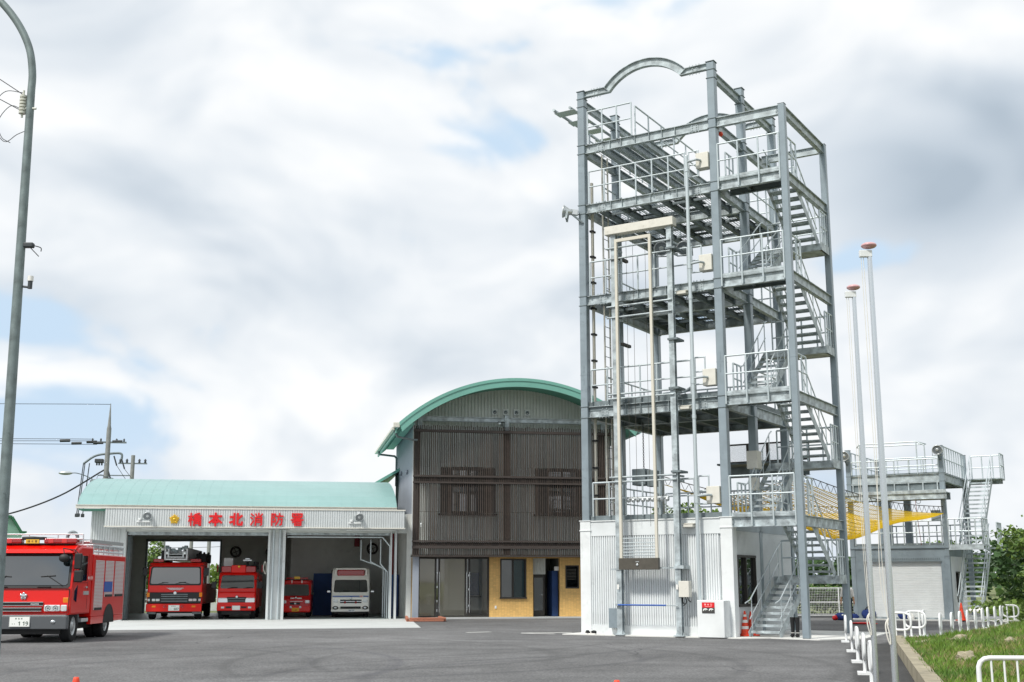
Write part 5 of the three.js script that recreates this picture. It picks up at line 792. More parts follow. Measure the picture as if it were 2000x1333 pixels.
// rescue engine at the left edge
{
  const t = thing('rescue_fire_truck', 'red rescue fire truck with plate 119 at the left edge of the yard', 'fire truck', [-13.08, 0, -32.85], 0.035);
  const w = 1.26;
  part('cab', [across([[0.0, 0.72], [0.03, 0.95], [-0.02, 1.44], [-0.27, 2.34], [-0.4, 2.48], [-0.75, 2.56], [-1.7, 2.56], [-1.7, 0.72]], -w, w, 0.05)], mat.red, t);
  const ws = part('panel_gap', [bx(-1.2, 1.2, 1.405, 1.415, -0.02, 0.012), bx(-1.215, -1.205, 0.78, 1.4, -0.04, 0.034), bx(1.205, 1.215, 0.78, 1.4, -0.04, 0.034), bx(-1.2, 1.2, 0.765, 0.775, 0.0, 0.036)], mat.black, t); part('windscreen_surround', slant(-1.2, 1.2, [-0.01, 1.43], [-0.27, 2.34], 0.02, 0.008), mat.black, t); part('windscreen', slant(-1.14, 1.14, [-0.025, 1.5], [-0.255, 2.3], 0.02, 0.016), mat.glass, t);
  part('roof_brow', [across([[-0.1, 2.36], [-0.2, 2.46], [-0.5, 2.6], [-1.2, 2.6], [-1.2, 2.5], [-0.36, 2.36]], -1.22, 1.22, 0.03)], mat.red, t);
  const lb = part('light_bar', [rbx(-1.2, -0.3, 2.62, 2.76, -0.62, -0.36, 0.04), rbx(0.3, 1.2, 2.62, 2.76, -0.62, -0.36, 0.04)], mat.redLens, t); part('light_bar_base', [bx(-1.1, 1.1, 2.6, 2.63, -0.6, -0.4), ...[-0.9, 0.9].map((x) => bx(x - 0.06, x + 0.06, 2.53, 2.62, -0.56, -0.44)), rbx(-0.3, 0.3, 2.72, 2.8, -0.6, -0.36, 0.02)], mat.black, lb);
  part('lamp_segment', [-0.95, -0.62, 0.5, 0.86].map((x) => rbx(x - 0.07, x + 0.07, 2.635, 2.745, -0.37, -0.345, 0.01)), phys({ color: 0xc9201c, roughness: 0.1, clearcoat: 1 }), lb);
  part('roof_sign', bx(-0.18, 0.18, 2.62, 2.73, -0.4, -0.352), mat.yellow, lb); part('roof_sign_print', sheet(0.34, 0.1).translate(0, 2.675, -0.349), print(256, 76, (x, W, H) => { x.fillStyle = '#e3b53e'; x.fillRect(0, 0, W, H); kanjiDraw(x, ['hashi', 'moto', 'sho'], W / 2, H / 2, 52, 74, '#4c3410', 5); }), lb, { keepUv: true });
  part('emblem', [lathe([[0.001, 0.03], [0.05, 0.028], [0.07, 0.012], [0.075, 0]], 10).rotateX(Math.PI / 2), ...Array.from({ length: 5 }, (_, i) => new THREE.SphereGeometry(0.038, 8, 6).scale(1, 1, 0.5).translate(Math.sin(i * 1.2566) * 0.065, Math.cos(i * 1.2566) * 0.065, 0.01))].map((q) => q.translate(0.01, 1.22, 0.02)), mat.chrome, t);
  part('grille', [rbx(-0.54, 0.54, 0.97, 1.06, 0.01, 0.055, 0.015), rbx(-0.5, 0.5, 0.82, 0.92, 0.01, 0.06, 0.015)], mat.black, t);
  part('grille_trim', [bx(-0.55, 0.55, 1.05, 1.07, 0.03, 0.065), bx(-0.52, 0.52, 0.9, 0.92, 0.03, 0.07), bx(-0.52, 0.52, 0.82, 0.835, 0.03, 0.07), bx(-0.55, 0.55, 0.965, 0.978, 0.03, 0.065)], mat.chrome, t);
  part('grille_lettering', sheet(0.34, 0.055).translate(0.33, 1.012, 0.0575), print(256, 44, (x, W, H) => { x.fillStyle = '#15171a'; x.fillRect(0, 0, W, H); x.fillStyle = '#e8eaea'; x.font = 'bold 40px sans-serif'; x.textAlign = 'center'; x.fillText('FIGHTER', W / 2, 37); }), t, { keepUv: true });
  for (const s of [-1, 1]) {
    part('headlight', [rbx(s * 0.57, s * 1.0, 0.82, 0.99, -0.02, 0.05, 0.03)], mat.lampGlass, t); part('headlight_bulb', [0.68, 0.88].flatMap((q) => [new THREE.TorusGeometry(0.062, 0.01, 6, 18).translate(s * q, 0.905, 0.05), new THREE.SphereGeometry(0.03, 10, 8).scale(1, 1, 0.4).translate(s * q, 0.905, 0.05)]), mat.galvDark, t); part('corner_lamp', rbx(s * 1.01, s * 1.18, 0.82, 0.99, -0.06, 0.045, 0.03), mat.lampGlass, t); part('turn_signal', rbx(s * 1.05, s * 1.2, 1.02, 1.18, -0.1, 0.02, 0.02), mat.orange, t);
    part('bumper_lamp', [rbx(s * 0.28, s * 0.44, 0.54, 0.62, 0.03, 0.1, 0.02)], mat.redLens, t); part('fog_lamp', new THREE.SphereGeometry(0.07, 12, 8).scale(1, 0.7, 0.4).translate(s * 0.86, 0.55, 0.11), mat.chrome, t);
    mirror(t, s * 1.36, 1.93, -0.1, 0.42); part('mirror', rbx(s * 1.27, s * 1.5, 1.58, 1.9, -0.16, -0.05, 0.04), mat.black, t);
    part('side_window', extrude([[0.42, 1.62], [1.2, 1.62], [1.2, 2.3], [0.62, 2.3]], 0.02).rotateY(Math.PI / 2 * 1).translate(s > 0 ? w - 0.005 : -w - 0.015, 0, 0), mat.glass, t);
    part('lower_window', extrude([[0.2, 1.12], [0.42, 1.05], [0.46, 1.5], [0.22, 1.36]], 0.02).rotateY(Math.PI / 2).translate(s > 0 ? w - 0.005 : -w - 0.015, 0, 0), mat.glass, t);
    part('door_seam', [bx(s * w - 0.004, s * w + 0.004, 0.85, 2.35, -1.36, -1.35), bx(s * w - 0.004, s * w + 0.004, 1.56, 1.57, -1.35, -0.4)], mat.black, t); part('door_handle', rbx(s * w, s * (w + 0.03), 1.42, 1.47, -1.3, -1.15, 0.01), mat.chrome, t);
    part('door_step', [rbx(s * (w - 0.35), s * w, 0.5, 0.6, -1.6, -1.05, 0.02), bx(s * w - 0.01, s * w + 0.015, 1.24, 1.34, -1.45, -1.0)], mat.alu, t);
    part('mudguard', [tube([[s * 1.12, 0.5, 0.0], [s * 1.12, 0.82, -0.18], [s * 1.12, 0.98, -0.55], [s * 1.12, 0.82, -0.95], [s * 1.12, 0.5, -1.12]], 0.05, 8, 30).scale(1, 1, 1), bx(s * 0.95, s * 1.24, 0.92, 0.98, -0.75, -0.35)], mat.galvDark, t);
    wheel(t, s * 1.06, -0.55, 0.42, 0.26); wheel(t, s * 1.06, -3.5, 0.42, 0.26); wheel(t, s * 0.78, -3.5, 0.42, 0.25, 'inner_wheel');
  }
  part('bumper', [across([[-0.1, 0.34], [0.1, 0.37], [0.12, 0.68], [0.06, 0.72], [-0.1, 0.72]], -1.22, 1.22, 0.03)], std({ color: 0x5b5e61, roughness: 0.5 }), t); part('bumper_trim', bx(-1.18, 1.18, 0.705, 0.73, 0.02, 0.1), mat.chrome, t);
  part('underbody', [bx(-0.9, 0.9, 0.3, 0.7, -4.9, -0.15), bx(-1.0, 1.0, 0.22, 0.34, -0.4, -0.1)], mat.black, t);
  part('number_plate', [bx(-0.28, 0.26, 0.42, 0.69, 0.121, 0.13)], mat.white, t); part('plate_print', sheet(0.53, 0.265).translate(-0.01, 0.555, 0.132), plate('1 19'), t, { keepUv: true });
  wiper(t, -0.85, 1.5, -0.02, 0.42, 0.65); wiper(t, 1.0, 1.5, -0.02, 0.5, 2.6); part('wiper_box', [rbx(-0.75, -0.45, 1.44, 1.48, -0.0, 0.03, 0.01), rbx(0.35, 0.7, 1.44, 1.48, -0.0, 0.03, 0.01)], mat.black, t);
  part('under_mirror', [new THREE.SphereGeometry(0.14, 14, 10).scale(1, 0.8, 0.6).translate(1.0, 2.22, 0.0), ...pipe([[1.0, 2.34, 0], [0.95, 2.48, -0.05], [1.2, 2.44, -0.1]], 0.014)], mat.black, t);
  // seats and wheel behind the glass are dark; body with roller shutters
  part('equipment_body', rbx(-w, w, 0.62, 2.36, -5.0, -1.8, 0.03), mat.red, t); part('body_link', bx(-1.1, 1.1, 0.7, 2.3, -1.8, -1.66), mat.redDeep, t);
  part('body_skirt', [rbx(w - 0.1, w + 0.005, 0.42, 0.62, -3.0, -1.8, 0.01), rbx(-w - 0.005, -w + 0.1, 0.42, 0.62, -3.0, -1.8, 0.01), rbx(-w, w, 0.45, 0.62, -5.0, -4.05, 0.02)], mat.red, t);
  for (const s of [-1, 1]) {
    for (const [za, zb, y0] of [[-1.98, -2.82, 0.8], [-2.94, -3.78, 1.16], [-3.9, -4.86, 1.16]]) { const sh = part('roller_shutter', ribbed(2.2 - y0, za - zb, 0.04, 0.008, 0.25).rotateZ(-Math.PI / 2).translate(0, 2.2, 0).rotateY(s * Math.PI / 2).translate(s * (w + 0.004), 0, s > 0 ? za : zb), mat.silverSheet, t); part('shutter_bar', rbx(s * (w + 0.002), s * (w + 0.03), y0, y0 + 0.07, zb + 0.1, za - 0.1, 0.01), mat.black, sh); }
    part('wheel_arch', [new THREE.RingGeometry(0.46, 0.54, 24, 1, 0, Math.PI).rotateY(s * Math.PI / 2).translate(s * (w + 0.006), 0.42, -3.5), new THREE.CircleGeometry(0.47, 24, 0, Math.PI).rotateY(s * Math.PI / 2).translate(s * (w + 0.003), 0.42, -3.5)], mat.black, t);
    part('door_lettering', sheet(0.5, 0.14).rotateY(s * Math.PI / 2).translate(s * (w + 0.004), 1.7, -0.95 - 0.6), print(256, 72, (x, W, H) => { x.fillStyle = '#bf1712'; x.fillRect(0, 0, W, H); kanjiDraw(x, ['hashi', 'moto', 'shou', 'bou'], W / 2, H / 2, 44, 60, '#efe6e0', 5); }), t, { keepUv: true });
  }
  part('blue_reflection_panel', rbx(w - 0.02, w + 0.012, 1.3, 1.6, -3.7, -2.9, 0.01), mat.blueBar, t);  // blue reflection on the shutters, put in as an added coloured panel
  // ladder rack and rails on the roof
  part('roof_rail', [...[-1.18, 1.18].flatMap((x) => [rod([x, 2.62, -1.9], [x, 2.62, -4.95], 0.022), rod([x, 2.44, -1.9], [x, 2.44, -4.95], 0.022), ...Array.from({ length: 7 }, (_, i) => rod([x, 2.36, -1.92 - i * 0.5], [x, 2.62, -1.92 - i * 0.5], 0.018, 6))]), rod([-1.18, 2.62, -1.9], [1.18, 2.62, -1.9], 0.022), rod([-1.18, 2.9, -1.2], [1.1, 2.9, -1.2], 0.018), rod([-1.1, 2.78, -1.2], [1.1, 2.78, -1.2], 0.018), ...[-1.1, -0.4, 0.4, 1.1].map((x) => rod([x, 2.56, -1.2], [x, 2.9, -1.2], 0.018, 6))], mat.rail, t);
  part('stowed_ladder', [...[0.25, 0.65, 0.75, 1.1].map((x) => bx(x - 0.03, x + 0.03, 2.68, 2.78, -5.1, -1.9)), ...Array.from({ length: 10 }, (_, i) => rod([0.25, 2.73, -2.1 - i * 0.31], [1.1, 2.73, -2.1 - i * 0.31], 0.02, 6)), ...Array.from({ length: 5 }, (_, i) => rod([0.98, 2.5, -2.2 - i * 0.55], [0.98, 2.66, -2.2 - i * 0.55], 0.04, 8)), rod([1.12, 2.56, -2.0], [1.12, 2.56, -4.9], 0.05, 10)], mat.alu, t);
  part('roof_reel', [new THREE.TorusGeometry(0.14, 0.05, 8, 18).translate(0.75, 2.82, -1.35), rbx(-0.7, 0.2, 2.4, 2.62, -3.6, -2.2, 0.03)], mat.galvDark, t);
}
// ladder truck in the left bay
function B2W(x, z) { return toW(BLD, x, 0.018, z); }
{
  const t = thing('ladder_fire_truck', 'large red ladder fire truck with silver ladder on its roof in the left bay', 'fire truck', B2W(-4.24, -0.9), BLD.turn - 0.03);
  const w = 1.13;
  part('cab', across([[0.0, 0.62], [0.02, 0.9], [-0.02, 1.42], [-0.14, 2.2], [-0.3, 2.36], [-0.6, 2.4], [-2.0, 2.4], [-2.0, 0.62]], -w, w, 0.05), mat.red, t);
  part('windscreen_surround', slant(-1.08, 1.08, [-0.01, 1.42], [-0.14, 2.2], 0.02, 0.008), mat.black, t); part('windscreen', slant(-1.02, 1.02, [-0.02, 1.48], [-0.13, 2.16], 0.02, 0.016), mat.glass, t);
  part('chest_panel', rbx(-1.1, 1.1, 0.66, 1.13, -0.1, 0.06, 0.03), mat.black, t); part('grille', [0.74, 0.84, 0.94, 1.02].map((y) => rbx(-0.55, 0.55, y, y + 0.04, 0.05, 0.085, 0.01)), mat.galvDark, t);
  part('wing_badge', extrude([[-0.38, 0.1], [0.38, 0.1], [0.2, 0], [-0.2, 0]], 0.012).translate(0.02, 1.22, 0.02), mat.chrome, t); part('emblem', lathe([[0.001, 0.03], [0.06, 0.02], [0.07, 0]], 10).rotateX(Math.PI / 2).translate(0.02, 1.1, 0.07), mat.chrome, t);
  for (const s of [-1, 1]) { part('headlight', [rbx(s * 0.6, s * 0.76, 0.76, 0.86, 0.05, 0.085, 0.015), rbx(s * 0.78, s * 0.92, 0.76, 0.86, 0.05, 0.085, 0.015)], mat.lampGlass, t); part('corner_lamp', rbx(s * 1.0, s * 1.1, 0.76, 0.86, 0.0, 0.07, 0.015), mat.lampGlass, t); part('turn_signal', rbx(s * 1.02, s * 1.15, 0.93, 1.12, -0.1, 0.07, 0.02), mat.orange, t); part('bumper_lamp', rbx(s * 0.74, s * 0.9, 0.5, 0.58, 0.1, 0.14, 0.015), mat.orange, t); part('horn', lathe([[0.02, -0.06], [0.03, 0], [0.055, 0.05]], 12).rotateX(Math.PI / 2).translate(s * 0.36, 0.54, 0.13), mat.chrome, t); mirror(t, s * 1.27, 1.82, -0.05, 0.34); wheel(t, s * 0.95, -0.6, 0.4, 0.26); wheel(t, s * 0.95, -4.6, 0.4, 0.26);
    part('side_window', extrude([[0.35, 1.5], [1.2, 1.5], [1.2, 2.15], [0.5, 2.15]], 0.02).rotateY(Math.PI / 2).translate(s > 0 ? w - 0.005 : -w - 0.015, 0, 0), mat.glass, t); part('mud_flap', rbx(s * 0.75, s * 1.12, 0.22, 0.38, -0.1, -0.05, 0.01), mat.galvDark, t); }
  part('bumper', rbx(-1.15, 1.15, 0.32, 0.65, -0.1, 0.12, 0.04), mat.red, t); part('underbody', bx(-0.85, 0.85, 0.25, 0.64, -6.5, -0.15), mat.black, t); part('rear_body', rbx(-1.12, 1.12, 0.6, 1.5, -7, -2.1, 0.03), mat.redDeep, t);
  part('number_plate', bx(-0.22, 0.24, 0.36, 0.6, 0.121, 0.13), mat.white, t); part('plate_print', sheet(0.45, 0.235).translate(0.01, 0.48, 0.132), plate('607', ''), t, { keepUv: true });
  wiper(t, -0.7, 1.48, -0.02, 0.3, 0.2, 0.15); wiper(t, 0.6, 1.48, -0.02, 0.3, 2.9, 0.15); wiper(t, 0.0, 1.48, -0.02, 0.3, 0.2, 0.15);
  // the ladder: nested silver sections seen end on
  const L = part('ladder_base_section', [bx(-0.48, -0.42, 2.5, 3.0, -6, 0.25), bx(0.42, 0.48, 2.5, 3.0, -6, 0.25), bx(-0.48, 0.48, 2.48, 2.54, -6, 0.25), ...Array.from({ length: 16 }, (_, i) => rod([-0.42, 2.6, 0.15 - i * 0.36], [0.42, 2.6, 0.15 - i * 0.36], 0.025, 6))], mat.alu, t);
  part('ladder_inner_section', [bx(-0.33, -0.28, 2.62, 2.95, -6, 0.35), bx(0.28, 0.33, 2.62, 2.95, -6, 0.35), ...Array.from({ length: 16 }, (_, i) => rod([-0.28, 2.72, 0.25 - i * 0.36], [0.28, 2.72, 0.25 - i * 0.36], 0.022, 6)), bx(-0.35, 0.35, 2.58, 2.62, 0.2, 0.36)], mat.alu, L);
  part('ladder_fittings', [[-0.3, 2.96], [0.3, 2.98], [-0.12, 2.9], [0.14, 2.93], [0, 2.84], [-0.38, 3.02], [0.4, 3.02]].map(([x, y]) => rbx(x - 0.07, x + 0.07, y - 0.07, y + 0.07, 0.05, 0.32, 0.02)), mat.galvDark, L);
  part('ladder_lamp', [-0.36, 0.36].map((x) => lathe([[0.001, -0.1], [0.07, -0.05], [0.08, 0.05], [0.001, 0.06]], 12).rotateX(Math.PI / 2).translate(x, 2.78, 0.3)), mat.lampGlass, L);
  part('light_bar', [rbx(-1.0, -0.55, 2.4, 2.54, -0.5, -0.25, 0.04), rbx(0.55, 1.0, 2.4, 2.54, -0.5, -0.25, 0.04)], mat.redLens, t); part('turntable_arm', [rbx(-0.7, -0.5, 2.42, 2.9, -3, -0.4, 0.04), ...[0.62, 0.75, 0.9].map((x, i) => rod([x, 2.3, -1.5 - i * 0.4], [x + 0.2, 2.85, -1.8 - i * 0.4], 0.05)), rbx(0.6, 1.05, 2.4, 2.8, -4.5, -2, 0.04)], mat.black, t);
}
// small pump truck
{
  const t = thing('pump_fire_truck', 'small red pump fire truck with roof lights beside the centre pillar', 'fire truck', B2W(-1.66, -1.1), BLD.turn - 0.04);
  const w = 0.81;
  part('cab', across([[0.0, 0.4], [0.06, 0.62], [0.02, 0.98], [-0.1, 1.28], [-0.38, 1.86], [-0.5, 1.96], [-1.7, 1.98], [-1.7, 0.4]], -w, w, 0.06), mat.red, t);
  part('windscreen', slant(-0.72, 0.72, [-0.1, 1.28], [-0.37, 1.84], 0.02, 0.014), mat.glass, t); part('crease_line', rbx(-0.8, 0.8, 1.13, 1.15, -0.04, 0.03, 0.006), mat.redDeep, t);
  part('light_box', [rbx(-0.74, -0.3, 1.96, 2.24, -0.7, -0.42, 0.05), rbx(0.3, 0.74, 1.96, 2.24, -0.7, -0.42, 0.05)], mat.redLens, t); part('light_box_centre', rbx(-0.31, 0.31, 1.95, 2.28, -0.72, -0.4, 0.03), mat.red, t); part('roof_emblem', new THREE.SphereGeometry(0.055, 12, 8).scale(1, 1, 0.5).translate(0.02, 2.22, -0.39), mat.gold, t);
  part('grille', [rbx(-0.42, 0.42, 0.68, 0.92, 0.0, 0.06, 0.03)], mat.black, t); part('grille_bar', [0.74, 0.84].map((y) => rbx(-0.36, 0.36, y, y + 0.03, 0.05, 0.075, 0.008)), mat.galvDark, t); part('emblem', new THREE.SphereGeometry(0.06, 12, 8).scale(1, 1, 0.5).translate(0.01, 0.93, 0.06), mat.chrome, t);
  for (const s of [-1, 1]) { part('headlight', across([[-0.1, 0.68], [0.07, 0.7], [0.06, 0.86], [0.0, 0.92], [-0.1, 0.92]], s > 0 ? 0.36 : -0.78, s > 0 ? 0.78 : -0.36, 0.03), mat.lampGlass, t); part('fog_lamp', rbx(s * 0.5, s * 0.64, 0.44, 0.52, 0.06, 0.1, 0.015), mat.lampGlass, t); part('bumper_slot', rbx(s * 0.2, s * 0.44, 0.45, 0.53, 0.06, 0.09, 0.01), mat.black, t); mirror(t, s * 0.98, 1.28, -0.1, 0.3); wheel(t, s * 0.66, -0.5, 0.32, 0.22); wheel(t, s * 0.66, -3.2, 0.32, 0.22);
    part('side_window', extrude([[0.45, 1.3], [1.2, 1.3], [1.2, 1.8], [0.62, 1.8]], 0.02).rotateY(Math.PI / 2).translate(s > 0 ? w - 0.005 : -w - 0.015, 0, 0), mat.glass, t); part('side_marker', rbx(s * 0.93, s * 1.0, 1.98, 2.3, -1.3, -1.1, 0.03), mat.redLens, t); }
  part('bumper', rbx(-0.82, 0.82, 0.34, 0.64, -0.15, 0.08, 0.04), mat.red, t); part('underbody', bx(-0.62, 0.62, 0.18, 0.42, -4, -0.1), mat.black, t); part('pump_body', rbx(-0.82, 0.82, 0.45, 1.9, -4.2, -1.8, 0.03), mat.red, t);
  part('number_plate', bx(-0.17, 0.17, 0.37, 0.56, 0.081, 0.09), mat.white, t); part('plate_print', sheet(0.33, 0.18).translate(0, 0.465, 0.092), plate('', '', '#e9ebe6', '#3a5a46', false), t, { keepUv: true });
  part('roof_locker', rbx(-0.72, -0.32, 2.06, 2.6, -1.7, -1.2, 0.02), mat.white, t); part('work_lamp', [rbx(0.1, 0.5, 2.46, 2.54, -1.5, -1.3, 0.02), rbx(0.2, 0.4, 2.54, 2.6, -1.5, -1.3, 0.01)], mat.lampGlass, t); part('roof_gear', [rod([0.3, 1.98, -1.4], [0.3, 2.46, -1.4], 0.05), rbx(-0.1, 0.7, 2.05, 2.3, -1.8, -1.3, 0.04), rbx(0.55, 0.75, 2.1, 2.45, -2.2, -1.6, 0.03)], mat.black, t);
  wiper(t, -0.4, 1.29, -0.09, 0.3, 0.15, 0.45); wiper(t, 0.25, 1.29, -0.09, 0.3, 0.15, 0.45); part('dash_paper', [bx(0.15, 0.5, 1.3, 1.36, -0.3, -0.2)], mat.white, t);
}
// small red command van
{
  const t = thing('command_van', 'small red fire command van with yellow roof sign partly behind the pillar', 'van', B2W(0.87, -2.7), BLD.turn - 0.05);
  const w = 0.66;
  part('body', across([[0.0, 0.24], [0.06, 0.42], [0.03, 0.78], [-0.16, 0.94], [-0.5, 1.46], [-0.66, 1.6], [-0.9, 1.66], [-3.0, 1.66], [-3.1, 1.5], [-3.1, 0.24]], -w, w, 0.1), mat.redDeep, t);
  part('windscreen', slant(-0.58, 0.58, [-0.16, 0.94], [-0.49, 1.44], 0.02, 0.014), mat.glass, t); part('brow', rbx(-0.54, 0.54, 1.46, 1.62, -0.74, -0.55, 0.05), mat.redDeep, t);
  part('light_bar', rbx(-0.5, 0.5, 1.68, 1.76, -0.95, -0.75, 0.035), mat.redLens, t); part('roof_sign', rbx(-0.13, 0.13, 1.68, 1.8, -0.78, -0.72, 0.015), mat.yellow, t); part('roof_lamp', [rbx(-0.24, -0.2, 1.5, 1.64, -0.56, -0.53, 0.01), rbx(0.2, 0.25, 1.5, 1.64, -0.56, -0.53, 0.01)], mat.coneWhite, t);
  part('grille', [rbx(-0.25, 0.2, 0.56, 0.66, 0.03, 0.07, 0.015)], mat.black, t); part('grille_badge', [bx(-0.05, -0.035, 0.57, 0.65, 0.07, 0.078), bx(0.0, 0.015, 0.57, 0.65, 0.07, 0.078), bx(-0.04, 0.0, 0.605, 0.62, 0.07, 0.078)], mat.chrome, t); part('bonnet_lettering', [bx(-0.24, -0.06, 0.82, 0.86, 0.028, 0.034), bx(0.06, 0.26, 0.82, 0.86, 0.028, 0.034), bx(-0.26, 0.3, 0.69, 0.71, 0.05, 0.056)], mat.coneWhite, t); part('emblem', new THREE.SphereGeometry(0.05, 12, 8).scale(1, 1, 0.5).translate(0, 0.86, 0.02), mat.chrome, t);
  for (const s of [-1, 1]) { part('headlight', rbx(s * 0.4, s * 0.62, 0.6, 0.76, -0.08, 0.06, 0.05), mat.lampGlass, t); part('fog_lamp', rbx(s * 0.16, s * 0.26, 0.4, 0.5, 0.05, 0.1, 0.03), mat.lampGlass, t); part('mirror', rbx(s * 0.69, s * 0.79, 0.96, 1.12, -0.35, -0.25, 0.04), mat.black, t); wheel(t, s * 0.56, -0.5, 0.27, 0.16); wheel(t, s * 0.56, -2.5, 0.27, 0.16); part('side_window', bx(s * w - 0.004, s * w + 0.012, 1.0, 1.42, -1.6, -0.7), mat.glass, t); }
  part('bumper', rbx(-0.66, 0.66, 0.22, 0.5, -0.1, 0.075, 0.06), mat.red, t); part('number_plate', [bx(-0.16, 0.16, 0.26, 0.42, 0.076, 0.086)], mat.yellow, t); part('plate_print', sheet(0.31, 0.155).translate(0, 0.34, 0.088), print(128, 64, (x, W, H) => { x.fillStyle = '#e0a21c'; x.fillRect(0, 0, W, H); x.fillStyle = '#2a2a18'; x.font = 'bold 34px sans-serif'; x.fillText('. . 21', 20, 52); }), t, { keepUv: true });
}
// ambulance
{
  const t = thing('ambulance', 'white high roof ambulance with red front beacon and blue stripe in the right bay', 'ambulance', B2W(3.28, -2.3), BLD.turn - 0.05);
  const w = 0.85;
  part('body', across([[0.0, 0.26], [0.07, 0.45], [0.05, 0.86], [-0.1, 1.06], [-0.42, 1.66], [-0.5, 1.78], [-0.8, 2.12], [-1.0, 2.18], [-4.0, 2.18], [-4.1, 2.0], [-4.1, 0.26]], -w, w, 0.08), mat.ambWhite, t);
  part('windscreen', slant(-0.76, 0.76, [-0.11, 1.1], [-0.41, 1.64], 0.02, 0.016), mat.glass, t); part('front_beacon', rbx(-0.62, 0.62, 1.82, 2.1, -0.78, -0.52, 0.06), mat.redLens, t); part('beacon_hood', [rbx(-0.7, 0.7, 2.06, 2.18, -0.95, -0.6, 0.05), rbx(-0.74, -0.64, 1.8, 2.12, -0.95, -0.56, 0.04), rbx(0.64, 0.74, 1.8, 2.12, -0.95, -0.56, 0.04)], mat.ambWhite, t);
  part('blue_stripe', [bx(-0.8, 0.4, 0.905, 0.945, -0.02, 0.052), bx(0.56, 0.8, 0.905, 0.945, -0.02, 0.052)], mat.blueBar, t); part('red_mark', [bx(0.43, 0.46, 0.91, 0.945, 0.0, 0.05), bx(0.48, 0.53, 0.91, 0.945, 0.0, 0.05)], mat.signRed, t);
  part('grille', [rbx(-0.46, 0.5, 0.62, 0.78, 0.03, 0.07, 0.02)], mat.black, t); part('grille_bar', rbx(-0.48, 0.52, 0.68, 0.72, 0.06, 0.095, 0.012), mat.chrome, t); part('emblem', new THREE.SphereGeometry(0.06, 12, 8).scale(1, 1, 0.5).translate(0.02, 0.84, 0.055), mat.chrome, t);
  for (const s of [-1, 1]) { part('red_lamp', new THREE.SphereGeometry(0.055, 12, 8).translate(s * 0.24, 0.66, 0.09), mat.redLens, t); part('headlight', rbx(s * 0.52, s * 0.78, 0.62, 0.8, -0.1, 0.065, 0.05), mat.lampGlass, t); part('turn_signal', rbx(s * 0.78, s * 0.84, 0.62, 0.8, -0.2, 0.0, 0.02), mat.orange, t); part('fog_lamp', [new THREE.TorusGeometry(0.08, 0.02, 6, 16).scale(1.3, 0.8, 1).translate(s * 0.66, 0.42, 0.09)], mat.black, t); part('fog_lens', new THREE.SphereGeometry(0.05, 12, 8).scale(1.3, 0.9, 0.4).translate(s * 0.66, 0.42, 0.085), mat.lampGlass, t); part('mirror', [rbx(s * 0.9, s * 1.06, 1.08, 1.18, -0.3, -0.16, 0.03)], mat.chrome, t); wheel(t, s * 0.72, -0.62, 0.32, 0.2); wheel(t, s * 0.72, -3.1, 0.32, 0.2); part('side_window', bx(s * w - 0.004, s * w + 0.012, 1.15, 1.6, -1.6, -0.75), mat.glass, t); }
  part('lower_intake', rbx(-0.44, 0.46, 0.38, 0.48, 0.05, 0.085, 0.015), mat.black, t); part('bumper', rbx(-0.85, 0.85, 0.24, 0.36, -0.1, 0.085, 0.04), mat.ambWhite, t); part('plate_print', sheet(0.3, 0.12).translate(0.05, 0.3, 0.087), print(128, 56, (x, W, H) => { x.fillStyle = '#dfe2df'; x.fillRect(0, 0, W, H); x.fillStyle = '#6c7a8a'; x.font = 'bold 40px sans-serif'; x.textAlign = 'center'; x.fillText('99 11', W / 2, 44); }), t, { keepUv: true }); part('number_plate', bx(-0.1, 0.2, 0.24, 0.36, 0.08, 0.0862), mat.white, t);
  part('underbody', bx(-0.7, 0.7, 0.16, 0.28, -4, -0.1), mat.black, t); wiper(t, -0.5, 1.1, -0.1, 0.35, 0.2, 0.5); part('beacon_side', [lathe([[0.001, 0], [0.09, 0], [0.09, 0.12], [0.04, 0.16], [0.001, 0.16]], 14).translate(-0.8, 1.95, -0.9)], mat.black, t);
}
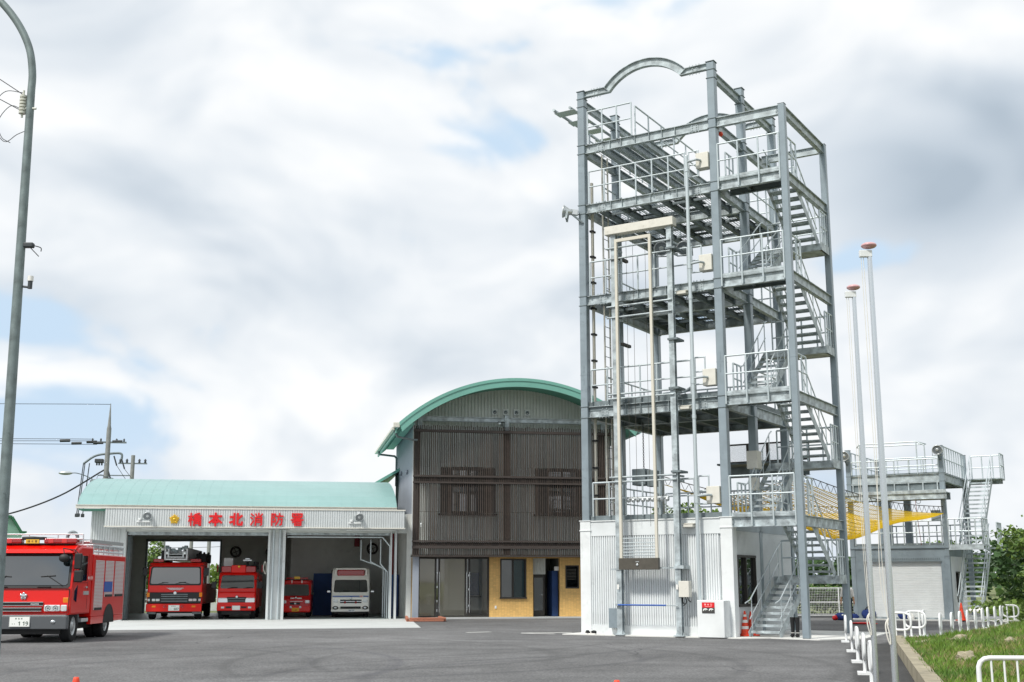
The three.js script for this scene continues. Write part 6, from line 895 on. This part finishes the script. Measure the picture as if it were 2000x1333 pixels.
// ---------------------------------------------------------------- lamp post at the left
{
  const t = thing('street_lamp_post', 'tall galvanised lamp post curving out of the picture at upper left', 'lamp post', [-7.62, 0, -18.2]);
  part('pole', [lathe([[0.1, 0], [0.1, 0.1], [0.085, 2], [0.076, 5], [0.066, 8.2], [0.06, 9.4], [0.05, 9.4]], 20)].map((q) => q.applyMatrix4(new THREE.Matrix4().makeRotationZ(0.014))), mat.lampPost, t);
  part('arm', tube([[-0.131, 9.3, 0], [-0.14, 9.7, 0], [-0.24, 10.15, 0], [-0.5, 10.62, 0], [-0.9, 11.05, 0], [-1.5, 11.45, 0], [-2.3, 11.75, 0]], 0.06, 12, 60), mat.lampPost, t);
  part('lamp_head', [new THREE.SphereGeometry(0.2, 16, 10).scale(1.9, 0.4, 0.8).translate(-2.6, 11.72, 0)], mat.galvDark, t);
  part('insulator_rack', [...[0, 1, 2, 3, 4, 5].map((i) => new THREE.CylinderGeometry(0.055, 0.055, 0.035, 12).translate(-0.24, 8.98 + i * 0.055, 0.02)), rod([-0.24, 8.9, 0.02], [-0.24, 9.36, 0.02], 0.018), rod([-0.24, 9.05, 0.02], [-0.13, 9.05, 0.02], 0.02), rod([-0.08, 9.05, 0.02], [-0.02, 9.05, 0.02], 0.02)], mat.porcelain, t);
  part('wire_loop', [tube([[-0.26, 9.33, 0], [-0.55, 9.35, 0], [-0.72, 9.1, 0], [-0.7, 8.8, 0], [-0.5, 8.5, 0], [-0.3, 8.62, 0], [-0.12, 8.7, 0]], 0.006, 5), tube([[-0.26, 9.05, 0], [-0.45, 9.1, 0], [-0.62, 8.85, 0], [-0.55, 8.58, 0], [-0.4, 8.48, 0]], 0.006, 5)], mat.wire, t);
  part('service_wire', [tube([[-0.26, 9.3, 0], [-2, 10.4, 0.5], [-5, 12.4, 1.5]], 0.007, 5), tube([[-0.26, 9.02, 0], [-2, 9.9, 0.5], [-5, 11.6, 1.5]], 0.007, 5)], mat.wire, t);
  part('clamp', [rbx(-0.05, 0.11, 6.74, 6.82, -0.05, 0.05, 0.02)], mat.insul, t); part('wire_stub', [tube([[0.09, 6.78, 0], [0.22, 6.74, 0], [0.23, 6.68, 0]], 0.008, 5), tube([[0.05, 6.75, 0], [0.14, 6.66, 0], [0.2, 6.6, 0]], 0.007, 5)], mat.wire, t);
  part('photo_sensor', [rod([-0.06, 6.12, 0], [0.1, 6.1, 0], 0.018), rod([0.1, 6.08, 0], [0.1, 6.2, 0], 0.035, 12)], mat.insul, t); part('sensor_cap', rod([0.1, 6.2, 0], [0.1, 6.28, 0], 0.045, 12), mat.coneWhite, t);
}
// ---------------------------------------------------------------- utility poles and wires
function utilPole(x, z, h, label, full) {
  const t = thing('utility_pole', label, 'utility pole', [x, 0, z], 0.15, 'utility poles behind the station');
  part('pole', lathe(full ? [[0.19, 0], [0.14, h - 1.6], [0.1, h - 1.4], [0.02, h]] : [[0.19, 0], [0.15, h], [0.001, h]], 14), mat.poleConcrete, t);
  const ca = full ? h - 2.4 : h - 0.6; part('crossarm', [bx(-1.1, 1.1, ca - 0.1, ca, -0.06, 0.06)], mat.galvDark, t); part('insulator', [-0.95, -0.45, 0.5, 0.95].map((q) => lathe([[0.03, 0], [0.07, 0.03], [0.04, 0.08], [0.07, 0.12], [0.02, 0.2]], 8).scale(full ? 1 : 1.6, full ? 1 : 1.6, full ? 1 : 1.6).translate(q, ca, 0)), mat.insul, t);
  if (full) {
    part('curved_arm', tube([[0.88, h - 3.5, 0], [0.82, h - 3.15, 0], [0.2, h - 3.15, 0], [-0.7, h - 3.3, 0], [-1.4, h - 3.8, 0]], 0.07, 8, 40), mat.galvDark, t);
    part('suspension_rod', [[-1.4, 0], [-1.27, 0.2], [-1.08, -0.2]].map(([q, zz]) => rod([q, h - 3.75, zz], [q - 0.2, h - 6.9, zz], 0.03, 6)), mat.insul, t); part('cable_clamp', [[-1.6, 0], [-1.47, 0.2], [-1.28, -0.2]].map(([q, zz]) => rbx(q - 0.1, q + 0.1, h - 7.1, h - 6.88, zz - 0.08, zz + 0.08, 0.04)), mat.insul, t);
    part('strain_insulator', [[-0.6, h - 2.5], [-1.0, h - 2.45], [0.55, h - 2.4], [-1.9, h - 2.55], [-2.6, h - 2.4]].map(([q, y]) => rod([q - 0.3, y, 0], [q + 0.3, y + 0.02, 0], 0.09, 8)), mat.insul, t);
    part('cutout_switch', [rbx(-0.72, -0.2, h - 3.75, h - 3.5, -0.2, 0.2, 0.05), ...[-0.6, -0.46, -0.3].map((q) => rod([q, h - 3.9, 0], [q, h - 3.6, 0], 0.05, 6))], mat.insul, t);
    part('transformer', [lathe([[0.001, 0], [0.3, 0], [0.3, 0.75], [0.22, 0.82], [0.001, 0.82]], 16).translate(-0.62, h - 5.6, 0.1), rod([-0.6, h - 5.3, 0.1], [-0.1, h - 5.3, 0], 0.06)], mat.galvDark, t);
    part('strap', [5.6, 6.6, 4.6].map((d) => new THREE.TorusGeometry(0.17, 0.02, 6, 16).rotateX(Math.PI / 2).translate(0, h - d, 0)), mat.galvDark, t);
    part('cable_ring', [new THREE.TorusGeometry(0.22, 0.012, 6, 20).translate(-0.3, h - 4.7, 0.1), new THREE.TorusGeometry(0.16, 0.012, 6, 20).translate(0.25, h - 4.85, 0.1)], mat.wire, t);
    part('lamp_arm', tube([[-0.1, h - 5.2, 0], [-0.9, h - 4.7, 0.3], [-1.6, h - 4.45, 0.5], [-2.0, h - 4.45, 0.6]], 0.03, 6, 30), mat.galvDark, t); part('lamp_head', new THREE.SphereGeometry(0.25, 14, 8).scale(1.7, 0.5, 0.8).translate(-2.3, h - 4.45, 0.62), mat.alu, t);
    part('down_lead', [[0.88, h - 3.5], [0.4, h - 3.3], [0.1, h - 4.2]].flatMap(([q, y]) => [rod([q, y, 0], [q + 0.2, y - 0.6, 0], 0.045, 6), rod([q + 0.2, y - 0.6, 0], [q + 0.75, h - 5.0, -2], 0.016, 5)]), mat.insul, t);
  }
  return t;
}
utilPole(-25.3, -75, 12.6, 'tall concrete utility pole with curved arm and transformer behind the garage', true);
{ const t = utilPole(-30.0, -95, 11.4, 'shorter utility pole with cross arm right of the tall pole', false); part('transformer', [rbx(-2.2, -1.4, 9.1, 9.6, -0.4, 0.3, 0.1), bx(-2.6, -0.1, 9.75, 9.83, -0.05, 0.05)], mat.galvDark, t); }
utilPole(-29.0, -110, 6.6, 'grey utility pole seen through the rear of the left bay, left of two', false);
utilPole(-26.9, -108, 8.6, 'thicker utility pole seen through the rear of the left bay, right of two', false);
utilPole(-33.5, -117, 7.2, 'thin distant utility pole above the ladder truck', false);
for (const [y, dx, dz, which] of [[12.55, 0, 0, 'topmost thin wire running left from the tip of the tall utility pole'], [10.35, -0.9, 0, 'upper of the three power lines running left from the tall utility pole'], [10.2, -0.6, 0.3, 'middle of the three power lines running left from the tall utility pole'], [10.05, -0.8, -0.3, 'lowest of the three power lines running left from the tall utility pole']]) part('overhead_wire', tube([[-25.3 + dx, y, -75 + dz], [-38, y + 0.1, -74.5], [-52, y + 0.9, -74]], 0.018, 5, 20), mat.wire).userData = { label: which, category: 'power line', group: 'power lines' };
part('messenger_cable', [tube([[-25.4, 8.45, -75], [-28, 6.75, -74.5], [-31, 5.6, -74], [-33.5, 5.3, -73.5], [-42, 6.2, -73]], 0.05, 6, 40)], mat.wire).userData = { label: 'thick black cable sagging left from the tall utility pole', category: 'cable' };
for (const [pts, which] of [[[[-55, 6.4, -120], [-34, 5.4, -118], [-10, 6.2, -116]], 'faint distant wire, highest of those seen over the far fields'], [[[-60, 5.6, -130], [-29, 4.6, -110], [-20, 5.4, -108]], 'faint distant wire low over the far fields at the left'], [[[-29, 6.2, -110], [-26.9, 7.6, -108], [-5, 7.2, -106]], 'wire between the poles seen through the rear bay']]) part('distant_wire', tube(pts, 0.018, 4, 20), mat.wire).userData = { label: which, category: 'power line', group: 'distant wires' };
// green shed at the left edge
{
  const t = thing('green_shed', 'green metal shed with stepped gable behind the lamp post', 'shed', [-28.25, 0, -70], 0.5);
  part('wall', [extrude([[-9, 0], [0, 0], [0, 4.3], [-0.6, 5.2], [-1.0, 5.25], [-2.2, 7.3], [-5, 8.4], [-9, 7.4]], 0.3).translate(0, 0, -0.3), bx(-0.3, 0, 0, 4.3, -14, -0.3)], std({ map: mottle([134, 176, 156], 0.12, 4, 61.1, 128, 0.3, 0.3), roughness: 0.7 }), t);
  part('gable_trim', [bar([0.05, 4.25, 0.05], [-0.6, 5.25, 0.05], 0.16, 0.14), bar([-0.6, 5.25, 0.05], [-1.05, 5.32, 0.05], 0.16, 0.14), bar([-1.05, 5.32, 0.05], [-2.25, 7.4, 0.05], 0.16, 0.14), bar([-2.25, 7.4, 0.05], [-5, 8.5, 0.05], 0.16, 0.14)], std({ color: 0x2f6b4a, roughness: 0.6 }), t);
  part('orange_fitting', [rbx(-1.4, -1.1, 3.6, 4.3, 0.05, 0.5, 0.05), rod([-1.25, 4.3, 0.3], [-1.25, 4.9, 0.3], 0.1)], mat.orange, t);
  part('roof', [bar([0.1, 4.4, -14], [0.1, 4.4, 0.1], 0.3, 0.1)], std({ color: 0x2f6b4a, roughness: 0.6 }), t);
}
// ---------------------------------------------------------------- fences
function meshFence(x0, z0, x1, z1, h, label, n) {
  const L = Math.hypot(x1 - x0, z1 - z0), t = thing('mesh_fence', label, 'fence', [x0, 0, z0], Math.atan2(-(z1 - z0), x1 - x0)), k = Math.max(1, Math.round(L / 1.6));
  for (let i = 0; i <= k; i++) part('post', rod([i * L / k, 0, 0], [i * L / k, h + 0.03, 0], 0.03, 8), mat.pipeWhite, t);
  part('rail', [0.06, h * 0.5, h].map((y) => bar([0, y, 0], [L, y, 0], 0.04, 0.04)), mat.pipeWhite, t);
  const o = []; for (let x = 0.06; x < L; x += 0.075) o.push(bar([x, 0.06, 0.01], [x, h, 0.01], 0.007)); for (let y = 0.12; y < h; y += 0.11) o.push(bar([0, y, 0.016], [L, y, 0.016], 0.007)); part('wire_mesh', o, mat.pipeWhite, t, { kind: 'stuff' });
}
meshFence(11.9, -56.4, 16.6, -56.6, 1.28, 'white welded mesh fence seen between the tower stair columns');
meshFence(-22.5, -74, -8, -79, 1.1, 'pale mesh fence seen through the rear of the left bay');
part('low_wall', bx(-24, -6, -0.1, 0.35, -73, -72.6), mat.concrete).userData = { label: 'low concrete wall behind the left bay', category: 'wall' };
{ const t = thing('sign_board', 'small white board on a post seen through the rear bay', 'sign', [-21.8, 0, -84]); part('post', rod([0, 0, 0], [0, 2.2, 0], 0.04), mat.galvDark, t); part('board', rbx(-0.4, 0.4, 1.5, 2.3, 0.03, 0.07, 0.01), mat.coneWhite, t); }
// ---------------------------------------------------------------- trees
const leafGeo = (() => { const c = {}; return (n, s, seed, R) => { const r = rng(seed), pos = [], nor = []; for (let i = 0; i < n; i++) { const p = R(r), a = r() * 6.283, b = (r() - 0.5) * 1.6, l = s * (0.6 + r() * 0.8), d = V(Math.cos(a) * Math.cos(b), Math.sin(b), Math.sin(a) * Math.cos(b)), u = V(r() - 0.5, r() - 0.2, r() - 0.5).cross(d).normalize().multiplyScalar(l * 0.42); const q = p.clone().addScaledVector(d, l), m = p.clone().addScaledVector(d, l * 0.5); pos.push(...p.toArray(), ...m.clone().add(u).toArray(), ...q.toArray(), ...p.toArray(), ...q.toArray(), ...m.clone().sub(u).toArray()); } const g = new THREE.BufferGeometry(); g.setAttribute('position', new THREE.Float32BufferAttribute(pos, 3)); g.computeVertexNormals(); return g; }; })();
function tree(x, z, h, rad, seed, label, m, leaf = 0.16, n = 5200, y0 = 0, lowest = 0.25) {
  const t = thing('broadleaf_tree', label, 'tree', [x, y0, z], seed, 'trees round the yard'), r = rng(seed * 97 + 5);
  const clumps = []; for (let i = 0; i < 26; i++) { const a = r() * 6.283, f = r(), yy = h * (lowest + (0.98 - lowest) * r()), e = Math.sin(Math.PI * Math.min(1, Math.max(0.08, (yy / h - lowest * 0.7) / (1.05 - lowest * 0.7)))), rr = rad * Math.sqrt(f) * (0.35 + 0.75 * e); clumps.push([V(Math.cos(a) * rr, yy, Math.sin(a) * rr), rad * (0.2 + 0.2 * r())]); }
  part('trunk', [lathe([[0.06 * h * 0.5, 0], [0.035 * h * 0.5, h * 0.3], [0.012 * h, h * 0.75], [0.001, h * 0.8]], 8), ...clumps.slice(0, 14).map(([c]) => rod([0, Math.max(0.2, c.y * 0.55), 0], c, 0.018 * h * 0.35, 5, 0.01))], mat.trunk, t);
  for (const [nm, share, mm, sd] of [['crown', 0.65, m, 31], ['crown_tips', 0.35, m === mat.leafC ? mat.leafA : mat.leafC, 57]]) part(nm, leafGeo(Math.round(n * share), leaf * (nm === 'crown' ? 1 : 0.75), seed + sd, (q) => { const [c, cr] = clumps[Math.floor(q() * clumps.length)]; const d = V(q() - 0.5, q() - 0.5, q() - 0.5).normalize().multiplyScalar(cr * Math.cbrt(0.15 + 0.85 * q())); d.y *= 0.75; if (nm !== 'crown') d.multiplyScalar(1.12); return c.clone().add(d); }), mm, t);
  return t;
}
tree(19.3, -42.5, 4.4, 2.0, 3, 'nearest leafy tree leaning in at the right edge', mat.leafC, 0.17, 2600, 0, 0.3);
tree(22.0, -46.5, 2.6, 1.8, 4, 'dense green bush below the leafy tree at the right edge', mat.leafA, 0.17, 5200, 0, 0.05);
[[29.3, -68, 3.6, 2.4, 'dark tree beside the far stair of the training building'], [33.0, -76, 4.4, 3, 'dark tree between the far stair and the right edge'], [37, -82, 5.2, 3.2, 'tall dark tree at the back of the right edge'], [24.5, -72, 3.4, 2.4, 'dark low tree seen through the far stair treads'], [28.5, -62, 2.6, 2.0, 'low shrub at the end of the far barrier row'], [24.8, -57.5, 1.8, 1.6, 'round shrub right behind the last barrier loop']].forEach(([x, z, h, rad, l], i) => tree(x, z, h, rad, 11 + i, l, i % 2 ? mat.leafA : mat.leafB, 0.26, 4200, 0, 0.06));
tree(9.0, -63, 5.9, 1.9, 21, 'green and yellow tree seen behind the tower first floor rails', mat.leafC, 0.2, 4200, 0, 0.35);
tree(5.9, -66, 4.9, 1.4, 22, 'small tree top behind the tower left rails', mat.leafA, 0.2, 2600, 0, 0.35);
tree(-26.2, -88, 4.6, 1.5, 23, 'young light green tree seen past the ladder truck', mat.leafC, 0.24, 2600, 0, 0.15);
tree(-22.0, -83, 2.2, 1.5, 24, 'round dark shrub seen past the ladder truck mirror', mat.leafB, 0.2, 2400, 0, 0.05);
function mass(name, x0, z0, x1, z1, h, dep, seed, label, m, n, leaf) { const L = Math.hypot(x1 - x0, z1 - z0), g = leafGeo(n, leaf, seed, (q) => { const f = q(), hh = h * (0.72 + 0.55 * fbm(f * L * 0.13, seed, 1, 4) + 0.1); return V(x0 + (x1 - x0) * f + (q() - 0.5) * dep, Math.max(0, hh) * Math.sqrt(q()), z0 + (z1 - z0) * f + (q() - 0.5) * dep); }); const o = part(name, g, m); o.userData = { kind: 'stuff', label, category: 'trees' }; }
mass('hedge', 11, -59.5, 19, -60.5, 1.6, 1.2, 71, 'clipped green hedge behind the white mesh fence', mat.leafA, 9000, 0.14);
mass('dark_wood', 26, -64, 52, -74, 4.2, 5, 76, 'dark wood behind the far stair at the right edge', mat.leafB, 15000, 0.32);
mass('far_wood', -10, -150, 120, -150, 5, 8, 72, 'distant line of trees beyond the tower and training building', mat.leafB, 16000, 0.7);
mass('far_scrub', -90, -140, -12, -150, 3.4, 8, 73, 'distant scrub beyond the fields left of the station', mat.leafC, 12000, 0.6);
mass('field_weeds', -36, -92, -12, -96, 1.5, 7, 74, 'tall green weeds in the field behind the station', mat.leafC, 12000, 0.3);
mass('verge_weeds', 19.6, -46.6, 34, -60, 0.9, 4, 75, 'weeds growing along the verge behind the far barriers', mat.leafC, 9000, 0.2);
// ---------------------------------------------------------------- kit lying by the shutter, and the person behind the stair column
function blob(r, s, [x, y, z], seed, amp = 0.35) { const g = mergeVertices(new THREE.IcosahedronGeometry(r, 4).deleteAttribute('normal').deleteAttribute('uv')), p = g.attributes.position; for (let i = 0; i < p.count; i++) { const v = V(p.getX(i), p.getY(i), p.getZ(i)), n = 1 + amp * fbm(v.x * 3 / r * 0.5 + seed, v.y * 3 / r * 0.5, v.z * 3 / r * 0.5, 3); p.setXYZ(i, v.x * n * s[0] + x, Math.max(0, v.y * n * s[1] + y), v.z * n * s[2] + z); } g.computeVertexNormals(); return g; }
{ const t = thing('kit_bag', 'blue kit bag slumped on the ground left of the stair column foot', 'bag', [13.7, 0.0, -51.0]); part('bag_body', blob(0.24, [1.5, 0.7, 1], [0, 0.14, 0], 2), mat.bagBlue, t); part('red_end', blob(0.12, [1, 0.9, 1], [-0.34, 0.1, 0.05], 3), mat.redDeep, t); part('silver_patch', blob(0.08, [1.2, 0.7, 0.6], [-0.02, 0.2, 0.17], 4), mat.alu, t); }
{ const t = thing('kit_bag', 'dark blue bag with strap nearest the left jamb of the shutter', 'bag', [15.15, 0.03, -52.3]); part('bag_body', blob(0.26, [1.2, 0.85, 0.9], [0, 0.18, 0], 5), mat.bagBlue, t); part('strap', tube([[-0.2, 0.3, 0], [-0.05, 0.48, 0.05], [0.15, 0.42, 0.02], [0.24, 0.2, 0]], 0.02, 6, 24), mat.black, t); }
{ const t = thing('kit_bag', 'flat blue bag between the column and the shutter jamb', 'bag', [14.55, 0.0, -52.6]); part('bag_body', blob(0.22, [1.5, 0.6, 0.8], [0, 0.11, 0], 7), mat.bagBlue, t); part('bag_handle', tube([[-0.1, 0.18, 0.05], [0, 0.28, 0.08], [0.1, 0.18, 0.05]], 0.014, 6, 16), mat.black, t); }
{ const t = thing('safety_helmet', 'white helmet with blue cloth lying by the foot of the shutter', 'helmet', [16.6, 0.03, -51.3]); part('helmet_shell', [new THREE.SphereGeometry(0.15, 18, 12, 0, 6.3, 0, 1.65).scale(1, 0.95, 1.2).rotateX(0.8).translate(0, 0.1, 0), new THREE.TorusGeometry(0.15, 0.015, 6, 24).rotateX(Math.PI / 2 + 0.8).scale(1, 1, 1.15).translate(0, 0.1, 0)], mat.coneWhite, t); part('blue_cloth', blob(0.16, [1.2, 1, 0.8], [-0.3, 0.14, -0.05], 9, 0.6), mat.bagBlue, t); }
{ const t = thing('red_sheet', 'crumpled red sheet lying flat on the asphalt near the column', 'sheet', [13.2, 0.0, -46.4]); part('cloth', blob(0.35, [1.4, 0.14, 0.8], [0, 0.03, 0], 12, 0.7), mat.signRed, t); }
{
  const t = thing('person', 'person in pale shirt and dark trousers half hidden behind the far stair column', 'person', [13.35, 0, -48.9], -0.4);
  const body = (name, bones, m, bb, res, k = 0.035) => {                 // smooth union of tapered capsules
    const [mn, mx] = bb, size = Math.max(mx[0] - mn[0], mx[1] - mn[1], mx[2] - mn[2]) / 2, cen = [(mn[0] + mx[0]) / 2, (mn[1] + mx[1]) / 2, (mn[2] + mx[2]) / 2];
    const mc = new MarchingCubes(res, m, false, false, 90000); mc.isolation = 0; const F = mc.field, half = res / 2;
    for (let z = 0; z < res; z++) for (let y = 0; y < res; y++) for (let x = 0; x < res; x++) {
      const p = V((x - half) / half * size + cen[0], (y - half) / half * size + cen[1], (z - half) / half * size + cen[2]); let d = 9;
      for (const [a, b, ra, rb, fl = 1] of bones) { const pa = V(p.x - a[0], p.y - a[1], (p.z - a[2]) / fl), ba = V(b[0] - a[0], b[1] - a[1], (b[2] - a[2]) / fl); const h = Math.min(1, Math.max(0, pa.dot(ba) / ba.lengthSq())); const q = pa.addScaledVector(ba, -h).length() - (ra + (rb - ra) * h); const e = Math.max(k - Math.abs(d - q), 0) / k; d = Math.min(d, q) - e * e * k * 0.25; }
      F[x + y * res + z * res * res] = -d;
    }
    mc.update(); const g = new THREE.BufferGeometry(), c = mc.count; const P = new Float32Array(c * 3); for (let i = 0; i < c * 3; i++) P[i] = mc.positionArray[i] * size + cen[i % 3];
    g.setAttribute('position', new THREE.BufferAttribute(P, 3)); g.setAttribute('normal', new THREE.BufferAttribute(mc.normalArray.slice(0, c * 3), 3)); const g2 = mergeVertices(g.deleteAttribute('normal'), 1e-4); g2.computeVertexNormals(); return part(name, g2, m, t);
  };
  const H = 1.56;
  const hand = (s) => [[[s * 0.25, 0.8, 0.03], [s * 0.255, 0.74, 0.04], 0.026, 0.03, 0.7], ...[[-0.024, 0.075], [-0.008, 0.085], [0.009, 0.08], [0.024, 0.062]].map(([dz, l]) => [[s * 0.256, 0.72, 0.04 + dz], [s * 0.245, 0.72 - l, 0.05 + dz], 0.009, 0.007]), [[s * 0.25, 0.77, 0.06], [s * 0.23, 0.71, 0.085], 0.011, 0.008]];
  body('body', [[[0, 1.3, 0], [0, 1.36, 0.01], 0.055, 0.05], [[0, 1.43, 0.015], [0, 1.5, 0.0], 0.07, 0.085, 1.15], [[0, 1.41, 0.06], [0, 1.43, 0.07], 0.03, 0.03], [[0, 1.46, 0.09], [0, 1.48, 0.085], 0.014, 0.01], [[-0.075, 1.46, 0], [-0.08, 1.48, 0], 0.02, 0.02], [[0.075, 1.46, 0], [0.08, 1.48, 0], 0.02, 0.02], ...[-1, 1].flatMap((s) => [[[s * 0.225, 1.02, 0], [s * 0.25, 0.8, 0.03], 0.036, 0.026], ...hand(s)])], mat.skin, [[-0.5, 0.55, -0.5], [0.5, 1.6, 0.5]], 84, 0.02);
  body('shirt', [[[0, 0.92, 0], [0, 1.18, 0.0], 0.14, 0.155, 0.72], [[-0.12, 1.24, 0], [0.12, 1.24, 0], 0.075, 0.075], ...[-1, 1].flatMap((s) => [[[s * 0.18, 1.24, 0], [s * 0.225, 1.0, 0], 0.062, 0.05]])], mat.shirt, [[-0.5, 0.7, -0.5], [0.5, 1.45, 0.5]], 60);
  body('trousers', [[[-0.06, 0.86, 0], [0.06, 0.86, 0], 0.125, 0.125, 0.8], ...[-1, 1].flatMap((s) => [[[s * 0.08, 0.8, 0], [s * 0.1, 0.45, 0.01], 0.095, 0.066], [[s * 0.1, 0.45, 0.01], [s * 0.11, 0.08, -0.01], 0.066, 0.052]])], mat.navy, [[-0.5, 0, -0.5], [0.5, 1.0, 0.5]], 64);
  part('shoe', [-1, 1].map((s) => new THREE.SphereGeometry(0.055, 14, 10).scale(0.85, 0.75, 2.1).translate(s * 0.11, 0.04, 0.045)), mat.black, t);
  part('hair', new THREE.SphereGeometry(0.093, 18, 12, 0, 6.3, 0, 1.5).scale(1, 1.05, 1.12).rotateX(-0.45).translate(0, 1.5, -0.008), mat.hair, t);
}
renderer.render(scene, camera);
